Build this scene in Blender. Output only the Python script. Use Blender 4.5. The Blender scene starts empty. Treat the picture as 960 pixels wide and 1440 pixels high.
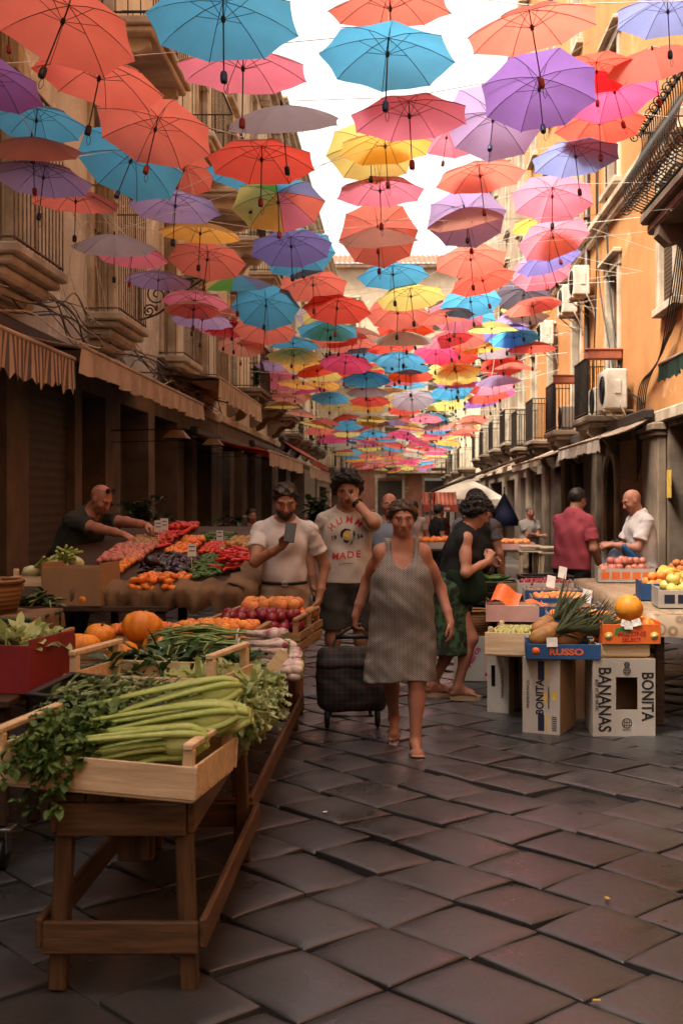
import bpy, math, random
import numpy as np
from mathutils import Vector, Matrix, Euler, noise
R = math.radians
PI = math.pi
rnd = random.Random(11)
S = bpy.context.scene
COL = S.collection
# camera constants: metres; camera at (0,0,1.5) looking along +Y
F, CX, CY, CZ = 1650.0, 560.0, 702.0, 1.5

def at(px, py, Y):
    return Vector(((px - CX) * Y / F, Y, CZ + (CY - py) * Y / F))

def gz(Y):
    return 0.0 if Y < 12 else -0.02 * (Y - 12)

# ------------------------------------------------------------------ meshes
_CH_V = []
for sx in (-1, 1):
    for sy in (-1, 1):
        for sz in (-1, 1):
            for ax in range(3):
                _CH_V.append(((sx, sy, sz), ax))
_idx = {k: i for i, k in enumerate(_CH_V)}
_CH_F = []
def _orient(face):
    def p(i):
        s, ax = _CH_V[i]
        return Vector([s[k] * (1.0 if k == ax else 0.7) for k in range(3)])
    pts = [p(i) for i in face]
    c = sum(pts, Vector()) / len(pts)
    n = (pts[1] - pts[0]).cross(pts[2] - pts[1])
    return face if n.dot(c) > 0 else face[::-1]
for ax in range(3):
    o = [k for k in range(3) if k != ax]
    for s in (-1, 1):
        f = []
        for a, b in ((-1, -1), (1, -1), (1, 1), (-1, 1)):
            t = [0, 0, 0]; t[ax] = s; t[o[0]] = a; t[o[1]] = b
            f.append(_idx[(tuple(t), ax)])
        _CH_F.append(_orient(f))
for ax in range(3):
    o = [k for k in range(3) if k != ax]
    for a in (-1, 1):
        for b in (-1, 1):
            t0 = [0, 0, 0]; t0[o[0]] = a; t0[o[1]] = b; t1 = list(t0)
            t0[ax] = -1; t1[ax] = 1
            _CH_F.append(_orient([_idx[(tuple(t0), o[0])], _idx[(tuple(t1), o[0])], _idx[(tuple(t1), o[1])], _idx[(tuple(t0), o[1])]]))
for sx in (-1, 1):
    for sy in (-1, 1):
        for sz in (-1, 1):
            _CH_F.append(_orient([_idx[((sx, sy, sz), a)] for a in range(3)]))

def frame(d, up=Vector((0, 0, 1))):
    d = Vector(d).normalized()
    if abs(d.dot(up)) > 0.98:
        up = Vector((0, 1, 0))
    x = up.cross(d).normalized()
    return x, d.cross(x).normalized(), d

class MB:
    """collects shapes and links them as one mesh object"""
    def __init__(s):
        s.v, s.f, s.m, s.s = [], [], [], []
    def add(s, vs, fs, mi=0, M=None, smooth=False):
        o = len(s.v)
        s.v.extend((M @ Vector(p)) if M is not None else Vector(p) for p in vs)
        s.f.extend([tuple(i + o for i in f) for f in fs])
        s.m.extend([mi] * len(fs)); s.s.extend([smooth] * len(fs))
        return s
    def box(s, c, size, ch=0.006, mi=0, rot=None, M=None):
        h = [k / 2 for k in size]
        ch = min(ch, min(h) * 0.6)
        vs = [Vector([sg[k] * (h[k] if k == ax else h[k] - ch) for k in range(3)]) for sg, ax in _CH_V]
        T = Matrix.Translation(Vector(c))
        if rot is not None:
            T = T @ (rot.to_4x4() if isinstance(rot, Matrix) else Euler(rot).to_matrix().to_4x4())
        return s.add(vs, _CH_F, mi, (M @ T) if M is not None else T)
    def slab(s, x0, x1, y0, y1, z0, z1, ch=0.006, mi=0):
        return s.box(((x0 + x1) / 2, (y0 + y1) / 2, (z0 + z1) / 2), (abs(x1 - x0), abs(y1 - y0), abs(z1 - z0)), ch, mi)
    def beam(s, a, b, w, t, ch=0.004, mi=0, up=Vector((0, 0, 1))):
        """box from a to b; w along the side direction, t along the up direction"""
        a, b = Vector(a), Vector(b)
        x, y, z = frame(b - a, up)
        M = Matrix((x, y, z)).transposed().to_4x4(); M.translation = (a + b) / 2
        return s.box((0, 0, 0), (w, t, (b - a).length), ch, mi, M=M)
    def tube(s, pts, r, n=6, mi=0, cap=True, flat=1.0):
        pts = [Vector(p) for p in pts]
        rs = r if isinstance(r, (list, tuple)) else [r] * len(pts)
        vs, fs = [], []
        x = None
        for i, p in enumerate(pts):
            d = (pts[min(i + 1, len(pts) - 1)] - pts[max(i - 1, 0)])
            if d.length < 1e-9: d = Vector((0, 0, 1))
            d.normalize()
            if x is None:
                x, y, _ = frame(d)
            else:
                x = (x - d * x.dot(d))
                x = x.normalized() if x.length > 1e-6 else frame(d)[0]
                y = d.cross(x)
            for k in range(n):
                a = 2 * PI * k / n
                vs.append(p + x * (math.cos(a) * rs[i]) + y * (math.sin(a) * rs[i] * flat))
        for i in range(len(pts) - 1):
            for k in range(n):
                k2 = (k + 1) % n
                fs.append((i * n + k, i * n + k2, (i + 1) * n + k2, (i + 1) * n + k))
        s.add(vs, fs, mi, None, n > 4)
        if cap:
            o = len(s.v) - len(vs)
            s.f.append(tuple(o + k for k in range(n))[::-1]); s.m.append(mi); s.s.append(False)
            s.f.append(tuple(o + (len(pts) - 1) * n + k for k in range(n))); s.m.append(mi); s.s.append(False)
        return s
    def lathe(s, prof, n=16, mi=0, M=None, wob=None, smooth=True):
        vs, fs = [], []
        for r, z in prof:
            for k in range(n):
                a = 2 * PI * k / n
                q = r * (wob(a, z) if wob else 1.0)
                vs.append((math.cos(a) * q, math.sin(a) * q, z))
        for i in range(len(prof) - 1):
            for k in range(n):
                k2 = (k + 1) % n
                fs.append((i * n + k, i * n + k2, (i + 1) * n + k2, (i + 1) * n + k))
        if prof[0][0] > 1e-4: fs.append(tuple(range(n))[::-1])
        if prof[-1][0] > 1e-4: fs.append(tuple((len(prof) - 1) * n + k for k in range(n)))
        return s.add(vs, fs, mi, M, smooth)
    def ball(s, c, r, n=12, m=8, mi=0, rot=None, wob=0.0):
        r = (r, r, r) if isinstance(r, (int, float)) else r
        M = Matrix.Translation(Vector(c))
        if rot is not None: M = M @ Euler(rot).to_matrix().to_4x4()
        vs, fs = [(0, 0, -r[2])], []
        sd = rnd.random() * 50
        for i in range(1, m):
            t = -PI / 2 + PI * i / m
            for k in range(n):
                a = 2 * PI * k / n
                q = Vector((math.cos(a) * math.cos(t), math.sin(a) * math.cos(t), math.sin(t)))
                w = 1 + wob * noise.noise(q * 1.5 + Vector((sd, 0, 0))) if wob else 1
                vs.append((q.x * r[0] * w, q.y * r[1] * w, q.z * r[2] * w))
        vs.append((0, 0, r[2]))
        for k in range(n): fs.append((0, 1 + (k + 1) % n, 1 + k))
        for i in range(m - 2):
            for k in range(n):
                k2 = (k + 1) % n
                fs.append((1 + i * n + k, 1 + i * n + k2, 1 + (i + 1) * n + k2, 1 + (i + 1) * n + k))
        L = len(vs) - 1
        for k in range(n): fs.append((L, 1 + (m - 2) * n + k, 1 + (m - 2) * n + (k + 1) % n))
        return s.add(vs, fs, mi, M, True)
    def sheet(s, grid, mi=0, smooth=True):
        w = len(grid[0]); vs = [p for row in grid for p in row]
        fs = [(j * w + i, j * w + i + 1, (j + 1) * w + i + 1, (j + 1) * w + i) for j in range(len(grid) - 1) for i in range(w - 1)]
        return s.add(vs, fs, mi, None, smooth)
    def prism(s, poly, h0, h1, mi=0, M=None, smooth=False):
        """2-D polygon in xy extruded from z=h0 to h1"""
        n = len(poly)
        vs = [(x, y, h0) for x, y in poly] + [(x, y, h1) for x, y in poly]
        fs = [tuple(range(n))[::-1], tuple(range(n, 2 * n))] + [(k, (k + 1) % n, n + (k + 1) % n, n + k) for k in range(n)]
        return s.add(vs, fs, mi, M, smooth)
    def leaf(s, base, d, up, L, W, bend=0.3, mi=0, n=4, wav=0.0):
        """a curved leaf blade starting at base along d"""
        d = Vector(d).normalized(); x = d.cross(Vector(up))
        x = x.normalized() if x.length > 1e-5 else frame(d)[0]
        u = x.cross(d); p = Vector(base); g = []
        for i in range(n + 1):
            t = i / n
            w = W * (math.sin(PI * min(1, t * 0.92 + 0.08)) ** 0.8) * 0.5 + 0.0008
            wv = wav * math.sin(t * 9 + p.x * 40) * W
            g.append((p - x * w + u * (0.25 * w + wv), p - u * 0.12 * w, p + x * w + u * (0.25 * w - wv)))
            d = (d - u * (bend / n)).normalized(); u = x.cross(d)
            p = p + d * (L / n)
        return s.sheet(g, mi)
    def build(s, name, mats, parent=None, loc=None, rot=None):
        me = bpy.data.meshes.new(name)
        me.from_pydata([tuple(p) for p in s.v], [], s.f)
        for m in (mats if isinstance(mats, (list, tuple)) else [mats]): me.materials.append(m)
        me.polygons.foreach_set('material_index', s.m)
        me.polygons.foreach_set('use_smooth', s.s)
        me.update()
        return link(name, me, parent, loc, rot)

def link(name, me, parent=None, loc=None, rot=None):
    o = bpy.data.objects.new(name, me); COL.objects.link(o)
    if parent is not None: o.parent = parent
    if loc is not None: o.location = loc
    if rot is not None: o.rotation_euler = rot
    return o

def tag(o, label=None, cat=None, group=None, kind=None):
    if label: o['label'] = label
    if cat: o['category'] = cat
    if group: o['group'] = group
    if kind: o['kind'] = kind
    return o

def thing(name, label, cat, loc=(0, 0, 0), rz=0.0, group=None):
    o = bpy.data.objects.new(name, None); COL.objects.link(o)
    o.empty_display_size = 0.2
    o.location = loc; o.rotation_euler = (0, 0, rz)
    return tag(o, label, cat, group)

def kids(o):
    return [c for c in o.children]

def dup(root, loc=None, rot=None, scale=None, label=None, group=None):
    def cp(o, par):
        c = o.copy(); COL.objects.link(c)
        if par is not None: c.parent = par
        for ch in list(o.children): cp(ch, c)
        return c
    r = cp(root, None)
    if loc is not None: r.location = loc
    if rot is not None: r.rotation_euler = rot
    if scale is not None: r.scale = scale
    if label: r['label'] = label
    if group: r['group'] = group
    return r

# --------------------------------------------------------------- materials
class NT:
    def __init__(s, m):
        m.use_nodes = True; s.t = m.node_tree; s.t.nodes.clear()
        s.out = s.t.nodes.new('ShaderNodeOutputMaterial')
    def n(s, typ, **kw):
        x = s.t.nodes.new(typ)
        for k, v in kw.items():
            if k.startswith('i_'):
                x.inputs[k[2:].replace('_', ' ')].default_value = v
            else: setattr(x, k, v)
        return x
    def l(s, a, b): s.t.links.new(a, b)
    def ramp(s, fac, stops, interp='LINEAR'):
        r = s.n('ShaderNodeValToRGB'); e = r.color_ramp.elements; r.color_ramp.interpolation = interp
        while len(e) < len(stops): e.new(0.5)
        for k, (p, c) in zip(e, stops):
            k.position = p; k.color = (c[0], c[1], c[2], 1) if isinstance(c, (list, tuple)) else (c, c, c, 1)
        s.l(fac, r.inputs[0]); return r.outputs[0]
    def noise(s, vec, scale, detail=5, rough=0.6, dist=0.0):
        x = s.n('ShaderNodeTexNoise'); x.inputs['Scale'].default_value = scale; x.inputs['Detail'].default_value = detail
        x.inputs['Roughness'].default_value = rough; x.inputs['Distortion'].default_value = dist
        s.l(vec, x.inputs['Vector']); return x.outputs[0]
    def mix(s, fac, a, b, mode='MIX'):
        x = s.n('ShaderNodeMix', data_type='RGBA', blend_type=mode)
        for sock, v in ((x.inputs[0], fac), (x.inputs[6], a), (x.inputs[7], b)):
            if isinstance(v, (int, float)): sock.default_value = v
            elif isinstance(v, (list, tuple)): sock.default_value = (v[0], v[1], v[2], 1)
            else: s.l(v, sock)
        return x.outputs[2]

def rgb(h):
    """sRGB hex -> linear"""
    h = h.lstrip('#'); o = []
    for i in (0, 2, 4):
        c = int(h[i:i + 2], 16) / 255
        o.append(c / 12.92 if c <= 0.04045 else ((c + 0.055) / 1.055) ** 2.4)
    return tuple(o)

def mat(name, col, col2=None, scale=6.0, rough=0.6, bump=0.0, bscale=40.0, metal=0.0, spec=0.4, trans=0.0, rand=0.0,
        lo=0.35, hi=0.65, stretch=None, coat=0.0, attr=False, glass=False, sub=0.0, rvar=0.12):
    m = bpy.data.materials.new(name); t = NT(m)
    b = t.n('ShaderNodeBsdfPrincipled')
    b.inputs['Roughness'].default_value = rough; b.inputs['Metallic'].default_value = metal
    b.inputs['Specular IOR Level'].default_value = spec; b.inputs['Coat Weight'].default_value = coat
    tc = t.n('ShaderNodeTexCoord'); v = tc.outputs['Object']
    if stretch:
        mp = t.n('ShaderNodeMapping'); mp.inputs['Scale'].default_value = stretch; t.l(v, mp.inputs[0]); v = mp.outputs[0]
    if rand:
        oi = t.n('ShaderNodeObjectInfo')
        va = t.n('ShaderNodeVectorMath', operation='ADD'); t.l(v, va.inputs[0])
        ml = t.n('ShaderNodeMath', operation='MULTIPLY'); ml.inputs[1].default_value = 37.0
        t.l(oi.outputs['Random'], ml.inputs[0]); t.l(ml.outputs[0], va.inputs[1]); v = va.outputs[0]
    if col2 is None: col2 = tuple(c * 0.72 for c in col)
    nz = t.noise(v, scale)
    c = t.ramp(nz, [(lo, col2), (hi, col)])
    fine = t.noise(v, scale * 9, 4)
    c = t.mix(0.35, c, t.ramp(fine, [(0.3, 0.72), (0.7, 1.0)]), 'MULTIPLY')
    if attr:
        va = t.n('ShaderNodeVertexColor', layer_name='Col'); c = t.mix(1.0, c, va.outputs[0], 'MULTIPLY')
    if rand:
        hs = t.n('ShaderNodeHueSaturation')
        mr = t.n('ShaderNodeMapRange'); mr.inputs[3].default_value = 1 - rand; mr.inputs[4].default_value = 1 + rand * 0.6
        t.l(oi.outputs['Random'], mr.inputs[0]); t.l(mr.outputs[0], hs.inputs['Value'])
        mh = t.n('ShaderNodeMapRange'); mh.inputs[3].default_value = 0.5 - rand * 0.06; mh.inputs[4].default_value = 0.5 + rand * 0.06
        f2 = t.n('ShaderNodeMath', operation='FRACT'); m2 = t.n('ShaderNodeMath', operation='MULTIPLY'); m2.inputs[1].default_value = 7.3
        t.l(oi.outputs['Random'], m2.inputs[0]); t.l(m2.outputs[0], f2.inputs[0]); t.l(f2.outputs[0], mh.inputs[0]); t.l(mh.outputs[0], hs.inputs['Hue'])
        t.l(c, hs.inputs['Color']); c = hs.outputs[0]
    t.l(c, b.inputs['Base Color'])
    if rvar:
        rr = t.n('ShaderNodeMapRange'); rr.inputs[3].default_value = max(0.02, rough - rvar); rr.inputs[4].default_value = min(1, rough + rvar)
        t.l(nz, rr.inputs[0]); t.l(rr.outputs[0], b.inputs['Roughness'])
    if bump:
        bp = t.n('ShaderNodeBump'); bp.inputs['Strength'].default_value = bump; bp.inputs['Distance'].default_value = 0.01
        t.l(t.noise(v, bscale, 6), bp.inputs['Height']); t.l(bp.outputs[0], b.inputs['Normal'])
    if sub:
        b.inputs['Subsurface Weight'].default_value = sub
        b.inputs['Subsurface Radius'].default_value = (0.012, 0.005, 0.003)
    if glass:
        b.inputs['Transmission Weight'].default_value = 1.0
    sh = b.outputs[0]
    if trans:
        tr = t.n('ShaderNodeBsdfTranslucent'); t.l(c, tr.inputs[0])
        ms = t.n('ShaderNodeMixShader'); ms.inputs[0].default_value = trans
        t.l(sh, ms.inputs[1]); t.l(tr.outputs[0], ms.inputs[2]); sh = ms.outputs[0]
    t.l(sh, t.out.inputs[0])
    return m

def wallmat(name, a, b_, c_, s1=0.7, s2=3.0, bump=0.35, rough=0.9):
    """weathered plaster: base colour, stain colour, bare-patch colour; streaks run down"""
    m = bpy.data.materials.new(name); t = NT(m)
    b = t.n('ShaderNodeBsdfPrincipled'); b.inputs['Roughness'].default_value = rough; b.inputs['Specular IOR Level'].default_value = 0.2
    tc = t.n('ShaderNodeTexCoord'); v = tc.outputs['Object']
    n1 = t.noise(v, s1, 8, 0.65, 0.4)
    c = t.mix(t.ramp(n1, [(0.40, 0.0), (0.62, 1.0)]), a, b_)
    mp = t.n('ShaderNodeMapping'); mp.inputs['Scale'].default_value = (2.5, 2.5, 0.25); t.l(v, mp.inputs[0])
    n2 = t.noise(mp.outputs[0], s2 * 0.6, 6, 0.6)
    c = t.mix(t.ramp(n2, [(0.5, 0.0), (0.75, 0.55)]), c, b_)
    n3 = t.noise(v, s2 * 0.4, 9, 0.7, 0.8)
    c = t.mix(t.ramp(n3, [(0.60, 0.0), (0.635, 1.0)]), c, c_)
    c = t.mix(0.5, c, t.ramp(t.noise(v, 22, 6), [(0.25, 0.6), (0.7, 1.0)]), 'MULTIPLY')
    t.l(c, b.inputs['Base Color'])
    bp = t.n('ShaderNodeBump'); bp.inputs['Strength'].default_value = bump; bp.inputs['Distance'].default_value = 0.02
    ad = t.n('ShaderNodeMath', operation='ADD'); t.l(t.noise(v, 14, 8), ad.inputs[0]); t.l(t.ramp(n3, [(0.60, 0.6), (0.635, 0.0)]), ad.inputs[1])
    t.l(ad.outputs[0], bp.inputs['Height']); t.l(bp.outputs[0], b.inputs['Normal'])
    t.l(b.outputs[0], t.out.inputs[0])
    return m

def woodmat(name, col, col2, grain='x', rough=0.65, bump=0.2, rand=0.0):
    st = {'x': (1.2, 14, 14), 'y': (14, 1.2, 14), 'z': (14, 14, 1.2)}[grain]
    return mat(name, col, col2, scale=3.0, rough=rough, bump=bump, bscale=9, stretch=st, rand=rand, spec=0.25)

def stripemat(name, ca, cb, axis, freq, rough=0.85, soft=0.02, trans=0.25):
    """woven stripes along an axis of the object"""
    m = bpy.data.materials.new(name); t = NT(m)
    b = t.n('ShaderNodeBsdfPrincipled'); b.inputs['Roughness'].default_value = rough; b.inputs['Specular IOR Level'].default_value = 0.1
    tc = t.n('ShaderNodeTexCoord'); sp = t.n('ShaderNodeSeparateXYZ'); t.l(tc.outputs['Object'], sp.inputs[0])
    ml = t.n('ShaderNodeMath', operation='MULTIPLY'); ml.inputs[1].default_value = freq; t.l(sp.outputs[axis], ml.inputs[0])
    fr = t.n('ShaderNodeMath', operation='FRACT'); t.l(ml.outputs[0], fr.inputs[0])
    c = t.ramp(fr.outputs[0], [(0.0, ca), (0.5 - soft, ca), (0.5 + soft, cb), (1 - soft, cb)])
    c = t.mix(0.55, c, t.ramp(t.noise(tc.outputs['Object'], 3.5, 7), [(0.3, 0.55), (0.65, 1.0)]), 'MULTIPLY')
    t.l(c, b.inputs['Base Color'])
    tr = t.n('ShaderNodeBsdfTranslucent'); t.l(c, tr.inputs[0])
    ms = t.n('ShaderNodeMixShader'); ms.inputs[0].default_value = trans
    t.l(b.outputs[0], ms.inputs[1]); t.l(tr.outputs[0], ms.inputs[2]); t.l(ms.outputs[0], t.out.inputs[0])
    return m

M = {}
M['black_iron'] = mat('black_iron', (0.012, 0.011, 0.010), (0.03, 0.022, 0.016), 9, 0.5, 0.1, metal=0.3)
M['dark'] = mat('interior_shade', (0.012, 0.009, 0.007), rough=0.9)  # near-black colour stands in for the shade inside rooms and hollows
M['steel'] = mat('steel', (0.35, 0.34, 0.33), rough=0.35, metal=0.9)
M['black_plastic'] = mat('black_plastic', (0.012, 0.012, 0.013), rough=0.45)
M['white_plastic'] = mat('white_plastic', (0.62, 0.58, 0.50), (0.42, 0.38, 0.31), 3, 0.5)
M['ink_black'] = mat('ink_black', (0.012, 0.012, 0.014), rough=0.7)
M['ink_navy'] = mat('ink_navy', (0.012, 0.018, 0.05), rough=0.7)
M['ink_yellow'] = mat('ink_yellow', (0.75, 0.50, 0.06), rough=0.7)
M['ink_red'] = mat('ink_red', (0.55, 0.03, 0.02), rough=0.7)
M['ink_white'] = mat('ink_white', (0.75, 0.74, 0.70), rough=0.7)
M['ink_green'] = mat('ink_green', (0.05, 0.25, 0.06), rough=0.7)
M['ink_pink'] = mat('ink_pink', (0.50, 0.04, 0.16), rough=0.7)

def text(body, size, material, parent, loc, rot, name='lettering', bold=0.0, sx=1.0, depth=0.0006, align='CENTER', space=1.0, M4=None):
    cu = bpy.data.curves.new(name, 'FONT'); cu.body = body; cu.size = size; cu.extrude = depth; cu.offset = bold
    cu.align_x = align; cu.align_y = 'CENTER'; cu.space_character = space; cu.resolution_u = 3
    tmp = bpy.data.objects.new('tmp', cu); COL.objects.link(tmp)
    dg = bpy.context.evaluated_depsgraph_get()
    me = bpy.data.meshes.new_from_object(tmp.evaluated_get(dg))
    bpy.data.objects.remove(tmp); bpy.data.curves.remove(cu)
    me.name = name; me.materials.clear(); me.materials.append(material)
    if sx != 1.0: me.transform(Matrix.Diagonal((sx, 1, 1, 1)))
    if M4 is not None: me.transform(M4)
    o = link(name, me, parent, loc, rot)
    return o

def crv(pts, n=8):
    """Catmull-Rom through points"""
    P = [Vector(p) for p in pts]; P = [P[0] * 2 - P[1]] + P + [P[-1] * 2 - P[-2]]; o = []
    for i in range(1, len(P) - 2):
        for k in range(n):
            t = k / n
            o.append(0.5 * ((2 * P[i]) + (P[i + 1] - P[i - 1]) * t + (2 * P[i - 1] - 5 * P[i] + 4 * P[i + 1] - P[i + 2]) * t * t + (3 * P[i] - P[i - 1] - 3 * P[i + 1] + P[i + 2]) * t ** 3))
    o.append(P[-2].copy()); return o
# ================================================================== setting
S.render.engine = 'CYCLES'
cam = bpy.data.cameras.new('camera'); camo = bpy.data.objects.new('camera', cam); COL.objects.link(camo)
camo.location = (0, 0, CZ); camo.rotation_euler = (R(90), 0, 0)
cam.sensor_fit = 'VERTICAL'; cam.sensor_height = 36; cam.lens = F / 1440 * 36
cam.shift_x = (480 - CX) / 1440; cam.shift_y = -(720 - CY) / 1440
cam.dof.use_dof = True; cam.dof.focus_distance = 7.2; cam.dof.aperture_fstop = 5.6
cam.clip_start = 0.05; cam.clip_end = 2000
S.camera = camo
w = bpy.data.worlds.new('World'); S.world = w; w.use_nodes = True
nt = w.node_tree; nt.nodes.clear()
sky = nt.nodes.new('ShaderNodeTexSky'); sky.sky_type = 'NISHITA'; sky.sun_disc = False
sky.sun_elevation = R(60); sky.sun_rotation = R(215); sky.dust_density = 6; sky.air_density = 1.2
hs = nt.nodes.new('ShaderNodeHueSaturation'); hs.inputs['Saturation'].default_value = 0.22
wm = nt.nodes.new('ShaderNodeMix'); wm.data_type = 'RGBA'; wm.blend_type = 'MULTIPLY'; wm.inputs[0].default_value = 1
wm.inputs[7].default_value = (1.0, 0.935, 0.84, 1)
bg = nt.nodes.new('ShaderNodeBackground'); bg.inputs[1].default_value = 0.15
wo = nt.nodes.new('ShaderNodeOutputWorld')
nt.links.new(sky.outputs[0], hs.inputs['Color']); nt.links.new(hs.outputs[0], wm.inputs[6]); nt.links.new(wm.outputs[2], bg.inputs[0]); nt.links.new(bg.outputs[0], wo.inputs[0])
sl = bpy.data.lights.new('sun', 'SUN'); sl.energy = 3.0; sl.angle = R(20); sl.color = (1.0, 0.90, 0.75)
so = bpy.data.objects.new('sun', sl); COL.objects.link(so)
# sun direction: elevation 60 deg, behind the camera and to the left, veiled
_sd = Vector((-0.36, -0.26, math.tan(R(60)) * 0.444)).normalized()
so.rotation_euler = _sd.to_track_quat('Z', 'Y').to_euler(); so.location = (0, -5, 30)
sky.sun_rotation = math.atan2(_sd.x, _sd.y)
S.view_settings.view_transform = 'Standard'; S.view_settings.look = 'None'; S.view_settings.gamma = 1
S.view_settings.exposure = 1.85
S.cycles.max_bounces = 8; S.cycles.transparent_max_bounces = 8; S.cycles.caustics_reflective = False; S.cycles.caustics_refractive = False
S.cycles.use_denoising = True

WL, WR = -4.2, 3.9

# ---- ground: one sloping sheet of joint soil, laid stones on top
def stone_mat():
    m = bpy.data.materials.new('basalt_paving'); t = NT(m)
    b = t.n('ShaderNodeBsdfPrincipled'); b.inputs['Specular IOR Level'].default_value = 0.5
    tc = t.n('ShaderNodeTexCoord'); v = tc.outputs['Object']
    at_ = t.n('ShaderNodeVertexColor', layer_name='Col')
    c = t.ramp(t.noise(v, 1.6, 6), [(0.3, (0.0265, 0.0268, 0.0280)), (0.7, (0.058, 0.0575, 0.0580))])
    c = t.mix(0.6, c, t.ramp(t.noise(v, 45, 5), [(0.3, 0.6), (0.65, 1.0)]), 'MULTIPLY')
    pits = t.n('ShaderNodeTexVoronoi'); pits.inputs['Scale'].default_value = 30; t.l(v, pits.inputs['Vector'])
    c = t.mix(t.ramp(t.noise(v, 2.3, 3), [(0.45, 0.0), (0.6, 0.8)]), c, t.mix(1.0, c, t.ramp(pits.outputs[0], [(0.10, 0.45), (0.2, 1.0)]), 'MULTIPLY'))
    c = t.mix(1.0, c, at_.outputs[0], 'MULTIPLY')
    t.l(c, b.inputs['Base Color'])
    t.l(t.ramp(t.noise(v, 3.2, 6), [(0.3, 0.22), (0.7, 0.50)]), b.inputs['Roughness'])
    bp = t.n('ShaderNodeBump'); bp.inputs['Strength'].default_value = 0.35; bp.inputs['Distance'].default_value = 0.006
    t.l(t.noise(v, 26, 8), bp.inputs['Height']); t.l(bp.outputs[0], b.inputs['Normal'])
    t.l(b.outputs[0], t.out.inputs[0]); return m
M['stone'] = stone_mat()
M['soil'] = mat('joint_soil', (0.022, 0.017, 0.013), (0.012, 0.009, 0.007), 12, 0.95, 0.6, 60)
g = MB()
ys = [-12, 0, 4, 8, 12, 16, 24, 40, 60, 95, 150]
g.sheet([[(x, y, gz(y) - 0.03) for x in (-40, -10, 0, 10, 40)] for y in ys])
tag(g.build('ground', M['soil']), kind='structure')

def paving():
    r2 = random.Random(5)
    vs, fs, col, smo = [], [], [], []
    d = Vector((0.688, -0.726)); n = Vector((0.726, 0.688))      # course direction, across courses
    cw = 0.352
    for i in range(-22, 92):
        off = r2.random() * 0.4
        a = -30.0 + off
        while a < 16:
            L = r2.uniform(0.36, 0.47)
            u0, u1, w0, w1 = a, a + L, i * cw, (i + 1) * cw
            a += L
            c = d * (u0 + u1) / 2 + n * (w0 + w1) / 2
            if not (-4.3 < c.x < 4.0 and 1.2 < c.y < 26.5): continue
            if c.y < 10 and abs(c.x - 0.08) > 0.42 * c.y + 1.2: continue
            sunk = abs(c.x - 1.13) < 0.2 and abs(c.y - 6.05) < 0.2
            lift = r2.gauss(0, 0.0018) - (0.02 if sunk else 0)
            tx, ty = r2.gauss(0, 0.004), r2.gauss(0, 0.004)
            gap = r2.uniform(0.0012, 0.0032)
            jit = [(r2.uniform(-.006, .006), r2.uniform(-.006, .006)) for _ in range(4)]
            k = r2.uniform(0.84, 1.14)
            ts = (-1, -.988, -.93, -.7, -.25, .25, .7, .93, .988, 1) if c.y < 10 else (-1, -.985, -.85, 0, .85, .985, 1)
            N = len(ts) - 1
            o = len(vs)
            sd = r2.random() * 99
            dome = r2.uniform(0.002, 0.006)
            for jj in range(N + 1):
                for ii in range(N + 1):
                    # parameters: denser towards the edge so that the arris is round
                    s, q = ts[ii], ts[jj]
                    fu, fw = (s + 1) / 2, (q + 1) / 2
                    jx = sum(j[0] * wt for j, wt in zip(jit, ((1 - fu) * (1 - fw), fu * (1 - fw), fu * fw, (1 - fu) * fw)))
                    jy = sum(j[1] * wt for j, wt in zip(jit, ((1 - fu) * (1 - fw), fu * (1 - fw), fu * fw, (1 - fu) * fw)))
                    # rounded corners and wavy edges
                    sh = 1 - 0.012 * (abs(s * q) ** 4)
                    wv = 0.004 * noise.noise(Vector((fu * 4 + sd, fw * 4, 0)))
                    U = (u0 + u1) / 2 + s * sh * ((L / 2) - gap + wv) + jx
                    W = (w0 + w1) / 2 + q * sh * ((cw / 2) - gap + wv) + jy
                    e = max(abs(s), abs(q))
                    z = lift + s * tx + q * ty - dome * (s * s + q * q) * 0.6 - (0.005 if e > 0.85 else 0) * ((e - 0.85) / 0.14) ** 2 + 0.0035 * noise.noise(Vector((fu * 3 + sd, fw * 3, 2)))
                    if e > 0.999: z -= 0.030
                    p = d * U + n * W
                    vs.append((p.x, p.y, z + gz(p.y))); col.append(k * (0.6 if sunk else 1))
            for jj in range(N):
                for ii in range(N):
                    b0 = o + jj * (N + 1) + ii
                    fs.append((b0, b0 + 1, b0 + N + 2, b0 + N + 1)); smo.append(0 < ii < N - 1 and 0 < jj < N - 1)
    me = bpy.data.meshes.new('street_paving'); me.from_pydata(vs, [], fs)
    me.materials.append(M['stone'])
    ca = me.color_attributes.new('Col', 'FLOAT_COLOR', 'POINT')
    ca.data.foreach_set('color', [x for k in col for x in (k, k, k, 1)])
    me.polygons.foreach_set('use_smooth', smo); me.update()
    # normals up
    if me.polygons[0].normal.z < 0: me.flip_normals()
    tag(link('street_paving', me), kind='structure')
paving()

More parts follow.
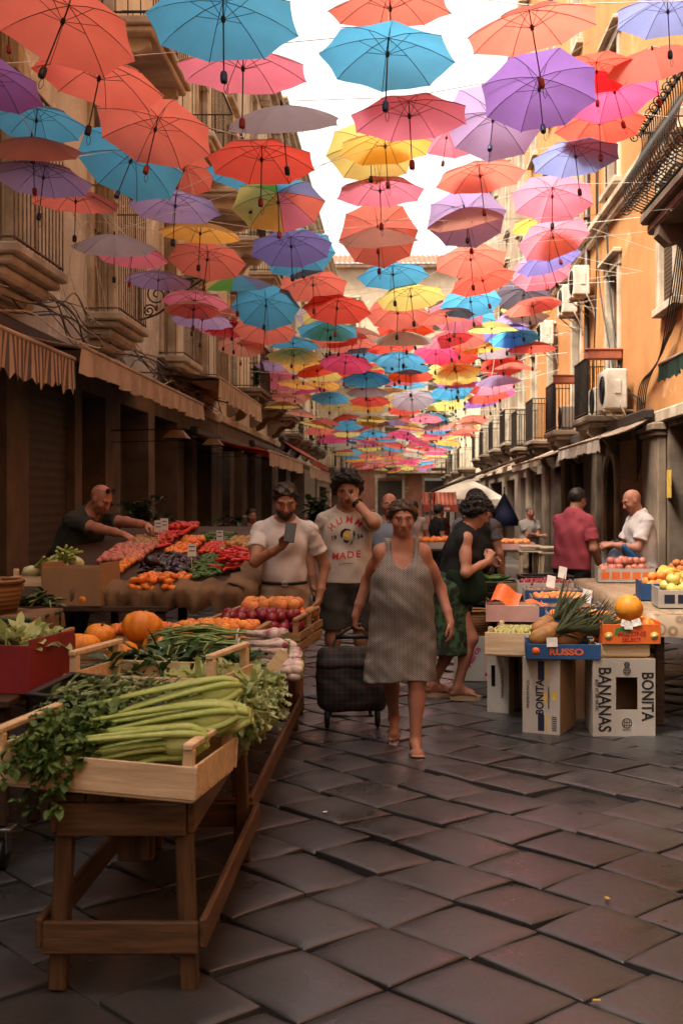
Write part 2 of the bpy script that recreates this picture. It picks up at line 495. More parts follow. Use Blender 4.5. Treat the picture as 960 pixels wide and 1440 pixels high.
def far_paving_mat():
    m = bpy.data.materials.new('far_paving'); t = NT(m)
    b = t.n('ShaderNodeBsdfPrincipled'); b.inputs['Roughness'].default_value = 0.45
    tc = t.n('ShaderNodeTexCoord'); mp = t.n('ShaderNodeMapping'); mp.inputs['Rotation'].default_value = (0, 0, R(46)); t.l(tc.outputs['Object'], mp.inputs[0])
    br = t.n('ShaderNodeTexBrick'); br.inputs['Scale'].default_value = 1.4; br.inputs['Mortar Size'].default_value = 0.012
    br.inputs['Color1'].default_value = (0.10, 0.08, 0.07, 1); br.inputs['Color2'].default_value = (0.075, 0.06, 0.05, 1); br.inputs['Mortar'].default_value = (0.015, 0.012, 0.01, 1)
    t.l(mp.outputs[0], br.inputs[0]); t.l(br.outputs[0], b.inputs['Base Color']); t.l(b.outputs[0], t.out.inputs[0]); return m
fp = MB(); fp.sheet([[(x, y, gz(y) - 0.012) for x in (-4.3, 4.2)] for y in (26.3, 40, 60, 95)])
tag(fp.build('far_street_paving', far_paving_mat()), kind='structure')

# litter on the stones
for (px, py, sz, mt, lb) in ((457, 1145, 0.02, 'ink_white', 'small white paper scrap lying on the dark paving stones'), (853, 1267, 0.018, 'ink_yellow', 'cigarette end in the joint between two paving stones'),
                             (838, 1412, 0.014, 'ink_yellow', 'crumpled yellowish butt in a joint at the bottom edge')):
    Y = F * CZ / (py - CY); p = at(px, py, Y)
    b = MB(); b.box((0, 0, 0), (sz * 1.6, sz * 0.8, 0.003), 0.001)
    o = b.build('litter_scrap', M[mt], None, (p.x, p.y, 0.012), (0.05, 0.1, rnd.random() * 3)); tag(o, lb, 'litter')

# ================================================================ buildings
M['plaster_grey'] = wallmat('plaster_grey', (0.66, 0.63, 0.58), (0.42, 0.39, 0.35), (0.76, 0.73, 0.67))
M['plaster_cream'] = wallmat('plaster_cream', (0.70, 0.60, 0.44), (0.50, 0.40, 0.28), (0.76, 0.68, 0.54), 0.5, 2)
M['plaster_orange'] = wallmat('plaster_orange', (0.50, 0.245, 0.09), (0.37, 0.165, 0.058), (0.56, 0.31, 0.14), 0.4, 1.2, 0.2)
M['plaster_dull'] = wallmat('plaster_dull', (0.36, 0.27, 0.19), (0.22, 0.16, 0.11), (0.48, 0.38, 0.26), 0.6, 2)
M['plaster_tan'] = wallmat('plaster_tan', (0.44, 0.35, 0.25), (0.30, 0.23, 0.16), (0.54, 0.46, 0.35), 0.5, 2)
M['plaster_brick'] = wallmat('plaster_brick', (0.36, 0.15, 0.10), (0.25, 0.11, 0.07), (0.45, 0.33, 0.23), 0.8, 2)
M['limestone'] = mat('limestone', (0.52, 0.43, 0.32), (0.28, 0.215, 0.15), 1.8, 0.85, 0.4, 18)
M['limestone_dark'] = mat('limestone_dark', (0.24, 0.18, 0.125), (0.12, 0.088, 0.06), 2.2, 0.85, 0.4, 18)
M['pier_stone'] = mat('pier_stone', (0.17, 0.125, 0.09), (0.09, 0.065, 0.046), 2.0, 0.85, 0.4, 18)
M['shutter_brown'] = stripemat('shutter_brown', (0.10, 0.065, 0.04), (0.035, 0.022, 0.014), 2, 16, 0.7, 0.1, 0.0)
M['shutter_dark'] = stripemat('shutter_dark', (0.022, 0.022, 0.02), (0.006, 0.006, 0.006), 2, 16, 0.7, 0.1, 0.0)
M['shutter_cream'] = stripemat('shutter_cream', (0.36, 0.30, 0.21), (0.15, 0.115, 0.08), 1, 9, 0.7, 0.1, 0.0)
M['roller_grey'] = stripemat('roller_grey', (0.085, 0.068, 0.052), (0.06, 0.048, 0.038), 2, 9, 0.6, 0.2, 0.0)
M['terracotta'] = mat('terracotta', (0.30, 0.085, 0.04), (0.2, 0.055, 0.03), 5, 0.8)
M['pipe_brown'] = mat('pipe_brown', (0.06, 0.035, 0.025), rough=0.5)
M['cable'] = mat('cable_black', (0.016, 0.014, 0.013), rough=0.6)
M['cable_pale'] = mat('cable_pale', (0.65, 0.60, 0.52), rough=0.6)

def facade(name, label, side, X, y0, y1, ztop, wm, floors, bays, dw, ground, lower=None, zsplit=None, gm='pier_stone', shut='shutter_brown', surround='limestone', balc=None, cornice=True, depth=0.5, upper2=None, zbase=None, backm='dark'):
    """floors: [(z sill, z top)], bays: centres along Y; ground: [(ya, yb, ztop, kind)]"""
    zb = (min(gz(y1), gz(y0)) - 0.3) if zbase is None else zbase
    th = thing(name, label, 'building', (X, (y0 + y1) / 2, 0)); yc = (y0 + y1) / 2
    def sx(u): return side * u            # +u goes into the wall, local coordinates
    zg = floors[0][0] - 0.25 if not zsplit else zsplit
    holes = []
    for (za, zt) in floors:
        for b in bays: holes.append((b - dw / 2, b + dw / 2, za, zt))
    gh = [(a, b, zb, zt) for a, b, zt, k in ground]
    def wall(pname, mt, z0, z1, hs):
        m = MB(); br = sorted({y0, y1} | {h[0] for h in hs} | {h[1] for h in hs})
        for a, b in zip(br, br[1:]):
            if b - a < 1e-4: continue
            mid = (a + b) / 2; cov = sorted((h[2], h[3]) for h in hs if h[0] < mid < h[1]); z = z0
            for ha, hb in cov:
                if ha > z + 1e-3: m.slab(sx(0), sx(depth), a - yc, b - yc, z, ha, 0.0005)
                z = max(z, hb)
            if z < z1 - 1e-3: m.slab(sx(0), sx(depth), a - yc, b - yc, z, z1, 0.0005)
        return m.build(pname, mt, th)
    z2 = upper2[1] if upper2 else ztop
    wall('upper_wall', M[wm], zg, z2, [(a, b, c, min(d, z2)) for a, b, c, d in holes if c < z2])
    if upper2: wall('attic_wall', M[upper2[0]], z2, ztop, [(a, b, max(c, z2), d) for a, b, c, d in holes if d > z2])
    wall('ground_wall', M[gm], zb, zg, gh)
    # back of the rooms, near-black in colour for the shade indoors
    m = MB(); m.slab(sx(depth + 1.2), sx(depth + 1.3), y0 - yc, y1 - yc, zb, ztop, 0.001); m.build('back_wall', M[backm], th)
    m = MB(); m.slab(sx(depth + 1.31), sx(9), y0 - yc, y1 - yc, ztop - 0.45, ztop - 0.15, 0.01); m.build('roof', M['terracotta'], th)
    if lower:   # a course of another plaster over the upper storeys
        mt, za, zb2 = lower
    if cornice:
        m = MB(); prof = [(0.10, 0.18), (0.22, 0.16), (0.40, 0.14), (0.52, 0.10)]; z = ztop - 0.55
        for o_, h in prof:
            m.slab(sx(-o_), sx(0.02), y0 - yc, y1 - yc, z, z + h, 0.02); z += h + 0.001
        m.build('cornice', M[surround], th)
        # dentils
        m = MB(); y = max(y0, 4) + 0.3
        while y < y1: m.slab(sx(-0.3), sx(-0.003), y - yc, y + 0.16 - yc, ztop - 0.80, ztop - 0.552, 0.01); y += 0.55
        m.slab(sx(-0.06), sx(-0.002), max(y0, 4) - yc, y1 - yc, ztop - 0.80, ztop - 0.553, 0.001); m.build('cornice_moulding_pattern', M[surround], th)
    m = MB(); m.slab(sx(-0.09), sx(-0.002), y0 - yc, y1 - yc, zg - 0.09, zg + 0.09, 0.02); m.build('string_course', M[surround], th)
    for fi, (za, zt) in enumerate(floors):
        for bi, b in enumerate(bays):
            m = MB(); h = zt - za
            for s in (-1, 1):
                m.slab(sx(0.16), sx(0.22), b + s * dw / 4 - dw / 4 + 0.01 - yc, b + s * dw / 4 + dw / 4 - 0.01 - yc, za + 0.02, zt - 0.02, 0.01)
                m.slab(sx(0.13), sx(0.159), b + s * dw / 4 - dw / 4 + 0.02 - yc, b + s * dw / 4 - dw / 4 + 0.10 - yc, za + 0.03, zt - 0.03, 0.004)
                m.slab(sx(0.13), sx(0.159), b + s * dw / 4 + dw / 4 - 0.10 - yc, b + s * dw / 4 + dw / 4 - 0.02 - yc, za + 0.03, zt - 0.03, 0.004)
                m.slab(sx(0.13), sx(0.158), b + s * dw / 4 - dw / 4 + 0.101 - yc, b + s * dw / 4 + dw / 4 - 0.101 - yc, za + h * 0.45, za + h * 0.45 + 0.09, 0.004)
            wo_ = m.build('window', M[shut], th)
            m = MB()
            for s in (-1, 1): m.slab(sx(-0.05), sx(0.12), b + s * (dw / 2 + 0.08) - 0.09 - yc, b + s * (dw / 2 + 0.08) + 0.09 - yc, za - 0.02, zt, 0.012)
            m.slab(sx(-0.06), sx(0.12), b - dw / 2 - 0.2 - yc, b + dw / 2 + 0.2 - yc, zt + 0.001, zt + 0.2, 0.015)
            m.slab(sx(-0.16), sx(-0.002), b - dw / 2 - 0.26 - yc, b + dw / 2 + 0.26 - yc, zt + 0.202, zt + 0.29, 0.02)
            if not (balc and (fi, bi) in balc): m.slab(sx(-0.14), sx(0.1), b - dw / 2 - 0.22 - yc, b + dw / 2 + 0.22 - yc, za - 0.14, za - 0.021, 0.015)
            m.build('window_frame', M[surround], wo_)
            if balc and (fi, bi) in balc:
                balcony(th, side, b - yc, za - 0.06, **balc[(fi, bi)])
    for a, b, zt, kind in ground:
        if kind == 'dark': continue
        m = MB()
        if kind == 'roller': m.slab(sx(0.10), sx(0.14), a - yc + 0.01, b - yc - 0.01, zb, zt - 0.01, 0.004); m.build('roller_shutter', M['roller_grey'], th)
        else:
            m.slab(sx(0.14), sx(0.19), a - yc + 0.01, b - yc - 0.01, zb, zt - 0.01, 0.01)
            m.slab(sx(0.10), sx(0.139), (a + b) / 2 - yc - 0.04, (a + b) / 2 - yc + 0.04, zb, zt - 0.02, 0.01)
            m.build('shop_door', M[kind], th)
    return th, yc

def balcony(th, side, y, z, L=1.9, D=0.65, style='plain', H=1.05, slab='limestone_dark', n=14):
    def sx(u): return -side * u           # +u goes out over the street
    m = MB()
    m.slab(sx(-0.05), sx(D), y - L / 2, y + L / 2, z - 0.13, z - 0.02, 0.02)
    m.slab(sx(-0.05), sx(D - 0.07), y - L / 2 + 0.06, y + L / 2 - 0.06, z - 0.22, z - 0.131, 0.02)
    if style in ('bow', 'cage'):
        for k, (d_, h) in enumerate(((D - .16, .12), (D - .30, .13), (D - .44, .13))):
            m.slab(sx(-0.05), sx(d_), y - L / 2 + 0.12 + k * .12, y + L / 2 - 0.12 - k * .12, z - 0.22 - .13 * (k + 1), z - 0.221 - .13 * k, 0.04)
    b = m.build('balcony', M[slab], th)
    if style == 'plain':
        for s in (-1, 1):
            m = MB(); prof = []
            pts = [(0, 0), (D * 0.85, 0), (D * 0.86, -0.10), (D * 0.70, -0.19), (D * 0.5, -0.17), (D * 0.36, -0.26), (D * 0.25, -0.42), (0.06, -0.50), (0, -0.5)]
            Mx = Matrix(((-side, 0, 0, 0), (0, 0, 1, y + s * (L / 2 - 0.35) - 0.09), (0, 1, 0, z - 0.222), (0, 0, 0, 1)))
            m.prism(pts, 0, 0.18, 0, Mx)
            m.build('bracket', M[slab], b)
    m = MB()
    D2, L2 = D - 0.05, L / 2 - 0.05
    def bar(x, yy):
        if style == 'bow':
            pr = [(0, 0.02), (0.14, 0.22), (0.17, 0.42), (0.06, 0.70), (-0.02, 0.9), (0, H)]
        else: pr = [(0, 0), (0, H)]
        ox, oy = (1, 0) if abs(x - D2) < 1e-6 else (0, 1 if yy > y else -1)
        pts = [(sx(x + ox * p), yy + oy * p, z - 0.02 + h) for p, h in pr]
        m.tube(crv(pts, 4) if style == 'bow' else pts, 0.008, 4)
    k = n
    for i in range(k + 1): bar(D2, y - L2 + 2 * L2 * i / k)
    kk = max(3, int(n * D / L))
    for i in range(1, kk):
        bar(D2 * i / kk, y - L2 - 1e-4); bar(D2 * i / kk, y + L2 + 1e-4)
    for hz in (0.05, H):
        m.beam((sx(D2), y - L2, z + hz - .02), (sx(D2), y + L2, z + hz - .02), 0.035, 0.02, 0.003)
        for s in (-1, 1): m.beam((sx(0), y + s * L2, z + hz - .018), (sx(D2 - .02), y + s * L2, z + hz - .018), 0.035, 0.02, 0.003)
    m.build('railing_grille', M['rust_iron' if style == 'cage' else 'black_iron'], b)
    return b

# --- left row
M['rust_iron'] = mat('rust_iron', (0.20, 0.13, 0.085), (0.07, 0.045, 0.03), 9, 0.7, 0.1)
bal = {(0, i): dict(L=1.75, D=0.5, style='cage', H=1.7, n=13, slab='limestone') for i in range(4)}
bal.update({(1, i): dict(L=2.6, D=1.05, H=1.1, n=16, slab='limestone') for i in range(4)})
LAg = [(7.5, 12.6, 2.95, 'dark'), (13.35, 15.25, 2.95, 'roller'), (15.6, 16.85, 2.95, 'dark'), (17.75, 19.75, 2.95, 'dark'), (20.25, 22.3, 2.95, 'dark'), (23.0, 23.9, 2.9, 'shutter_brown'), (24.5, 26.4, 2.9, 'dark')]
facade('old_building', 'old grey building with peeling plaster, dark shopfronts and ribbed bow balconies', -1, WL, -42, 27.2, 14, 'plaster_grey',
       [(4.1, 6.9), (7.9, 10.4), (11.3, 13.0)], [12.3, 16.6, 21.4, 25.0], 1.15, LAg, zsplit=3.35, surround='limestone', balc=bal, shut='shutter_cream', upper2=('plaster_cream', 7.2))
bal = {(0, i): dict(L=2.2, D=0.9, H=1.1, n=14) for i in range(3)}; bal.update({(1, i): dict(L=2.0, D=0.8, H=1.1, n=14, slab='limestone') for i in range(3)})
facade('cream_building', 'cream building with heavy stone balconies beyond the old grey one', -1, WL, 27.25, 41, 14.3, 'plaster_cream',
       [(4.3, 6.8), (8.0, 10.4), (11.5, 13.2)], [29.6, 34.0, 38.4], 1.2, [(28, 29.3, 3, 'dark'), (30, 31.6, 3, 'dark'), (32.6, 34.4, 3, 'shutter_brown'), (36, 39, 3, 'dark')], zsplit=3.4, balc=bal, shut='shutter_cream')
bal = {(0, i): dict(L=2.2, D=0.8, n=10) for i in range(4)}
facade('pale_building', 'pale weathered building further down behind the red awnings', -1, WL - 0.2, 41.05, 62, 15.6, 'plaster_cream',
       [(4.0, 6.4), (8.0, 10.2), (11.8, 13.8)], [44, 49, 54, 59], 1.2, [(42, 46, 2.8, 'dark'), (48, 55, 2.8, 'dark')], zsplit=3.2, balc=bal, shut='shutter_cream', cornice=True)
bal = {(0, i): dict(L=2.2, D=0.8, n=8) for i in range(4)}
facade('distant_plaster_house', 'dull distant house closing the balcony side of the street', -1, WL - 0.1, 62.05, 94, 15.5, 'plaster_dull',
       [(3.4, 5.8), (7.0, 9.4), (10.8, 13)], [66, 73, 80, 87], 1.3, [(64, 70, 2.2, 'dark'), (74, 84, 2.2, 'dark')], zsplit=2.6, balc=bal, shut='shutter_cream', cornice=True)
# --- right row
bal = {(0, i): dict(L=1.65, D=0.64, H=1.02, n=22) for i in range(4)}
RAg = [(12.0, 13.4, 2.55, 'dark'), (14.9, 16.9, 2.55, 'dark'), (20.85, 21.95, 2.35, 'shutter_dark'), (24.8, 25.9, 2.3, 'shutter_dark'), (28.0, 29.4, 2.3, 'dark'), (31.5, 33.5, 2.2, 'dark')]
ora, oyc = facade('orange_building', 'tall orange plastered building hung with air conditioners and iron balconies', 1, WR, -42, 36, 17.2, 'plaster_orange',
       [(3.05, 5.62), (7.2, 9.7), (11.3, 13.8)], [21.3, 25.6, 29.8, 33.7], 1.1, RAg, zsplit=2.72, surround='limestone', balc=bal, shut='shutter_dark', gm='pier_stone', backm='dark')
# its stone framed window close to the camera, set on the plaster
m = MB(); y_ = 16.75 - oyc
m.slab(-0.02, 0.03, y_ - .42, y_ + .42, 4.35, 6.1, 0.004); wo_ = m.build('window', M['shutter_brown'], ora)
m = MB()
for s in (-1, 1): m.slab(-0.10, -0.003, y_ + s * .53 - .1, y_ + s * .53 + .1, 4.3, 6.1, .012)
m.slab(-0.12, -0.003, y_ - .65, y_ + .65, 6.101, 6.32, .012); m.slab(-0.15, -0.003, y_ - .67, y_ + .67, 4.18, 4.299, .012); m.build('window_frame', M['limestone'], wo_)
# stone piers of its ground floor with capitals
for ya, yb in ((17.05, 18.15), (13.5, 14.7), (22.4, 23.0), (26.6, 27.2), (30.2, 30.9), (34, 34.8)):
    m = MB(); m.slab(-0.14, -0.003, ya - oyc, yb - oyc, -0.5, 2.42, 0.02); m.slab(-0.18, -0.003, ya - .03 - oyc, yb + .03 - oyc, 2.421, 2.50, .02)
    m.slab(-0.22, -0.003, ya - .06 - oyc, yb + .06 - oyc, 2.501, 2.62, .02); m.slab(-0.18, -0.003, ya - .03 - oyc, yb + .03 - oyc, -.5, .5, .02) if False else None
    m.build('pier', M['limestone_dark'], ora)
# arched door surround
m = MB()
for s in (-1, 1): m.slab(-0.08, -0.003, 21.4 - oyc + s * .64 - .09, 21.4 - oyc + s * .64 + .09, -0.5, 1.75, .012)
arc = [(0.73 * math.cos(PI * i / 14), 1.75 + 0.73 * math.sin(PI * i / 14)) for i in range(15)]
inn = [(0.55 * math.cos(PI * i / 14), 1.751 + 0.55 * math.sin(PI * i / 14)) for i in range(15)]
for i in range(14):
    q = [arc[i], arc[i + 1], inn[i + 1], inn[i]]
    vs = [(-0.08, 21.4 - oyc + a, z) for a, z in q] + [(-0.003, 21.4 - oyc + a, z) for a, z in q]
    m.add(vs, [(0, 1, 2, 3), (4, 7, 6, 5), (0, 4, 5, 1), (1, 5, 6, 2), (2, 6, 7, 3), (3, 7, 4, 0)])
m.build('door_surround', M['limestone'], ora)
bal = {(0, i): dict(L=2.0, D=0.7, n=12) for i in range(4)}; bal.update({(1, i): dict(L=2.0, D=0.7, n=12) for i in range(4)})
facade('grey_brown_building', 'grey brown building with dark shutters beyond the orange one', 1, WR + 0.15, 36.05, 58, 15.8, 'plaster_dull',
       [(3.4, 6.0), (7.6, 10), (11.4, 13.6)], [38.5, 43.5, 48.5, 53.5], 1.2, [(37, 39, 2.2, 'dark'), (41, 44, 2.2, 'dark'), (46, 52, 2.2, 'dark')], zsplit=2.6, balc=bal, shut='shutter_dark')
bal = {(0, i): dict(L=2.2, D=0.9, n=8) for i in range(4)}
facade('distant_cream_house', 'distant cream house with pale shutters on the sunny side', 1, WR + 0.1, 58.05, 94, 14.5, 'plaster_cream',
       [(3.2, 5.6), (7.0, 9.4), (10.6, 12.8)], [62, 70, 78, 86], 1.3, [(60, 68, 2, 'dark'), (74, 84, 2, 'dark')], zsplit=2.5, balc=bal, shut='shutter_cream')
# --- the house that closes the street
th = thing('end_building', 'brick and cream house with tiled roof closing the far end of street', 'building', (1.5, 95, 0))
m = MB()
for a, b, z0, z1 in ((-12, -3.2, -2.5, 4), (-3.2, -1.2, 3.0, 4), (-3.2, -1.2, -2.5, 0.2), (-1.2, 0.6, -2.5, 4), (0.6, 2.2, 3.2, 4), (0.6, 2.2, -2.5, .2), (2.2, 12, -2.5, 4)): m.slab(a, b, 0, 0.6, z0, z1, .001)
m.build('brick_storey', M['plaster_brick'], th)
m = MB(); m.slab(-12, 12, 0, .6, 4.001, 20.2, .001); m.build('upper_wall', M['plaster_tan'], th)
for x0, x1 in ((-3.2, -1.2), (.6, 2.2)):
    m = MB(); m.slab(x0 + .02, x1 - .02, .2, .3, .2, 3.0, .01); wo_ = m.build('window', M['roller_grey'], th)
    m = MB(); m.slab(x0 - .2, x0 + .02, -.08, .19, .0, 3.2, .02); m.slab(x1 - .02, x1 + .2, -.08, .19, 0, 3.2, .02); m.slab(x0 - .25, x1 + .25, -.1, -.002, 3.201, 3.5, .02); m.build('window_frame', M['limestone'], wo_)
for k, zz in enumerate((5.6, 10.4, 15.2)):
    for x in (-9, -5.5, -2, 1.5, 5, 8.5):
        m = MB(); m.slab(x - .6, x + .6, -.05, -.004, zz, zz + 2.4, .01); wo_ = m.build('window', M['shutter_brown'], th)
        m = MB(); m.slab(x - .82, x - .602, -.10, -.003, zz - .15, zz + 2.6, .02); m.slab(x + .602, x + .82, -.10, -.003, zz - .15, zz + 2.6, .02); m.slab(x - .9, x + .9, -.14, -.003, zz + 2.601, zz + 2.8, .02); m.build('window_frame', M['limestone'], wo_)
m = MB(); m.slab(-12, 12, -.35, -.002, 4.0, 4.3, .05); m.slab(-12, 12, -.5, .6, 20.201, 20.5, .05); m.build('cornice', M['limestone'], th)
m = MB(); gr = []
for j in range(3):
    row = []
    for i in range(241):
        x = -12.2 + 24.4 * i / 240
        row.append((x, -.7 + j * 2.2, 20.5 + j * .75 + .07 * math.sin(i * PI / 2)))
    gr.append(row)
m.sheet(gr); m.build('tiled_roof', M['terracotta'], th)
m = MB(); m.slab(-2.5, 2.5, -1.2, -.01, 3.55, 3.75, .03)
b_ = m.build('balcony', M['limestone_dark'], th)
m = MB()
for i in range(31): m.tube([(-2.4 + i * .16, -1.12, 3.75), (-2.4 + i * .16, -1.12, 4.75)], .012, 4)
m.beam((-2.45, -1.12, 4.75), (2.45, -1.12, 4.75), .05, .04); m.build('railing_grille', M['black_iron'], b_)

th = thing('light_block_house', 'unseen plain house added behind the viewpoint to block light along the street', 'building', (0, -43, 0))  # unseen block behind the camera, added to cut the light from there
m = MB(); m.slab(-14, 14, -6, 0, -.3, 14, .02); m.build('wall', M['plaster_dull'], th)
m = MB(); m.slab(-14.4, 14.4, -6.3, .4, 14.01, 14.4, .05); m.build('cornice', M['limestone'], th)
# ---------------- the big goose-breast balcony at the upper right, a thing of the next house: its own part of the orange facade
def goose_balcony():
    y0, y1, z = 12.2, 15.3, 5.2
    XO = 3.14
    m = MB()
    m.slab(XO - WR, 0, y0 - oyc, y1 - oyc, z - .14, z, .03); m.slab(XO - WR + .08, 0, y0 + .06 - oyc, y1 - .06 - oyc, z - .28, z - .141, .03)
    b = m.build('balcony', M['limestone_dark'], ora)
    for yy in (12.7, 14.7):
        m = MB(); pts = [(0, 0), (.66, 0), (.68, -.12), (.55, -.24), (.38, -.20), (.28, -.34), (.22, -.6), (.05, -.72), (0, -.72)]
        Mx = Matrix(((-1, 0, 0, 0), (0, 0, 1, yy - oyc - .12), (0, 1, 0, z - .282), (0, 0, 0, 1))); m.prism(pts, 0, .26, 0, Mx); m.build('bracket', M['limestone_dark'], b)
    m = MB()
    prof = [(0.0, 0.02), (-.16, .10), (-.25, .26), (-.22, .45), (-.09, .66), (-.01, .85), (-.02, 1.06)]
    def scroll(o, ax, z0, s, up=1):
        pts = []
        for i in range(20):
            a = i / 19 * 3.4 * PI; rr = .075 * (1 - i / 24)
            u, v = rr * math.cos(a) - .075, rr * math.sin(a) * up
            pts.append(o + ax * u * s + Vector((0, 0, z0 + v)))
        m.tube(pts, .009, 5)
    n = 26
    for i in range(n + 1):
        yy = y0 + .05 + (y1 - y0 - .1) * i / n - oyc
        m.tube(crv([(XO - WR + .03 + p, yy, z + h) for p, h in prof], 5), .0085, 5)
        if i % 2 == 0: scroll(Vector((XO - WR + .0, yy, z)), Vector((1, 0, 0)), 1.0, 1); scroll(Vector((XO - WR - .12, yy, z)), Vector((1, 0, 0)), .06, 1, -1)
    for i in range(1, 7):
        xx = XO - WR + .03 + .11 * i
        for yy, s in ((y0 + .05, -1), (y1 - .05, 1)):
            m.tube(crv([(xx, yy - oyc - s * p, z + h) for p, h in prof], 5), .0085, 5)
            if s > 0: scroll(Vector((xx, yy - oyc + .02, z)), Vector((0, -1, 0)), 1.0, 1); scroll(Vector((xx, yy - oyc + .14, z)), Vector((0, -1, 0)), .06, 1, -1)
    for h, p in ((1.06, -.02), (.03, 0)):
        m.beam((XO - WR + .03 + p, y0 - oyc, z + h), (XO - WR + .03 + p, y1 - oyc, z + h), .045, .03, .004)
        for yy in (y0 + .05, y1 - .05): m.beam((XO - WR + .05, yy - oyc, z + h), (0, yy - oyc, z + h), .045, .03, .004)
    m.build('railing_grille', M['black_iron'], b)
    # the tall window behind it
    m = MB(); m.slab(-.03, .03, 13.2 - oyc, 14.5 - oyc, 5.3, 7.9, .006); wo_ = m.build('window', M['shutter_brown'], ora)
    m = MB()
    for ya, yb in ((13.0, 13.199), (14.501, 14.7)): m.slab(-.1, -.003, ya - oyc, yb - oyc, 5.2, 8.0, .012)
    m.slab(-.12, -.003, 12.95 - oyc, 14.75 - oyc, 8.001, 8.25, .012); m.build('window_frame', M['limestone'], wo_)
goose_balcony()
# pediment-like stone mouldings high on the orange wall, seen between umbrellas
m = MB(); m.slab(-.18, -.003, 16 - oyc, 35.9 - oyc, 6.72, 6.86, .02); m.slab(-.1, -.003, 16 - oyc, 35.9 - oyc, 6.56, 6.719, .02); m.build('string_course', M['limestone'], ora)
# ================================================================ umbrellas
UC = {  # cloth colours
 'coral': (0.80, 0.20, 0.15), 'red': (0.78, 0.10, 0.07), 'blue': (0.10, 0.43, 0.74), 'pink': (0.84, 0.24, 0.35), 'lavender': (0.44, 0.31, 0.58),
 'purple': (0.25, 0.13, 0.42), 'indigo': (0.22, 0.19, 0.52), 'grey': (0.52, 0.45, 0.53), 'yellow': (0.82, 0.66, 0.20), 'orange': (0.84, 0.44, 0.10),
 'green': (0.16, 0.50, 0.08), 'white': (0.72, 0.66, 0.58), 'salmon': (0.74, 0.32, 0.24), 'periwinkle': (0.19, 0.22, 0.46), 'magenta': (0.80, 0.10, 0.25), 'slate': (0.13, 0.11, 0.15), 'tan': (0.55, 0.40, 0.18)}
def clothmat(n, c):
    m = bpy.data.materials.new('umbrella_cloth_' + n); t = NT(m)
    tc = t.n('ShaderNodeTexCoord'); v = tc.outputs['Object']
    oi = t.n('ShaderNodeObjectInfo')
    hsv = t.n('ShaderNodeHueSaturation'); mr = t.n('ShaderNodeMapRange'); mr.inputs[3].default_value = 0.82; mr.inputs[4].default_value = 1.12
    t.l(oi.outputs['Random'], mr.inputs[0]); t.l(mr.outputs[0], hsv.inputs['Value'])
    cc = t.ramp(t.noise(v, 4, 6), [(0.3, tuple(k * 0.86 for k in c)), (0.7, c)])
    t.l(cc, hsv.inputs['Color'])
    b = t.n('ShaderNodeBsdfPrincipled'); b.inputs['Roughness'].default_value = 0.62; b.inputs['Specular IOR Level'].default_value = 0.30; b.inputs['Sheen Weight'].default_value = 0.15
    t.l(hsv.outputs[0], b.inputs['Base Color'])
    tr = t.n('ShaderNodeBsdfTranslucent'); t.l(hsv.outputs[0], tr.inputs[0])
    bp = t.n('ShaderNodeBump'); bp.inputs['Strength'].default_value = 0.5; bp.inputs['Distance'].default_value = 0.012
    t.l(t.noise(v, 9, 5), bp.inputs['Height']); t.l(bp.outputs[0], b.inputs['Normal'])
    ms = t.n('ShaderNodeMixShader'); ms.inputs[0].default_value = 0.70
    t.l(b.outputs[0], ms.inputs[1]); t.l(tr.outputs[0], ms.inputs[2]); t.l(ms.outputs[0], t.out.inputs[0])
    return m
UM = {k: clothmat(k, v) for k, v in UC.items()}
M['rib'] = mat('umbrella_rib', (0.035, 0.028, 0.026), rough=0.45, metal=0.4)
M['shaft'] = mat('umbrella_shaft', (0.06, 0.05, 0.05), rough=0.35, metal=0.7)

def canopy_mb(seed, mats_n=1, hi=True, rp=0.5, depth=0.155):
    r2 = random.Random(seed); m = MB()
    NP = 8; na, nr = (6, 7) if hi else (2, 3)
    ph = [r2.uniform(-1, 1) for _ in range(NP)]; sagp = [r2.uniform(0.05, 0.11) for _ in range(NP)]
    droop = [r2.uniform(-0.012, 0.012) for _ in range(NP + 1)]; droop[NP] = droop[0]
    lift_side = r2.random() * 6.28
    for k in range(NP):
        a0, a1 = 2 * PI * k / NP, 2 * PI * (k + 1) / NP
        grid = []
        for j in range(nr + 1):
            t = j / nr
            row = []
            for i in range(na + 1):
                f = i / na
                e0 = Vector((math.cos(a0), math.sin(a0))); e1 = Vector((math.cos(a1), math.sin(a1)))
                mid = 4 * f * (1 - f)
                p = e0.lerp(e1, f) * rp * t * (1 - 0.022 * mid * t ** 2)
                z = -depth * (t ** 1.75) + (droop[k] * (1 - f) + droop[k + 1] * f) * t * t - sagp[k] * 0.16 * mid * t * (1 - 0.5 * t)
                z += 0.010 * ph[k] * math.sin(f * 5 + t * 9) * mid * t
                # slack outer hem
                if t > 0.9: z -= 0.006 * (1 - mid)
                row.append((p.x, p.y, z))
            grid.append(row)
        m.sheet(grid, k % mats_n if mats_n > 1 else 0)
    return m, depth
def rib_mb(r=0.003, n=3, stretch=True):
    m = MB(); NP = 8; rp = 0.5; d = 0.155
    for k in range(NP):
        a = 2 * PI * k / NP; c = Vector((math.cos(a), math.sin(a), 0))
        m.tube([c * (rp * t) + Vector((0, 0, -d * t ** 1.75 - 0.006)) for t in (0.03, 0.3, 0.6, 0.8, 1.0)], r, n)
        if stretch: m.tube([Vector((0, 0, -0.13)) + c * 0.012, c * (rp * 0.42) + Vector((0, 0, -d * 0.42 ** 1.75 - 0.012))], r * 0.85, n)
    m.lathe([(0.0, -.155), (.014, -.15), (.016, -.125), (.012, -.11), (0, -.11)], 8)
    return m
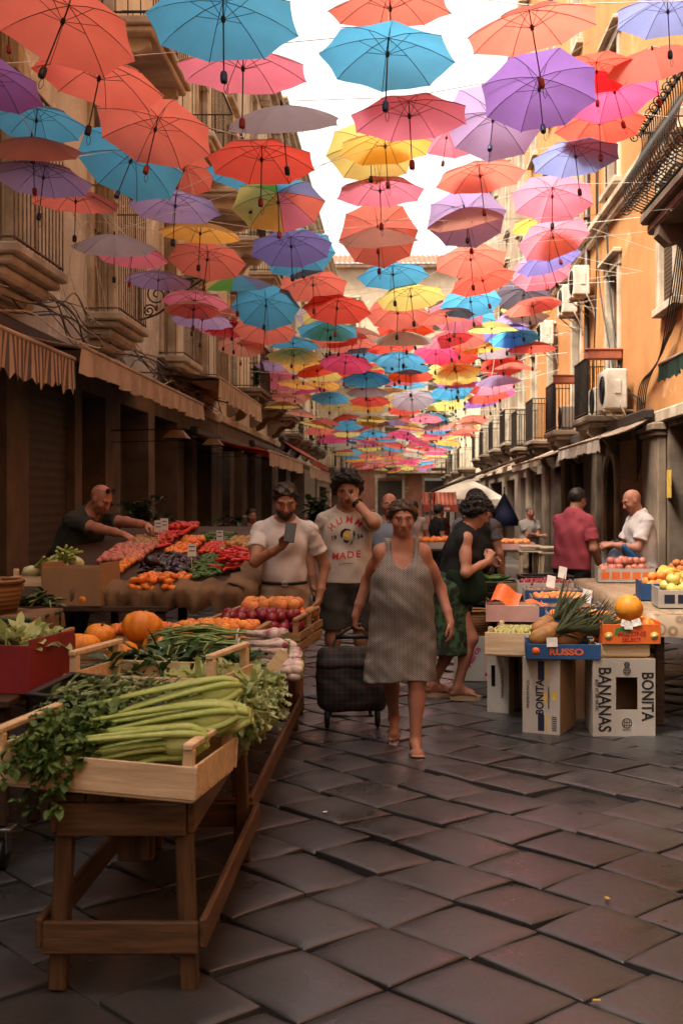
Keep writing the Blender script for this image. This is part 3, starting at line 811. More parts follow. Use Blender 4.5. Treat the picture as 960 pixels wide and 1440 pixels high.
def shaft_mb(n=6):
    m = MB(); m.tube([(0, 0, 0.03), (0, 0, -0.16), (0, 0, -0.50)], [0.0045, 0.0055, 0.005], n); m.lathe([(0.0, 0.045), (.008, .035), (.012, .0), (0, -.002)], 8); return m
def handle_mb():
    m = MB(); m.lathe([(0, -0.575), (.020, -.574), (.024, -.560), (.024, -.525), (.020, -.503), (.010, -.498), (0, -.498)], 10)
    return m
def strap_mb():
    m = MB(); m.tube(crv([(0.018, 0, -.57), (.03, .008, -.61), (.018, .015, -.645), (.002, .008, -.61), (.010, 0, -.57)], 4), .0022, 4); return m
RIB = rib_mb().build('rib', M['rib']).data; SHAFT = shaft_mb().build('shaft', M['shaft']).data
for nm in ('rib', 'shaft'): bpy.data.objects.remove(bpy.data.objects[nm])
HANDLE = {}
for hn, hm in (('k', M['black_plastic']), ('r', mat('handle_red', (0.25, 0.015, 0.015), rough=0.4)), ('b', mat('handle_navy', (0.015, 0.035, 0.10), rough=0.4))):
    o = handle_mb().build('handle', hm); HANDLE[hn] = o.data; bpy.data.objects.remove(o)
o = strap_mb().build('strap', M['rib']); STRAP = o.data; bpy.data.objects.remove(o)
RAINBOW = ['coral', 'pink', 'orange', 'yellow', 'yellow', 'green', 'blue', 'periwinkle']
_can = {}
def canopy_mesh(color, var, hi):
    key = (color, var, hi)
    if key not in _can:
        if color == 'rainbow': m, _ = canopy_mb(var, 8, hi); mats = [UM[c] for c in RAINBOW]
        else: m, _ = canopy_mb(var, 1, hi); mats = UM[color]
        o = m.build('canopy', mats); _can[key] = o.data; bpy.data.objects.remove(o)
    return _can[key]
def far_mesh(color, var):
    key = (color, var, 'far')
    if key not in _can:
        m, _ = canopy_mb(var, 1, False)
        for f in range(0): pass
        m.tube([(0, 0, 0.02), (0, 0, -0.50)], 0.005, 4, 1); m.ball((0, 0, -.53), (.024, .024, .038), 6, 4, 1)
        for k in range(8):
            a = 2 * PI * k / 8; c = Vector((math.cos(a), math.sin(a), 0))
            m.tube([c * (.5 * t) + Vector((0, 0, -.155 * t ** 1.75 - .005)) for t in (.05, .6, 1.0)], .0025, 3, 1, False)
        o = m.build('umbrella', [UM[color] if color != 'rainbow' else UM['yellow'], M['rib']]); _can[key] = o.data; bpy.data.objects.remove(o)
    return _can[key]
wire_pts = {}
GU = 'umbrellas strung over the street'
def umbrella(px, py, w, h, color, label, hand='k', roll=0.0, top=False, group=None, Y=None, yawd=None):
    """centre of the canopy's outline in the photograph, its width and height there; top: its upper side shows"""
    Yp = F * 3.55 / max(60, (CY - py))
    Yw = F * 1.0 / w
    if Y is None: Y = max(Yp * 0.62, min(Yp * 1.22, Yw))
    if (px - CX) * Y / F < -3.1: Y = 3.1 * F / (CX - px)
    if (px - CX) * Y / F > 3.0: Y = 3.0 * F / (px - CX)
    D = max(0.80, min(1.14, w * Y / F))
    D *= 1.06; p = at(px, py, Y)
    el = math.atan2(p.z - CZ, Y)
    q = min(0.98, max(0.0, (h / w - 0.05)))
    ang = math.asin(q)
    pitch = (ang - el) if not top else (-ang * 0.55 - el)
    pitch = max(R(-42), min(R(48), pitch))
    # canopy's outline centre sits about 0.09 D below the apex along the axis
    e = Euler((-pitch, R(roll), 0), 'XYZ')
    e = Matrix.Rotation(R(roll), 3, 'Y') @ Matrix.Rotation(-pitch, 3, 'X')
    yaw = (0 if color == 'rainbow' else rnd.uniform(0, 0.78)) if yawd is None else R(yawd)
    Rm = e @ Matrix.Rotation(yaw, 3, 'Z')
    apex = p + Rm @ Vector((0, 0, 0.085 * D))
    t = thing('umbrella', label, 'umbrella', apex, 0, group or GU)
    t.rotation_euler = Rm.to_euler(); t.scale = (D, D, D)
    var = rnd.randrange(4)
    link('canopy', canopy_mesh(color, var, True), t)
    link('rib', RIB, t); sh = link('shaft', SHAFT, t); ho = link('handle', HANDLE[hand], t); link('strap', STRAP, ho)
    wire_pts.setdefault(round(Y / 1.35), []).append(apex)
    return t

U = [
 # px, py, w, h, colour, label, handle, roll, top
 (92, 22, 205, 142, 'coral', 'big coral umbrella filling the upper corner above the grey balcony wall', 'k', 14),
 (12, -4, 150, 60, 'magenta', 'magenta umbrella barely showing in the very top corner', 'r', 0),
 (-14, 108, 112, 66, 'purple', 'purple umbrella cut by the picture edge, under the big coral one', 'b', 8),
 (52, 164, 132, 60, 'blue', 'blue umbrella over the peeling balcony, above the salmon one', 'b', 3),
 (141, 103, 176, 84, 'coral', 'dusty coral umbrella between the big coral one and the red one below', 'k', 10),
 (220, 176, 158, 106, 'coral', 'coral umbrella showing all its ribs, in front of a blue one', 'r', 7),
 (186, 222, 146, 110, 'blue', 'deep blue umbrella half hidden behind the ribbed coral one', 'b', 12),
 (46, 205, 120, 36, 'salmon', 'salmon umbrella seen nearly edge-on below the edge blue one', 'r', 5, True),
 (62, 244, 132, 58, 'lavender', 'lavender umbrella under the edge-on salmon one', 'b', 4),
 (107, 278, 120, 34, 'coral', 'flat coral umbrella beneath the lavender one by the old wall', 'k', 2),
 (260, 237, 76, 64, 'coral', 'small coral umbrella peeping out behind the deep blue one', 'r', 10),
 (314, 18, 205, 120, 'blue', 'largest sky blue umbrella at the top beside the white sky', 'b', -2),
 (342, 88, 178, 70, 'pink', 'rose pink umbrella under the largest blue one', 'r', 1),
 (397, 163, 158, 48, 'grey', 'grey lilac umbrella with its top lit, above a red one', 'k', -3, True),
 (368, 218, 147, 70, 'red', 'bright red umbrella below the grey lilac one', 'r', 0),
 (356, 238, 124, 54, 'blue', 'blue umbrella hidden behind the bright red one', 'b', 3),
 (391, 280, 126, 82, 'rainbow', 'rainbow panelled umbrella with green, yellow, pink and blue gores', 'r', -4),
 (247, 284, 124, 52, 'lavender', 'pale purple umbrella beside the satellite dish', 'k', 2),
 (282, 323, 112, 30, 'orange', 'amber yellow umbrella lying flat above a coral one', 'k', 3),
 (292, 361, 104, 60, 'coral', 'coral umbrella directly under the amber yellow one', 'r', 3),
 (161, 340, 112, 40, 'grey', 'silvery lilac umbrella by the cage balcony', 'b', 6, True),
 (186, 355, 98, 38, 'pink', 'hot pink umbrella tucked under the silvery lilac one', 'r', 3),
 (223, 390, 92, 30, 'lavender', 'lilac umbrella above the iron scroll bracket', 'r', 2),
 (275, 419, 92, 34, 'pink', 'candy pink umbrella in front of the iron scroll bracket', 'r', 3),
 (272, 432, 80, 26, 'salmon', 'salmon umbrella just below the candy pink one', 'k', 2),
 (285, 446, 84, 28, 'lavender', 'lilac umbrella below the salmon and candy pink pair', 'b', 4),
 (409, 342, 112, 58, 'indigo', 'indigo umbrella below the rainbow panelled one', 'b', -4),
 (420, 352, 98, 70, 'blue', 'blue umbrella framing the indigo one from behind', 'b', -12),
 (332, 395, 96, 26, 'rainbow', 'multicoloured umbrella seen edge-on above a blue one', 'r', 0, True),
 (374, 427, 92, 68, 'blue', 'turquoise umbrella showing all ribs under the multicoloured edge-on one', 'k', 0),
 (440, 397, 94, 50, 'coral', 'coral umbrella under the framed indigo one', 'r', -3),
 (474, 430, 92, 46, 'red', 'red umbrella overlapping the coral one over mid street', 'r', 3),
 (373, 460, 86, 42, 'coral', 'coral umbrella behind the ribbed turquoise one', 'r', 2),
 (317, 458, 72, 30, 'pink', 'pale pink umbrella touching the lilac ones near the old wall', 'k', 3),
 (340, 483, 66, 34, 'salmon', 'dusty salmon umbrella with ribs seen face-on near the left awnings', 'r', 0),
 (461, 461, 84, 32, 'blue', 'sky blue umbrella under the mid street red one', 'k', 2),
 (449, 443, 66, 34, 'grey', 'grey violet umbrella squeezed between red and sky blue', 'k', 4),
 (495, 482, 70, 26, 'coral', 'flat coral umbrella beside the sky blue one', 'k', 0),
 (486, 507, 74, 32, 'magenta', 'crimson pink umbrella overlapping a red one', 'r', 4),
 (508, 520, 62, 32, 'red', 'red umbrella behind the crimson pink one', 'k', -3),
 (515, 530, 68, 24, 'blue', 'blue umbrella under the crimson and red pair', 'k', 0),
 (517, 549, 62, 20, 'grey', 'mauve grey umbrella in the middle above an orange red one', 'k', 0, True),
 (520, 561, 56, 18, 'red', 'orange red umbrella below the mauve grey one', 'k', 0),
 (567, 474, 86, 26, 'white', 'whitish lilac umbrella seen flat in mid street', 'k', 0, True),
 (561, 502, 74, 22, 'blue', 'azure umbrella under the whitish lilac one', 'k', 0),
 (571, 513, 68, 20, 'blue', 'azure umbrella second below the whitish lilac one', 'k', 2),
 (577, 525, 66, 20, 'red', 'red umbrella under the two azure ones', 'k', 0),
 (575, 538, 52, 14, 'blue', 'narrow blue umbrella under the red one of the middle column', 'k', 0),
 (579, 560, 60, 32, 'grey', 'plum grey umbrella low in the middle column', 'k', -3),
 (577, 413, 94, 40, 'yellow', 'lemon yellow umbrella in the middle over a coral one', 'k', -6),
 (559, 437, 88, 48, 'coral', 'coral umbrella covered by the lemon yellow one', 'k', 2),
 (570, 459, 80, 30, 'red', 'red umbrella beneath the lemon and coral pair', 'k', -2),
 (552, 382, 98, 40, 'blue', 'light blue umbrella just under the sky gap', 'k', -4),
 (532, 326, 106, 96, 'coral', 'coral umbrella turned fully towards the street below the sky gap', 'r', 0),
 (531, 330, 108, 38, 'salmon', 'rust salmon umbrella with bright top crossing the coral one', 'r', -2, True),
 (655, 302, 108, 86, 'lavender', 'dusky purple umbrella turned fully towards the street near the orange house', 'k', 0),
 (654, 302, 108, 36, 'salmon', 'rust umbrella with bright top crossing the dusky purple one', 'r', -12, True),
 (674, 242, 122, 50, 'coral', 'orange red umbrella hanging level by the edge of the orange house', 'r', -6),
 (534, 263, 119, 46, 'pink', 'pink umbrella floating in the sky gap under a yellow pair', 'r', -2),
 (541, 200, 128, 52, 'orange', 'golden orange umbrella covering a lemon one in the sky gap', 'r', -4),
 (522, 208, 122, 92, 'yellow', 'lemon umbrella behind the golden orange one', 'k', 0),
 (575, 156, 162, 70, 'pink', 'pink umbrella floating alone in the white sky', 'r', -3),
 (545, 68, 182, 100, 'blue', 'cyan umbrella high in the middle of the white sky', 'b', 2),
 (548, 4, 168, 54, 'coral', 'coral umbrella cut by the top edge above the cyan one', 'r', -2),
 (746, 30, 182, 72, 'coral', 'coral umbrella spread above the deep purple one', 'r', -10),
 (757, 120, 160, 116, 'purple', 'deep purple umbrella seen straight from below', 'b', -2),
 (693, 166, 134, 112, 'lavender', 'mauve umbrella behind the deep purple one', 'b', 8),
 (838, 96, 86, 48, 'red', 'red umbrella mostly hidden behind the deep purple one', 'r', 0),
 (842, 168, 122, 66, 'red', 'brick red umbrella behind the crimson one near the orange wall', 'r', 0),
 (862, 124, 128, 84, 'magenta', 'crimson umbrella in front of the iron goose breast balcony', 'r', -10),
 (918, 82, 132, 62, 'coral', 'coral umbrella beside the iron goose breast balcony', 'r', -18, True),
 (938, 10, 144, 72, 'periwinkle', 'dull blue umbrella in the top corner over the orange house', 'k', -2),
 (808, 215, 122, 58, 'periwinkle', 'periwinkle umbrella over the rose one by the orange wall', 'k', -5),
 (776, 272, 113, 72, 'pink', 'rose umbrella with visible ribs by the orange wall', 'k', 3),
 (767, 310, 96, 38, 'orange', 'orange umbrella hidden under the ribbed rose one', 'r', -4),
 (776, 330, 99, 64, 'pink', 'second rose umbrella under the orange one', 'r', -12),
 (770, 362, 90, 38, 'indigo', 'indigo umbrella tilted across the rose ones', 'k', -16),
 (760, 376, 84, 62, 'pink', 'lowest rose umbrella by the upper air conditioners', 'r', -10),
 (628, 190, 62, 36, 'pink', 'small pink umbrella peeping from behind the mauve one in the sky', 'r', 8),
 (661, 361, 99, 50, 'coral', 'coral umbrella under the dusky purple and rust pair', 'k', -4),
 (677, 391, 90, 40, 'red', 'rust red umbrella over the azure one near the pipe', 'r', -14, False),
 (661, 421, 84, 48, 'blue', 'azure umbrella overlapping a pink one, near the orange house', 'k', -6),
 (641, 440, 78, 48, 'pink', 'pink umbrella behind the overlapping azure one', 'k', 6),
 (660, 450, 70, 48, 'blue', 'royal blue umbrella below the overlapping pink one', 'k', -14),
 (736, 412, 78, 54, 'slate', 'charcoal umbrella in front of a yellow one', 'k', 4),
 (741, 424, 74, 44, 'yellow', 'yellow umbrella showing round the charcoal one', 'k', -4),
 (733, 443, 74, 26, 'lavender', 'lilac umbrella below the charcoal one', 'k', -4),
 (729, 449, 68, 22, 'salmon', 'salmon umbrella tilted below the charcoal one', 'k', -8, True),
 (707, 464, 72, 24, 'indigo', 'indigo umbrella below the salmon one near the far shutters', 'k', -8),
 (700, 480, 60, 24, 'coral', 'coral umbrella below the indigo one near the far shutters', 'k', -6),
 (705, 494, 66, 20, 'grey', 'grey violet umbrella on top of a red one near the far shutters', 'k', -6, True),
 (705, 512, 60, 34, 'red', 'deep red umbrella under the grey violet one near the far shutters', 'k', -2),
 (638, 494, 68, 48, 'red', 'red umbrella with ribs showing over a yellow one', 'k', 0),
 (641, 520, 68, 28, 'yellow', 'yellow umbrella under the ribbed red one', 'k', -4),
 (640, 530, 62, 18, 'orange', 'orange umbrella under the yellow one of the ribbed red', 'k', -3),
 (642, 535, 60, 18, 'purple', 'violet umbrella under the orange one of the ribbed red', 'k', -3),
 (634, 547, 58, 20, 'blue', 'blue umbrella above the low pair of yellow ones', 'k', -4),
 (638, 554, 54, 18, 'yellow', 'yellow umbrella right under the low blue one', 'k', -4),
 (625, 568, 52, 16, 'yellow', 'lower yellow umbrella beneath the blue and yellow pair', 'k', -3),
 (401, 475, 54, 18, 'coral', 'coral umbrella above a blue and a lime one', 'k', 3),
 (412, 480, 74, 20, 'blue', 'blue umbrella partly covered by the lime one', 'k', 3),
 (413, 497, 74, 26, 'yellow', 'lime yellow umbrella with a blue edge behind it', 'k', 0),
 (384, 513, 46, 16, 'lavender', 'lilac umbrella over the strawberry one near the left row', 'k', 3),
 (393, 531, 52, 34, 'pink', 'strawberry umbrella turned to the street near the left row', 'r', 8),
 (412, 552, 50, 30, 'salmon', 'dusty red umbrella below the strawberry one', 'k', 3),
 (444, 512, 54, 22, 'pink', 'rose umbrella above two more rose ones', 'k', 4),
 (453, 526, 52, 20, 'pink', 'rose umbrella sandwiched between rose and orange', 'k', 2),
 (453, 539, 50, 18, 'orange', 'orange umbrella under the sandwiched rose one', 'k', 2),
 (464, 557, 52, 20, 'blue', 'blue umbrella under the orange one of the left column', 'k', 2),
 (476, 571, 46, 15, 'tan', 'tan umbrella low in the left column', 'k', 0),
 (517, 569, 48, 18, 'orange', 'orange umbrella low in the middle under the orange red one', 'k', 0),
 (568, 575, 46, 16, 'red', 'red umbrella low in the middle under the plum grey one', 'k', 0),
 (700, 533, 64, 20, 'lavender', 'mauve umbrella heading the stack by the black balconies', 'k', -6, True),
 (691, 542, 62, 22, 'pink', 'pink umbrella second in the stack by the black balconies', 'k', -8),
 (685, 555, 58, 20, 'red', 'red umbrella third in the stack by the black balconies', 'k', -8),
 (677, 563, 52, 16, 'purple', 'violet umbrella lowest in the stack by the black balconies', 'k', -8),
]
for u in U:
    px, py, w_, h_, c_, lb, hd, rl = u[:8]
    umbrella(px, py, w_, h_, c_, lb, hd, rl, u[8] if len(u) > 8 else False)
# the rows farther down the street, where the umbrellas pack into one dotted roof
FARC = ['pink', 'pink', 'coral', 'coral', 'coral', 'blue', 'blue', 'yellow', 'lavender', 'orange', 'white', 'salmon', 'magenta', 'yellow', 'red']
FARN = {'pink': 'pink', 'coral': 'coral', 'blue': 'blue', 'yellow': 'yellow', 'lavender': 'lilac', 'orange': 'orange', 'white': 'off-white', 'salmon': 'salmon', 'magenta': 'crimson', 'red': 'red'}
r3 = random.Random(21)
Yr = 35.5; far_rows = []; nfar = 0
for k in range(48):
    Y_ = r3.uniform(19, 36); c = r3.choice(FARC); x = r3.uniform(-3.1, 2.8); t = thing('umbrella', '%s umbrella half covered among the crowded middle rows' % FARN[c], 'umbrella', (x, Y_, 5.05 - .055 * (Y_ - 16) + r3.uniform(-.12, .12)), 0, 'half covered %s umbrellas' % FARN[c])
    t.rotation_euler = (R(r3.uniform(-16, 10)), R(r3.uniform(-12, 12)), r3.random()); link('canopy', canopy_mesh(c, r3.randrange(4), True), t); link('rib', RIB, t); link('shaft', SHAFT, t); link('handle', HANDLE['k'], t)
while Yr < 84 and nfar < 138:
    zc = 4.0 - .004 * (Yr - 36)
    xs = [-2.55, -1.6, -.7, .25, 1.2, 2.15] if Yr < 44 else [-2.4, -1.35, -.3, .75, 1.8]
    far_rows.append((Yr, zc))
    for x in xs:
        c = r3.choice(FARC); D = r3.uniform(.98, 1.14)
        x += r3.uniform(-.18, .18)
        if Yr < 42:
            t = thing('umbrella', '%s umbrella in the distant rows packed into a dotted roof' % FARN[c], 'umbrella', (0, 0, 0), 0, 'distant %s umbrellas' % FARN[c])
            link('canopy', canopy_mesh(c, r3.randrange(4), False), t); link('rib', RIB, t); link('shaft', SHAFT, t); link('handle', HANDLE['k'], t)
        else:
            t = link('umbrella', far_mesh(c, r3.randrange(4)))
            tag(t, '%s umbrella in the distant rows packed into a dotted roof' % FARN[c], 'umbrella', 'distant %s umbrellas' % FARN[c])
        t.location = (x, Yr + r3.uniform(-.25, .25), zc + r3.uniform(-.16, .10)); t.scale = (D, D, D)
        t.rotation_euler = (R(r3.uniform(-14, 10)), R(r3.uniform(-14, 14)), r3.random())
        nfar += 1
    Yr += 1.45 if Yr < 50 else 2.1
# the rows that go on over the viewpoint, unseen, added to shade the ground
for Yo, xs in ((5.6, (-2.6, -1.5, -.5, .6, 1.7, 2.8)), (3.2, (-2.8, -1.7, -.6, .5, 1.5, 2.6)), (.8, (-2.7, -1.6, -.5, .6, 1.6, 2.7)), (-1.8, (-2.8, -1.7, -.6, .5, 1.5, 2.6)), (-4.4, (-2.7, -1.6, -.5, .6, 1.6, 2.7))):
    for x in xs:
        c = r3.choice(['coral', 'blue', 'pink', 'lavender', 'yellow', 'red']); t = link('umbrella', far_mesh(c, r3.randrange(4)), None, (x + r3.uniform(-.1, .1), Yo + r3.uniform(-.3, .3), 5.15 + r3.uniform(-.15, .15)), (R(r3.uniform(-12, 12)), R(r3.uniform(-10, 10)), r3.random()))
        tag(t, '%s umbrella in the rows over the viewpoint, unseen, added for shade' % FARN.get(c, c), 'umbrella', 'unseen umbrellas added over the viewpoint')
# ---------------- wires from wall to wall through the umbrellas' tips
def lace(name, pts, r, material, label, cat, group=None):
    m = MB(); m.tube(pts, r, 4); o = m.build(name, material); tag(o, label, cat, group); return o
for k in sorted(wire_pts):
    P = sorted(wire_pts[k], key=lambda p: p.x)
    Ym = sum(p.y for p in P) / len(P); zm = sum(p.z for p in P) / len(P)
    pts = [Vector((WL + .01, Ym, zm + .45))] + [Vector((p.x, p.y, p.z + .035)) for p in P if -3.9 < p.x < 3.6] + [Vector((WR - .01, Ym, zm + .45))]
    lace('umbrella_wire', pts, 0.004 if Ym < 20 else .005, M['cable_pale'], 'thin steel wire carrying umbrellas across the street from wall to wall', 'wire', 'wires carrying the umbrellas')
for Yv, zc in far_rows[::2]:
    lace('umbrella_wire', [(WL + .02, Yv, zc + .3), (0, Yv, zc + .04), (WR + .12, Yv, zc + .3)], .006, M['cable_pale'], 'thin steel wire carrying umbrellas across the street from wall to wall', 'wire', 'wires carrying the umbrellas')
# fairy-light strings with little bulbs drooping between the rows
def fairy(y, z, sag, ya=0.0):
    m = MB(); pts = []
    for i in range(25):
        t = i / 24; x = WL + .02 + (WR - WL - .04) * t
        pts.append(Vector((x, y + ya * t, z - sag * 4 * t * (1 - t))))
    m.tube(pts, .0035, 3)
    for p in pts[1:-1]: m.ball(p + Vector((0, 0, -.02)), .009, 5, 4)
    o = m.build('fairy_light_string', M['cable_pale']); tag(o, 'drooping string of tiny unlit fairy lights stretched across the street', 'string lights', 'fairy light strings')
for y, z, s_ in ((13.5, 5.0, .25), (16, 5.3, .3), (19, 5.2, .3), (22.5, 5.3, .35), (26, 5.2, .3), (30, 5.3, .35), (35, 5.2, .3)): fairy(y, z, s_, r3.uniform(-.6, .6))
# ================================================================ street furniture on the walls
def awning(name, label, X0, X1, ya, yb, z0, z1, val, mtop, mval, scallop=0, sag=0.05, arms=True, bar=True):
    """cloth from the wall (X0,z0) to the front bar (X1,z1), valance hanging val"""
    t = thing(name, label, 'awning', (X0, (ya + yb) / 2, z0)); yc = (ya + yb) / 2
    n = max(8, int((yb - ya) * 3)); gr = []
    for i in range(n + 1):
        y = ya + (yb - ya) * i / n - yc; row = []
        for j in range(7):
            f = j / 6; row.append(((X1 - X0) * f, y, (z1 - z0) * f - sag * 4 * f * (1 - f) * (0.6 + 0.4 * math.sin(y * 5)) ))
        gr.append(row)
    m = MB(); m.sheet(gr); gr2 = [[(p[0], p[1], p[2] - .012) for p in r] for r in gr]; m.sheet([r[::-1] for r in gr2]); m.build('canopy', mtop, t)
    m = MB(); gr = []; nn = n * 6
    for i in range(nn + 1):
        y = ya + (yb - ya) * i / nn - yc
        v = val * (1 + 0.06 * math.sin(y * 3.1) + 0.04 * math.sin(y * 9))
        if scallop: v -= val * .22 * abs(math.sin(y * PI / scallop))
        wv = 0.02 * math.sin(y * 11) + .012 * math.sin(y * 23)
        gr.append([(X1 - X0 + (0.01 if X1 > X0 else -.01) + wv * f, y, z1 - z0 - .02 - v * f) for f in (0, .3, .65, 1)])
    m.sheet(gr); m.build('valance', mval, t)
    if bar:
        m = MB(); m.tube([(X1 - X0, ya - yc, z1 - z0), (X1 - X0, yb - yc, z1 - z0)], .025, 8); m.build('front_bar', M['limestone'], t)
        m = MB(); m.box((0.03 * (1 if X1 > X0 else -1), 0, .05), (.16, yb - ya, .16), .03); m.build('cassette', M['dark_sheet'], t)
    if arms:
        for y in (ya + .3, yb - .3):
            m = MB(); m.tube([(0, y - yc, -.1), ((X1 - X0) * .5, y - yc + .1, (z1 - z0) * .5 - .12), (X1 - X0, y - yc, z1 - z0)], .018, 6); m.build('arm', M['black_iron'], t)
    return t
M['dark_sheet'] = mat('dark_sheet', (0.035, 0.028, 0.024), rough=0.6)
M['canvas_beige'] = mat('canvas_beige', (0.66, 0.55, 0.45), (0.48, 0.38, 0.30), 2.5, 0.9, 0.2, 12, trans=0.25)
M['canvas_cream'] = mat('canvas_cream', (0.66, 0.56, 0.43), (0.50, 0.41, 0.30), 2, 0.9, 0.2, 12, trans=0.3)
M['canvas_white'] = mat('canvas_white', (0.58, 0.50, 0.42), (0.44, 0.36, 0.29), 2, 0.9, 0.2, 12, trans=0.3)
M['canvas_red'] = mat('canvas_red', (0.62, 0.13, 0.075), (0.46, 0.09, 0.055), 2, 0.85, 0.2, 12, trans=0.35)
M['canvas_green'] = mat('canvas_green', (0.035, 0.09, 0.06), (0.02, 0.055, 0.035), 3, 0.85, trans=0.2)
M['stripe_valance'] = stripemat('stripe_valance', (0.60, 0.48, 0.36), (0.17, 0.155, 0.165), 1, 9.0)
M['stripe_cream'] = stripemat('stripe_cream', (0.68, 0.57, 0.44), (0.54, 0.42, 0.31), 1, 3.0, soft=.1)
awning('striped_awning', 'sagging awning with grey and beige striped valance by the first shopfront', WL + .02, -3.08, 7.4, 11.15, 3.25, 2.83, .36, M['canvas_beige'], M['stripe_valance'], 0.16)
awning('beige_awning', 'long half-rolled beige awning under the bundled cables of the old building', WL + .02, -3.1, 11.45, 18.6, 3.30, 3.0, .24, M['canvas_beige'], M['canvas_beige'])
awning('cream_awning', 'cream awning with drooping flap beyond the long beige one', WL + .02, -3.12, 20.4, 26.6, 3.85, 3.62, .34, M['stripe_cream'], M['stripe_cream'])
awning('red_awning', 'red canvas awning sloping low over stalls, first of the red ones', WL + .3, -2.45, 22.2, 30.0, 2.75, 2.42, .25, M['canvas_red'], M['canvas_beige'])
awning('red_awning', 'red canvas awning behind the first red one', WL + .3, -2.35, 31, 40, 2.95, 2.36, .25, M['canvas_red'], M['canvas_beige'])
awning('red_awning', 'small steep red awning highest of the red ones', WL + .1, -3.0, 41, 50, 3.6, 2.9, .2, M['canvas_red'], M['canvas_red'])
awning('white_awning', 'folded white awning with saw-tooth valance on the orange house', WR - .16, 2.98, 17.4, 21.8, 2.72, 2.42, .21, M['canvas_cream'], M['canvas_white'], .11)
awning('cream_awning', 'narrow cream awning behind the saw-tooth one', WR - .16, 2.75, 22.6, 28.4, 2.70, 2.30, .12, M['canvas_cream'], M['canvas_cream'])
awning('green_awning', 'green awning with scalloped edge below the cables of the orange house', WR - .02, 3.22, 12.3, 14.5, 3.42, 3.16, .22, M['canvas_green'], M['canvas_green'], .2)
# long sloping market canvas with its front pole across the street
t = thing('market_canvas', 'long brown market canvas sloping down from the orange house over the stalls', 'awning', (2.6, 24.5, 2.36))
m = MB(); m.sheet([[(-1.9 * f, y, -.72 * f - .06 * math.sin(f * PI)) for f in [k / 8 for k in range(9)]] for y in (0, .6, 1.3, 2.2, 3.2)])
m.build('canopy', M['canvas_beige'], t)
m = MB(); m.tube([(.05, -.02, .04), (-1.92, -.02, -.70)], .032, 8); m.build('pole', M['pier_stone'], t)
m = MB(); m.sheet([[(-1.9 + .01 * k, y, -.72 - .14 * f) for k, f in enumerate((0, .5, 1))] for y in (0, .8, 1.6, 2.4, 3.2)]); m.build('valance', M['canvas_white'], t)
for y in (.1, 3.1):
    m = MB(); m.tube([(-1.85, y, -.72), (-1.85, y, -2.62)], .02, 6); m.build('post', M['pipe_brown'], t)

def ac(label, X, Y, z, L=.82, H=.58, D=.32, face=-1):
    t = thing('air_conditioner', label, 'air conditioner', (X, Y, z))
    m = MB(); m.box((0, 0, H / 2), (D, L, H), .02); m.build('casing', M['white_plastic'], t)
    m = MB()
    for r in (.23, .18, .13, .08): 
        m.tube([(face * (D / 2 + .012), -.10 + r * math.cos(a), H / 2 + r * math.sin(a)) for a in [k * PI / 12 for k in range(25)]], .006, 4)
    for a in (0, PI / 4, PI / 2, 3 * PI / 4): m.tube([(face * (D / 2 + .012), -.10 - .23 * math.cos(a), H / 2 - .23 * math.sin(a)), (face * (D / 2 + .012), -.10 + .23 * math.cos(a), H / 2 + .23 * math.sin(a))], .004, 4)
    m.build('fan_grille', M['black_plastic'], t)
    m = MB(); m.lathe([(.24, 0), (.24, .006), (0, .006)], 20, 0, Matrix.Translation((face * (D / 2 + .001), -.10, H / 2)) @ Matrix.Rotation(R(90) * face, 4, 'Y')); m.build('fan_shade_disc', M['dark'], t)  # dark disc on a solid casing, the hollow's shade put into its colour
    m = MB(); m.box((.02, -L / 2 - .008, H * .55), (.10, .016, .22), .006); m.build('valve_cover', M['white_plastic'], t)
    for s in (-1, 1):
        m = MB(); m.beam((-D / 2 - .02, s * L * .32, -.02), (WR - X, s * L * .32, -.02), .04, .035, .003); m.beam((WR - X - .02, s * L * .32, -.35), (-D / 3, s * L * .32, -.035), .03, .02, .003); m.build('bracket', M['limestone'], t)
    m = MB(); m.tube(crv([(.05, -L / 2 - .02, .12), (.1, -L / 2 - .07, -.05), (.2, -L / 2 - .05, -.25), (WR - X - .02, -L / 2 - .02, -.5)], 6), .014, 6); m.build('hose', M['canvas_white'], t)
ac('beige air conditioner on the wall above the drainpipe, the topmost one', 3.62, 23.6, 5.55)
ac('beige air conditioner just behind and below the topmost one', 3.62, 25.2, 5.45)
ac('beige air conditioner alone beside the umbrella stack, farthest of the wall ones', 3.62, 29.0, 5.28)
ac('big air conditioner with thick curly hoses at the corner of the iron balcony', 3.60, 19.8, 3.0, .82, .66, .36)
ac('white air conditioner standing inside the planted iron balcony', 3.62, 21.2, 3.0, .7, .5, .28)
ac('small white air conditioner on the second iron balcony', 3.62, 25.4, 3.0, .7, .5, .28)
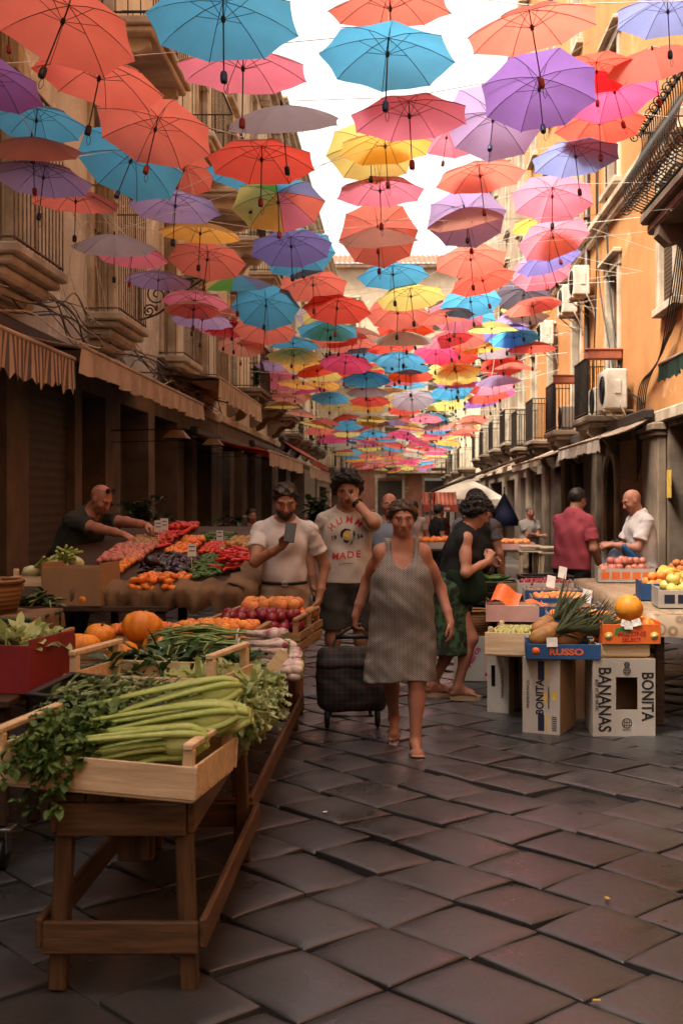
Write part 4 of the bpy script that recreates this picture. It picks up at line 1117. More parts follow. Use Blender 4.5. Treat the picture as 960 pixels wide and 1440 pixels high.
# drainpipe, cables, flower boxes
m = MB(); m.tube([(WR - .07, 23.9, 9.5), (WR - .07, 23.9, 3.0), (WR - .12, 23.9, 2.8)], .055, 8)
for z in (4, 5.6, 7.2, 8.8): m.tube([(WR - .07, 23.9, z), (WR - .07, 23.9, z + .06)], .07, 8)
tag(m.build('drainpipe', M['pipe_brown']), 'brown drainpipe running up the orange wall past the air conditioners', 'drainpipe')
for (ys_, nm) in ((20.6, 'first planted'), (24.9, 'second')):
    t = thing('flower_box', 'rust red planter box on the rail of the %s iron balcony' % nm, 'planter', (3.58, ys_ - .12, 4.02))
    m = MB(); m.box((0, 0, 0), (.62, .18, .17), .02); m.box((0, 0, .09), (.66, .21, .03), .01); m.build('box', M['terracotta'], t)
    m = MB(); m.box((0, 0, .095), (.56, .14, .03), .01); m.build('soil', M['soil'], t)
def cable(pts, r, label, material='cable', group=None, name='cable'):
    m = MB(); m.tube(crv(pts, 7), r, 5); return tag(m.build(name, M[material]), label, 'cable', group)
cable([(3.86, 21.9, 9.4), (3.83, 21.6, 6.6), (3.84, 21.2, 5.0), (3.84, 20.2, 3.6), (3.85, 18.8, 3.1), (3.86, 18.5, 3.0)], .018, 'black cable drooping across the orange wall past the tall door')
cable([(3.85, 22.6, 9.4), (3.83, 22.7, 6), (3.8, 23.0, 3.5), (3.84, 23.2, 2.6)], .016, 'black cable hanging straight beside the drainpipe')
cable([(3.85, 22.9, 9.4), (3.8, 22.4, 6), (3.82, 21.0, 3.9), (3.84, 20.9, 3.2)], .014, 'thin black cable crossing the tall door shutters')
for k in range(5):
    cable([(3.85 - .02 * k, 15.2 - .05 * k, 6.2), (3.80 - .02 * k, 15.9 + .06 * k, 4.2), (3.83 - .015 * k, 16.9 + .05 * k, 3.7 - .05 * k), (3.84 - .01 * k, 18.2 + .1 * k, 3.2), (3.84, 18.4 + .12 * k, 2.2 - .1 * k)], .0105, 'black cable in the bundle sweeping down by the stone pier', 'cable', 'cables bundled by the stone pier')
r4 = random.Random(3)
for k in range(14):
    y0 = r4.uniform(6, 10); pts = []; y = y0; z = r4.uniform(3.45, 3.85)
    while y < 27:
        pts.append((WL + .05 + r4.uniform(.02, .22), y, z + r4.uniform(-.22, .18))); y += r4.uniform(.6, 1.7)
    cable(pts, r4.choice((.005, .007, .011)), 'tangled cable running along the old facade above the awnings', r4.choice(('cable', 'cable', 'cable_pale', 'limestone_dark')), 'tangled cables above the awnings')
for k in range(8):
    y = 12.5 + k * .45; pts = [(WL + .05, y, 5.6 - k * .1), (WL + .1, y + .2, 4.9), (WL + .08, y + .5, 4.4), (WL + .15, y + .9, 3.8)]
    cable([(p[0] + r4.uniform(-.02, .1), p[1] + r4.uniform(-.2, .2), p[2] + r4.uniform(-.2, .2)) for p in pts], .006, 'pale fairy-light lead straggling down the peeling plaster', 'cable_pale', 'pale leads on the peeling plaster')
# iron scroll bracket on the left facade
t = thing('lamp_bracket', 'black wrought iron scroll bracket sticking out of the old facade', 'bracket', (WL, 19.0, 4.95))
m = MB()
m.beam((0, 0, .10), (1.05, 0, .13), .03, .03); m.beam((.02, 0, .2), (.02, 0, -.6), .03, .04)
m.tube(crv([(.03, 0, -.55), (.35, 0, -.42), (.7, 0, -.12), (1.05, 0, .12)], 6), .018, 6)
for cx_, cz_, r0 in ((.30, -.14, .2), (.62, .0, .12), (.17, -.40, .11), (.83, .06, .06)):
    m.tube([(cx_ + r0 * (1 - i / 34) * math.cos(i * .38), 0, cz_ + r0 * (1 - i / 34) * math.sin(i * .38)) for i in range(30)], .014, 5)
m.build('scroll', M['black_iron'], t)
m = MB(); m.tube([(1.05, 0, .13), (1.05, 0, .0), (1.12, 0, -.06)], .014, 6); m.build('hook', M['black_iron'], t)
# satellite dish
t = thing('satellite_dish', 'white satellite dish on the old facade beside the pale purple umbrella', 'satellite dish', (WL + .35, 28.6, 8.9), 0)
Md = Matrix.Rotation(R(60), 4, 'Z') @ Matrix.Rotation(R(68), 4, 'X')
m = MB(); m.lathe([(.0, .0), (.15, .012), (.3, .05), (.42, .11), (.43, .105), (.3, .03), (.15, -.005), (0, -.015)], 24, 0, Md); m.build('dish', M['ink_white'], t)
m = MB(); m.tube([(0, 0, 0), (-.3, -.05, -.3), (-.36, 0, -.8)], .03, 6); m.tube([Md @ Vector((0, -.4, .1)), Md @ Vector((0, -.1, .5))], .015, 5); m.build('arm', M['limestone_dark'], t)
# four flat lamp shades on iron rods
M['shade_tin'] = mat('shade_tin', (0.24, 0.16, 0.10), (0.15, 0.10, 0.065), 5, 0.6)
for px, py, wpx, lb in ((249, 610, 48, 'first and biggest of the flat tin lampshades by the pilasters'), (300, 621, 38, 'second flat tin lampshade along the pilasters'), (326, 630, 34, 'third flat tin lampshade, between two others'), (352, 635, 30, 'smallest flat tin lampshade next to the red awning')):
    Y = F * .5 / wpx; p = at(px, py, Y)
    t = thing('hanging_lamp', lb, 'lamp', p)
    m = MB(); m.lathe([(.25, -.07), (.12, .05), (.10, .055), (.10, .05), (.235, -.07)], 4, 0, Matrix.Rotation(R(45), 4, 'Z'), smooth=False)
    m.build('shade', M['shade_tin'], t)
    m = MB(); m.tube([(WL - p.x, .0, .05), (0.15, 0, .07)], .010, 6); m.tube([(WL - p.x, .0, -.12), (.1, 0, -.10), (.1, 0, -.05)], .008, 6); m.build('rod', M['black_iron'], t)
    m = MB(); m.ball((0, 0, -.03), .035, 10, 8); m.build('bulb', M['ink_white'], t)
for px, py in ((385, 645), (408, 652)):
    p = at(px, py, 30); t = thing('glowing_lamp', 'small lit yellow bulb hanging under the red awning', 'lamp', p, 0, 'lit bulbs under the red awning')
    em = bpy.data.materials.get('lit_bulb')
    if em is None:
        em = bpy.data.materials.new('lit_bulb'); tt = NT(em); e_ = tt.n('ShaderNodeEmission'); e_.inputs[0].default_value = (1, .55, .12, 1); e_.inputs[1].default_value = 6; tt.l(e_.outputs[0], tt.out.inputs[0])
    m = MB(); m.ball((0, 0, 0), (.03, .03, .075), 8, 6); m.build('bulb', em, t)
    m = MB(); m.tube([(0, 0, .07), (0, 0, .45)], .008, 5); m.lathe([(.02, .06), (.025, .12), (0, .13)], 8); m.build('cord', M['cable'], t)
# straw blind and yellow notice on the right ground floor
t = thing('straw_blind', 'straw blind covering the wall beside the stone pier', 'blind', (WR - .04, 19.35, 1.5))
m = MB()
for k in range(34): m.tube([(0, -1.1, .95 - k * .030 + r4.uniform(-.004, .004)), (-.01, 0, .95 - k * .030), (0, 1.1, .95 - k * .030 + r4.uniform(-.006, .006))], .015, 5)
m.build('straw_slat', woodmat('straw', (0.34, 0.19, 0.085), (0.18, 0.095, 0.04), 'y'), t)
m = MB(); m.box((.0, 0, .98), (.06, 2.3, .05), .01); m.build('head_rail', M['pier_stone'], t)
m = MB(); m.box((0, 0, 0), (.01, .40, .27), .002); o = m.build('notice', mat('notice_yellow', (0.55, 0.36, 0.06), rough=.8)); o.location = (WR - .02, 16.85, 1.72); o.rotation_euler = (R(90), 0, 0)
tag(o, 'yellow paper notice in the dark doorway beside the stone pier', 'notice')
m = MB(); m.tube([(3.55, 14.2, 0), (3.55, 14.2, 3.4)], .04, 8); o = m.build('red_post', M['canvas_red']); tag(o, 'red post at the picture edge under the green awning', 'post')
# plants
M['leaf'] = mat('leaf', (0.06, 0.12, 0.025), (0.03, 0.065, 0.014), 5, 0.55, trans=0.25, rand=0.15)
M['leaf_dark'] = mat('leaf_dark', (0.028, 0.062, 0.02), (0.014, 0.034, 0.010), 5, 0.5, trans=0.2)
def plant(name, label, loc, h, w, n, L, leafm='leaf', pot=None, seed=1):
    r = random.Random(seed); t = thing(name, label, 'plant', loc)
    m = MB(); lf = MB()
    for k in range(max(6, n // 18)):
        a = r.random() * 6.28; tip = Vector((math.cos(a) * w * r.uniform(.2, 1), math.sin(a) * w * r.uniform(.2, 1), h * r.uniform(.5, 1)))
        pts = crv([(0, 0, 0), tip * .4 + Vector((0, 0, h * .15)), tip], 4); m.tube(pts, .006, 4)
        for j in range(18):
            q = pts[r.randrange(2, len(pts))]; b = r.random() * 6.28
            lf.leaf(q, (math.cos(b), math.sin(b), r.uniform(-.2, .8)), (0, 0, 1), L * r.uniform(.6, 1.2), L * .45, r.uniform(.1, .9))
    m.build('stem', M['pier_stone'], t); lf.build('foliage', M[leafm], t)
    if pot: b = MB(); b.lathe([(.0, -pot), (pot * .6, -pot), (pot * .8, -.02), (pot * .86, 0), (pot * .75, -.02), (0, -.03)], 14); b.build('pot', M['terracotta'], t)
p = at(200, 742, 12.6); plant('leafy_plant', 'leafy green pot plant behind the bald vendor by the pilasters', p, .42, .38, 160, .12, 'leaf_dark', .16, 4)
p = at(282, 770, 13); plant('bushy_plant', 'dark bushy plants at the shopfront behind the pepper stall', p, .35, .6, 300, .12, 'leaf_dark', .2, 5)
plant('balcony_plant', 'green plant on the cream building balcony', (WL + .55, 30.2, 4.3), .7, .35, 160, .16, 'leaf', .2, 6)
plant('balcony_plant', 'small green plant at the next cream balcony', (WL + .6, 34.3, 4.3), .5, .3, 120, .16, 'leaf', .2, 7)
plant('tall_reed_plant', 'reddish spiky plant behind the young man covering his face', at(445, 745, 16) , .5, .25, 110, .2, 'leaf_dark', .2, 8)
t = thing('street_tree', 'small round green tree far down the street over the rooftops', 'tree', (3.4, 82, 2.0))
m = MB(); m.tube([(0, 0, -3.6), (.1, 0, 2), (.3, .1, 4.5)], [.16, .12, .05], 8); m.build('trunk', M['pier_stone'], t)
lf = MB(); r5 = random.Random(9)
for k in range(1500):
    v = Vector((r5.gauss(0, 1), r5.gauss(0, 1), r5.gauss(0, 1))).normalized() * r5.uniform(.4, 1) ** .5
    if noise.noise(v * 2.2) < -.12: continue
    lf.leaf((v.x * 1.7, v.y * 1.7, 4.9 + v.z * 1.5), (v.x, v.y, v.z + .3), (0, 0, 1), .32, .2, .3, 0, 2)
lf.build('crown', M['leaf_dark'], t)

# ================================================================ market: wood, crates, produce
M['crate_wood'] = woodmat('crate_wood', (0.74, 0.58, 0.37), (0.54, 0.40, 0.24), 'x', rand=0.12)
M['crate_wood_old'] = woodmat('crate_wood_old', (0.36, 0.22, 0.11), (0.22, 0.125, 0.06), 'x', rand=0.15)
M['table_wood'] = woodmat('table_wood', (0.14, 0.076, 0.037), (0.06, 0.032, 0.016), 'x')
M['table_wood_y'] = woodmat('table_wood_y', (0.14, 0.076, 0.037), (0.06, 0.032, 0.016), 'y')
M['table_wood_z'] = woodmat('table_wood_z', (0.14, 0.076, 0.037), (0.06, 0.032, 0.016), 'z')
M['dark_wood'] = woodmat('dark_wood', (0.07, 0.04, 0.022), (0.035, 0.02, 0.012), 'x')
M['cardboard'] = mat('cardboard', (0.34, 0.20, 0.105), (0.26, 0.15, 0.08), 2, 0.85, 0.1, 30, rand=0.1)
M['carton_white'] = mat('carton_white', (0.47, 0.44, 0.395), (0.35, 0.32, 0.28), 1.5, 0.7, 0.08, 12)
M['carton_red'] = mat('carton_red', (0.26, 0.025, 0.03), (0.17, 0.018, 0.022), 3, 0.6)
M['carton_orange'] = mat('carton_orange', (0.80, 0.17, 0.03), (0.66, 0.12, 0.025), 3, 0.55)
M['carton_blue'] = mat('carton_blue', (0.02, 0.085, 0.24), (0.015, 0.06, 0.17), 3, 0.55)
M['carton_pink'] = mat('carton_pink', (0.62, 0.36, 0.33), (0.5, 0.28, 0.25), 3, 0.7)
M['burlap'] = mat('burlap', (0.19, 0.112, 0.058), (0.11, 0.062, 0.03), 6, 0.95, 0.6, 160)

def crate(label, W, D, H, loc, rz=0.0, mt='crate_wood', ends=True, name='wooden_crate', tilt=(0, 0), slats=2, post=1.25, group=None):
    """slatted fruit crate, origin at the centre of its base"""
    wm_ = M[mt]; t = thing(name, label, 'crate', loc, rz, group); t.rotation_euler = (R(tilt[0]), R(tilt[1]), rz)
    m = MB(); n = 5
    for k in range(n): m.box((0, -D / 2 + D * (k + .5) / n, .006), (W - .02, D / n - .012, .008), .002)
    m.build('base_slat', wm_, t)
    sh = H / slats
    for s in (-1, 1):
        m = MB()
        for k in range(slats): m.box((0, s * (D / 2 - .004), .012 + sh * (k + .5)), (W, .008, sh - .012 if slats > 1 else sh), .002)
        m.build('side_board', wm_, t)
        m = MB()
        for k in range(slats): m.box((s * (W / 2 - .0125), 0, .012 + sh * (k + .5)), (.009, D - .017, sh - .014 if slats > 1 else sh), .002)
        m.build('end_board', wm_, t)
        for q in (-1, 1):
            m = MB(); pp = [(-.022, -.022), (.022, -.022), (-.022, .022)]
            m.box((s * (W / 2 - .034), q * (D / 2 - .025), H * post / 2 + .01), (.032, .032, H * post), .004); m.build('corner_post', wm_, t)
    if post > 1.3:
        for s in (-1, 1):
            m = MB(); m.box((s * (W / 2 - .034), 0, H * post + .02), (.030, D, .02), .004); m.build('top_rail', wm_, t)
    return t
def plastic_crate(label, W, D, H, loc, rz=0.0, mt='black_plastic', tilt=(0, 0)):
    t = thing('plastic_crate', label, 'crate', loc, rz); t.rotation_euler = (R(tilt[0]), R(tilt[1]), rz)
    m = MB(); m.box((0, 0, .008), (W - .02, D - .02, .012), .003); m.build('base', M[mt], t)
    m = MB()
    for s in (-1, 1):
        for z in (.02, H * .5, H - .015):
            m.box((0, s * (D / 2), z), (W, .012, .03), .003); m.box((s * (W / 2 - .001), 0, z), (.012, D - .014, .03), .003)
        k = int(W / .045)
        for i in range(k + 1): m.box((-W / 2 + .008 + (W - .016) * i / k, s * D / 2, H / 2), (.008, .009, H - .03), .001)
        k = int(D / .045)
        for i in range(k + 1): m.box((s * (W / 2 - .001), -D / 2 + .01 + (D - .02) * i / k, H / 2), (.009, .008, H - .03), .001)
    m.build('side_lattice', M[mt], t)
    m = MB()
    for s in (-1, 1): m.box((0, s * D / 2, H), (W + .02, .022, .014), .004); m.box((s * W / 2, 0, H), (.022, D - .024, .014), .004)
    m.build('rim', M[mt], t)
    return t
def tray(label, W, D, H, loc, rz=0.0, mt='carton_white', name='cardboard_tray', inner=None, tilt=(0, 0), group=None, cat='tray'):
    t = thing(name, label, cat, loc, rz, group); t.rotation_euler = (R(tilt[0]), R(tilt[1]), rz)
    m = MB(); m.box((0, 0, .004), (W - .012, D - .012, .006), .001); m.build('base', M['cardboard'], t)
    for s in (-1, 1):
        m = MB(); m.box((0, s * (D / 2 - .003), H / 2), (W, .006, H), .002); m.build('side_panel', M[mt], t)
        m = MB(); m.box((s * (W / 2 - .003), 0, H * .56), (.006, D - .013, H * 1.12), .002); m.build('end_panel', M[inner or mt], t)
    return t

# --- produce meshes
def fruit_mat(n, a, b, rough=.4, rand=.18, sc=5, spec=.4): return mat('skin_' + n, a, b, sc, rough, 0.08, 60, rand=rand, spec=spec)
PM = {'orange': fruit_mat('orange', (0.80, 0.24, 0.03), (0.70, 0.16, 0.02), .45), 'tomato': fruit_mat('tomato', (0.62, 0.045, 0.02), (0.5, 0.03, 0.015), .22), 'apricot': fruit_mat('apricot', (0.80, 0.34, 0.06), (0.72, 0.20, 0.04), .6),
      'peach': fruit_mat('peach', (0.72, 0.36, 0.10), (0.60, 0.14, 0.05), .7), 'plum': fruit_mat('plum', (0.28, 0.018, 0.03), (0.15, 0.01, 0.02), .25), 'melon': fruit_mat('melon', (0.80, 0.33, 0.03), (0.70, 0.22, 0.02), .5, .1, 3),
      'onion': fruit_mat('onion', (0.60, 0.25, 0.17), (0.45, 0.12, 0.10), .35), 'potato': fruit_mat('potato', (0.48, 0.31, 0.15), (0.36, 0.21, 0.10), .8), 'eggplant': fruit_mat('eggplant', (0.022, 0.008, 0.020), (0.012, 0.005, 0.012), .12, .1),
      'pepper_red': fruit_mat('pepper_red', (0.58, 0.025, 0.015), (0.45, 0.02, 0.012), .2), 'pepper_green': fruit_mat('pepper_green', (0.06, 0.14, 0.025), (0.035, 0.085, 0.015), .3), 'grape': fruit_mat('grape', (0.42, 0.42, 0.13), (0.33, 0.33, 0.09), .25, .12),
      'apple': fruit_mat('apple', (0.66, 0.52, 0.14), (0.55, 0.46, 0.12), .3), 'banana': fruit_mat('banana', (0.70, 0.42, 0.06), (0.6, 0.33, 0.04), .5, .1), 'green_tomato': fruit_mat('green_tomato', (0.32, 0.26, 0.06), (0.45, 0.16, 0.04), .25),
      'fennel': fruit_mat('fennel', (0.66, 0.66, 0.44), (0.52, 0.58, 0.30), .4, .08), 'nut': fruit_mat('nut', (0.30, 0.15, 0.07), (0.2, 0.10, 0.045), .6), 'pineapple': fruit_mat('pineapple', (0.42, 0.20, 0.06), (0.20, 0.10, 0.035), .6, .1, 14),
      'stem_green': mat('stem_green', (0.10, 0.16, 0.035), rough=.6)}
def proto(mb, mats, name):
    o = mb.build(name, mats); d = o.data; bpy.data.objects.remove(o); return d
def roundfruit(key, squash=1.0, dimple=.12, lobes=0, amp=0.0, stem=True, n=14):
    m = MB(); pr = []
    for i in range(11):
        t = -PI / 2 + PI * i / 10; rr = math.cos(t); z = math.sin(t) * squash
        if i >= 8: z -= dimple * ((i - 7) / 3) ** 2
        if i <= 2: z += dimple * .6 * ((3 - i) / 3) ** 2
        pr.append((max(rr, 0.0), z))
    m.lathe(pr, n, 0, None, (lambda a, z: 1 + amp * abs(math.cos(a * lobes / 2)) - amp * .5) if lobes else None)
    if stem: m.tube([(0, 0, squash - dimple * 1.2), (.04, .02, squash + .10)], [.05, .07], 5, 1)
    return proto(m, [PM[key], PM['stem_green']], key)
FR = {'orange': roundfruit('orange', .95, .06), 'tomato': roundfruit('tomato', .82, .16, 6, .05), 'beef_tomato': roundfruit('orange', .70, .2, 8, .12), 'apricot': roundfruit('apricot', .95, .12), 'peach': roundfruit('peach', .93, .12), 'plum': roundfruit('plum', 1.0, .1),
      'onion': roundfruit('onion', .85, -.12), 'apple': roundfruit('apple', .88, .18), 'green_tomato': roundfruit('green_tomato', .85, .12), 'grape': roundfruit('grape', 1.15, .02, stem=False, n=8), 'nut': roundfruit('nut', 1.0, 0, stem=False, n=8)}
for i in range(3):
    m = MB(); m.ball((0, 0, 0), (1.25, .95, .85), 12, 8, 0, None, .28); FR['potato%d' % i] = proto(m, PM['potato'], 'potato')
m = MB(); pr = [(0, -1.45), (.55, -1.3), (.80, -.8), (.82, -.2), (.62, .5), (.45, 1.0), (.30, 1.3), (0, 1.36)]; m.lathe(pr, 14)
m.lathe([(.30, 1.28), (.42, 1.15), (.20, 1.45), (.10, 1.5), (.10, 1.85), (0, 1.9)], 8, 1); FR['eggplant'] = proto(m, [PM['eggplant'], PM['stem_green']], 'eggplant')
def longpep(key):
    m = MB(); m.tube(crv([(-1.9, .1, 0), (-1.2, .0, .05), (-.3, -.12, .1), (.6, -.05, .05), (1.3, .15, 0), (1.6, .3, -.05)], 3), [.04] + [.15, .22, .3, .36, .38, .40, .42, .44, .46, .48, .5, .46, .34, .2, .1], 9, 0); m.tube([(1.55, .28, -.04), (2.0, .4, .1)], .07, 5, 1)
    return proto(m, [PM[key], PM['stem_green']], key)
FR['pepper_red'] = longpep('pepper_red'); FR['pepper_green'] = longpep('pepper_green')
m = MB(); m.lathe([(0, -.78), (.5, -.74), (.85, -.45), (1, 0), (.88, .42), (.55, .66), (.2, .68), (0, .62)], 40, 0, None, lambda a, z: 1 + .10 * abs(math.sin(a * 5)) ** .6 - .06)
m.tube([(0, 0, .6), (.03, 0, .78), (.10, .02, .86)], [.1, .07, .06], 6, 1); FR['melon'] = proto(m, [PM['melon'], PM['stem_green']], 'melon')
FR['round_melon'] = roundfruit('melon', .97, .03, n=28)
NAMES = {'round_melon': 'melon', 'beef_tomato': 'tomato', 'green_tomato': 'tomato', 'pepper_red': 'pepper', 'pepper_green': 'pepper', 'potato0': 'potato', 'potato1': 'potato', 'potato2': 'potato', 'nut': 'walnut'}
def put(key, loc, r, rot=None, label='', group=None):
    nm = NAMES.get(key, key); o = link(nm, FR[key], None, loc, rot if rot is not None else (rnd.uniform(-.6, .6), rnd.uniform(-.6, .6), rnd.random() * 6.28))
    o.scale = (r, r, r); tag(o, label, nm, group); return o
def heap(key, region, r, n, label, group, layers=1, rotf=None, seed=0, dens=0.92, base=None, jit=.12):
    """region: (T, W, D) local frame matrix and extents; lays fruit side by side, then more on top"""
    T, W, D = region; rr = random.Random(seed + 100); cnt = 0
    for L in range(layers):
        w_, d_ = W - 2 * r - L * r * 1.6, D - 2 * r - L * r * 1.6
        if w_ < 0 or d_ < 0: break
        nx = max(1, int(w_ / (2 * r * dens)) + 1); ny = max(1, int(d_ / (2 * r * dens * .9)) + 1)
        for j in range(ny):
            for i in range(nx):
                if cnt >= n: return
                x = (-w_ / 2 + w_ * (i + .25 + .5 * (j % 2)) / nx if nx > 1 else 0) + rr.uniform(-1, 1) * r * .55
                y = (-d_ / 2 + d_ * j / max(1, ny - 1) if ny > 1 else 0) + rr.uniform(-1, 1) * r * .55
                mound = .5 * r * (1 - (2 * x / W) ** 2) * (1 - (2 * y / D) ** 2)
                p = T @ Vector((x, y, r * .85 + L * r * 1.45 + mound + rr.uniform(0, .5) * r))
                k = key if key != 'potato' else 'potato%d' % rr.randrange(3)
                put(k, p, r * rr.uniform(1 - jit, 1 + jit), rotf(rr) if rotf else None, label, group); cnt += 1
def flat(cx, cy, z, W, D, rz=0.0, tx=0.0): return (Matrix.Translation((cx, cy, z)) @ Matrix.Rotation(rz, 4, 'Z') @ Matrix.Rotation(tx, 4, 'X'), W, D)

# --- the long wooden trestle at the left, two benches end to end
def bench(label, xa, xb, ya, yb, zt):
    t = thing('wooden_bench', label, 'table', ((xa + xb) / 2, (ya + yb) / 2, 0)); W, L = xb - xa, yb - ya
    m = MB(); n = 4
    for k in range(n): m.box((-W / 2 + W * (k + .5) / n, 0, zt - .0125), (W / n - .008, L, .025), .004)
    m.build('top', M['table_wood_y'], t)
    for sx_ in (-1, 1):
        for sy in (-1, 1):
            m = MB(); m.beam((sx_ * (W / 2 - .03) + sx_ * -.012, sy * (L / 2 - .05), zt - .03), (sx_ * (W / 2 - .03) + sx_ * .012, sy * (L / 2 - .04), .0), .052, .055, .006, 0, Vector((0, 1, 0))); m.build('leg', M['table_wood_z'], t)
        m = MB(); m.box((sx_ * (W / 2 - .012), 0, zt - .075), (.022, L - .02, .095), .004); m.build('apron', M['table_wood_y'], t)
        m = MB(); m.box((sx_ * (W / 2 + .028), 0, .185), (.022, L + .02, .09), .005); m.build('side_rail', M['table_wood_y'], t)
    for sy in (-1, 1):
        m = MB(); m.box((0, sy * (L / 2 - .004), zt - .077), (W - .05, .022, .10), .004); m.build('apron', M['table_wood'], t)
        m = MB(); m.box((0, sy * (L / 2 + .012), .175), (W + .03, .024, .10), .006); m.build('end_rail', M['table_wood'], t)
    m = MB(); m.box((-.02, -L / 2 + .25, zt - .17), (.10, .02, .22), .006); m.build('hanging_board', M['table_wood_z'], t)
    return t
bench('worn wooden bench with crossrails in front, carrying the celery crate', -1.06, -.62, 3.56, 4.92, .605)
bench('second worn wooden bench further back, carrying onions and plums', -1.06, -.66, 5.02, 7.7, .605)
TB = .606
# greens materials
M['celery'] = mat('celery_stalk', (0.52, 0.61, 0.21), (0.36, 0.49, 0.11), 4, .4, .25, 30, trans=.2, stretch=(6, 1, 6))
M['celery_pale'] = mat('celery_butt', (0.68, 0.70, 0.42), (0.52, 0.56, 0.26), 6, .45, .2, 30)
M['celery_butt'] = mat('celery_butt_end', (0.60, 0.66, 0.32), (0.42, 0.52, 0.17), 5, .45, .3, 25, stretch=(1, 6, 6))
M['celery_leaf'] = mat('celery_leaf', (0.13, 0.22, 0.05), (0.05, 0.11, 0.022), 9, .5, .2, 40, trans=.25)
M['chicory'] = mat('chicory_leaf', (0.25, 0.31, 0.15), (0.12, 0.18, 0.07), 9, .5, .3, 40, trans=.25)
M['chicory_stem'] = mat('chicory_stem', (0.34, 0.40, 0.20), (0.22, 0.30, 0.12), 9, .5)
M['cabbage_leaf'] = mat('cabbage_leaf', (0.045, 0.11, 0.03), (0.025, 0.07, 0.02), 9, .4, .3, 40, trans=.2)
M['endive'] = mat('endive_leaf', (0.52, 0.58, 0.28), (0.34, 0.44, 0.14), 9, .5, .3, 40, trans=.3)
M['onion_white'] = mat('onion_white', (0.66, 0.62, 0.48), (0.50, 0.36, 0.36), 16, .35, lo=.4, hi=.6)
M['onion_purple'] = mat('onion_purple', (0.24, 0.05, 0.12), (0.56, 0.48, 0.42), 14, .35, lo=.45, hi=.6)
M['onion_green'] = mat('onion_green', (0.28, 0.38, 0.12), (0.14, 0.25, 0.06), 6, .45, trans=.2, stretch=(8, 2, 8))

# celery crate
c1 = (Vector((-.89, 3.70, .622)), R(-8))
crate('pale wooden crate of celery at the front end of the bench', .66, .44, .098, c1[0], c1[1], 'crate_wood', tilt=(0, 3.2), slats=1, post=1.5)
def celery(label, butt, tip, seed, ns=11):
    r = random.Random(seed); t = thing('celery_bunch', label, 'celery', butt)
    B = Vector((0, 0, 0)); T = Vector(tip) - Vector(butt); d = T.normalized(); x, y, _ = frame(d)
    for k in range(ns):
        a = 2 * PI * k / ns * 1.0; ring = .040 if k % 3 else .020
        o0 = x * math.cos(a) * ring * .8 + y * math.sin(a) * ring * .8
        sp = r.uniform(1.2, 2.4)
        o1 = x * math.cos(a) * ring * sp + y * math.sin(a) * ring * sp
        L = T.length * r.uniform(.72, .98)
        pts = crv([o0 * .5 - d * .01, o0 * 1.5 + d * .05, o0.lerp(o1, .5) * 1.05 + d * L * .45 + Vector((0, 0, .003)), o1 + d * L + Vector((0, 0, -.02 * r.random()))], 5)
        n = len(pts); m = MB(); m.tube(pts, [.026 - .016 * i / (n - 1) for i in range(n)], 8, 0, True, .55); m.build('stalk', M['celery'], t)
    m = MB(); Mx = Matrix((x, y, d)).transposed().to_4x4(); m.lathe([(0, -.018), (.022, -.016), (.036, .0), (.046, .03), (.050, .07), (.046, .10), (.03, .12)], 18, 0, Mx, lambda a, z: 1 + .07 * math.sin(a * 5 + seed) + .04 * math.sin(a * 11)); m.build('butt', M['celery_butt'], t)
    lf = MB()
    for k in range(250):
        f = r.uniform(.68, 1.13); c = T * f + x * r.gauss(0, .035 + .05 * max(0, f - .7)) + y * r.gauss(0, .03 + .045 * max(0, f - .7)) + Vector((0, 0, -.10 * max(0, f - 1.0)))
        for q in range(3):
            b = d * r.uniform(.2, 1) + Vector((r.uniform(-1, 1), r.uniform(-1, 1), r.uniform(-.6, .7)))
            lf.leaf(c + b * .012, b, (0, 0, 1), r.uniform(.024, .042), r.uniform(.017, .028), r.uniform(.1, .9), 0, 3, .2)
    lf.build('foliage', M['celery_leaf'], t)
celery('celery bunch lying highest, its pale butt at the crate corner', (-.545, 3.90, .875), (-1.02, 3.78, .765), 1)
celery('celery bunch in the middle with butt over the crate rim', (-.535, 3.74, .815), (-1.05, 3.66, .745), 2, 12)
celery('celery bunch lying lowest at the front board', (-.60, 3.60, .765), (-1.06, 3.56, .725), 3, 10)
celery('small celery bunch squeezed behind the others', (-.50, 3.84, .79), (-.95, 3.86, .73), 5, 8)
m = MB(); r = random.Random(8)
for k in range(75):
    c = Vector((-1.06 + r.gauss(0, .06), 3.50 + r.gauss(0, .03), .73 + r.gauss(0, .028)))
    if k < 13: c = Vector((-1.02 + r.gauss(0, .022), 3.462, .60 + r.uniform(-.03, .13)))
    for q in range(3):
        m.leaf(c, (r.uniform(-1, .6), r.uniform(-1, .4), r.uniform(-.9, .5)), (0, 0, 1), r.uniform(.024, .042), r.uniform(.017, .028), r.uniform(.1, .9), 0, 3, .2)
tag(m.build('celery_leaves', M['celery_leaf']), 'celery leaves hanging over the front board of the pale crate', 'celery leaves', None, 'stuff')

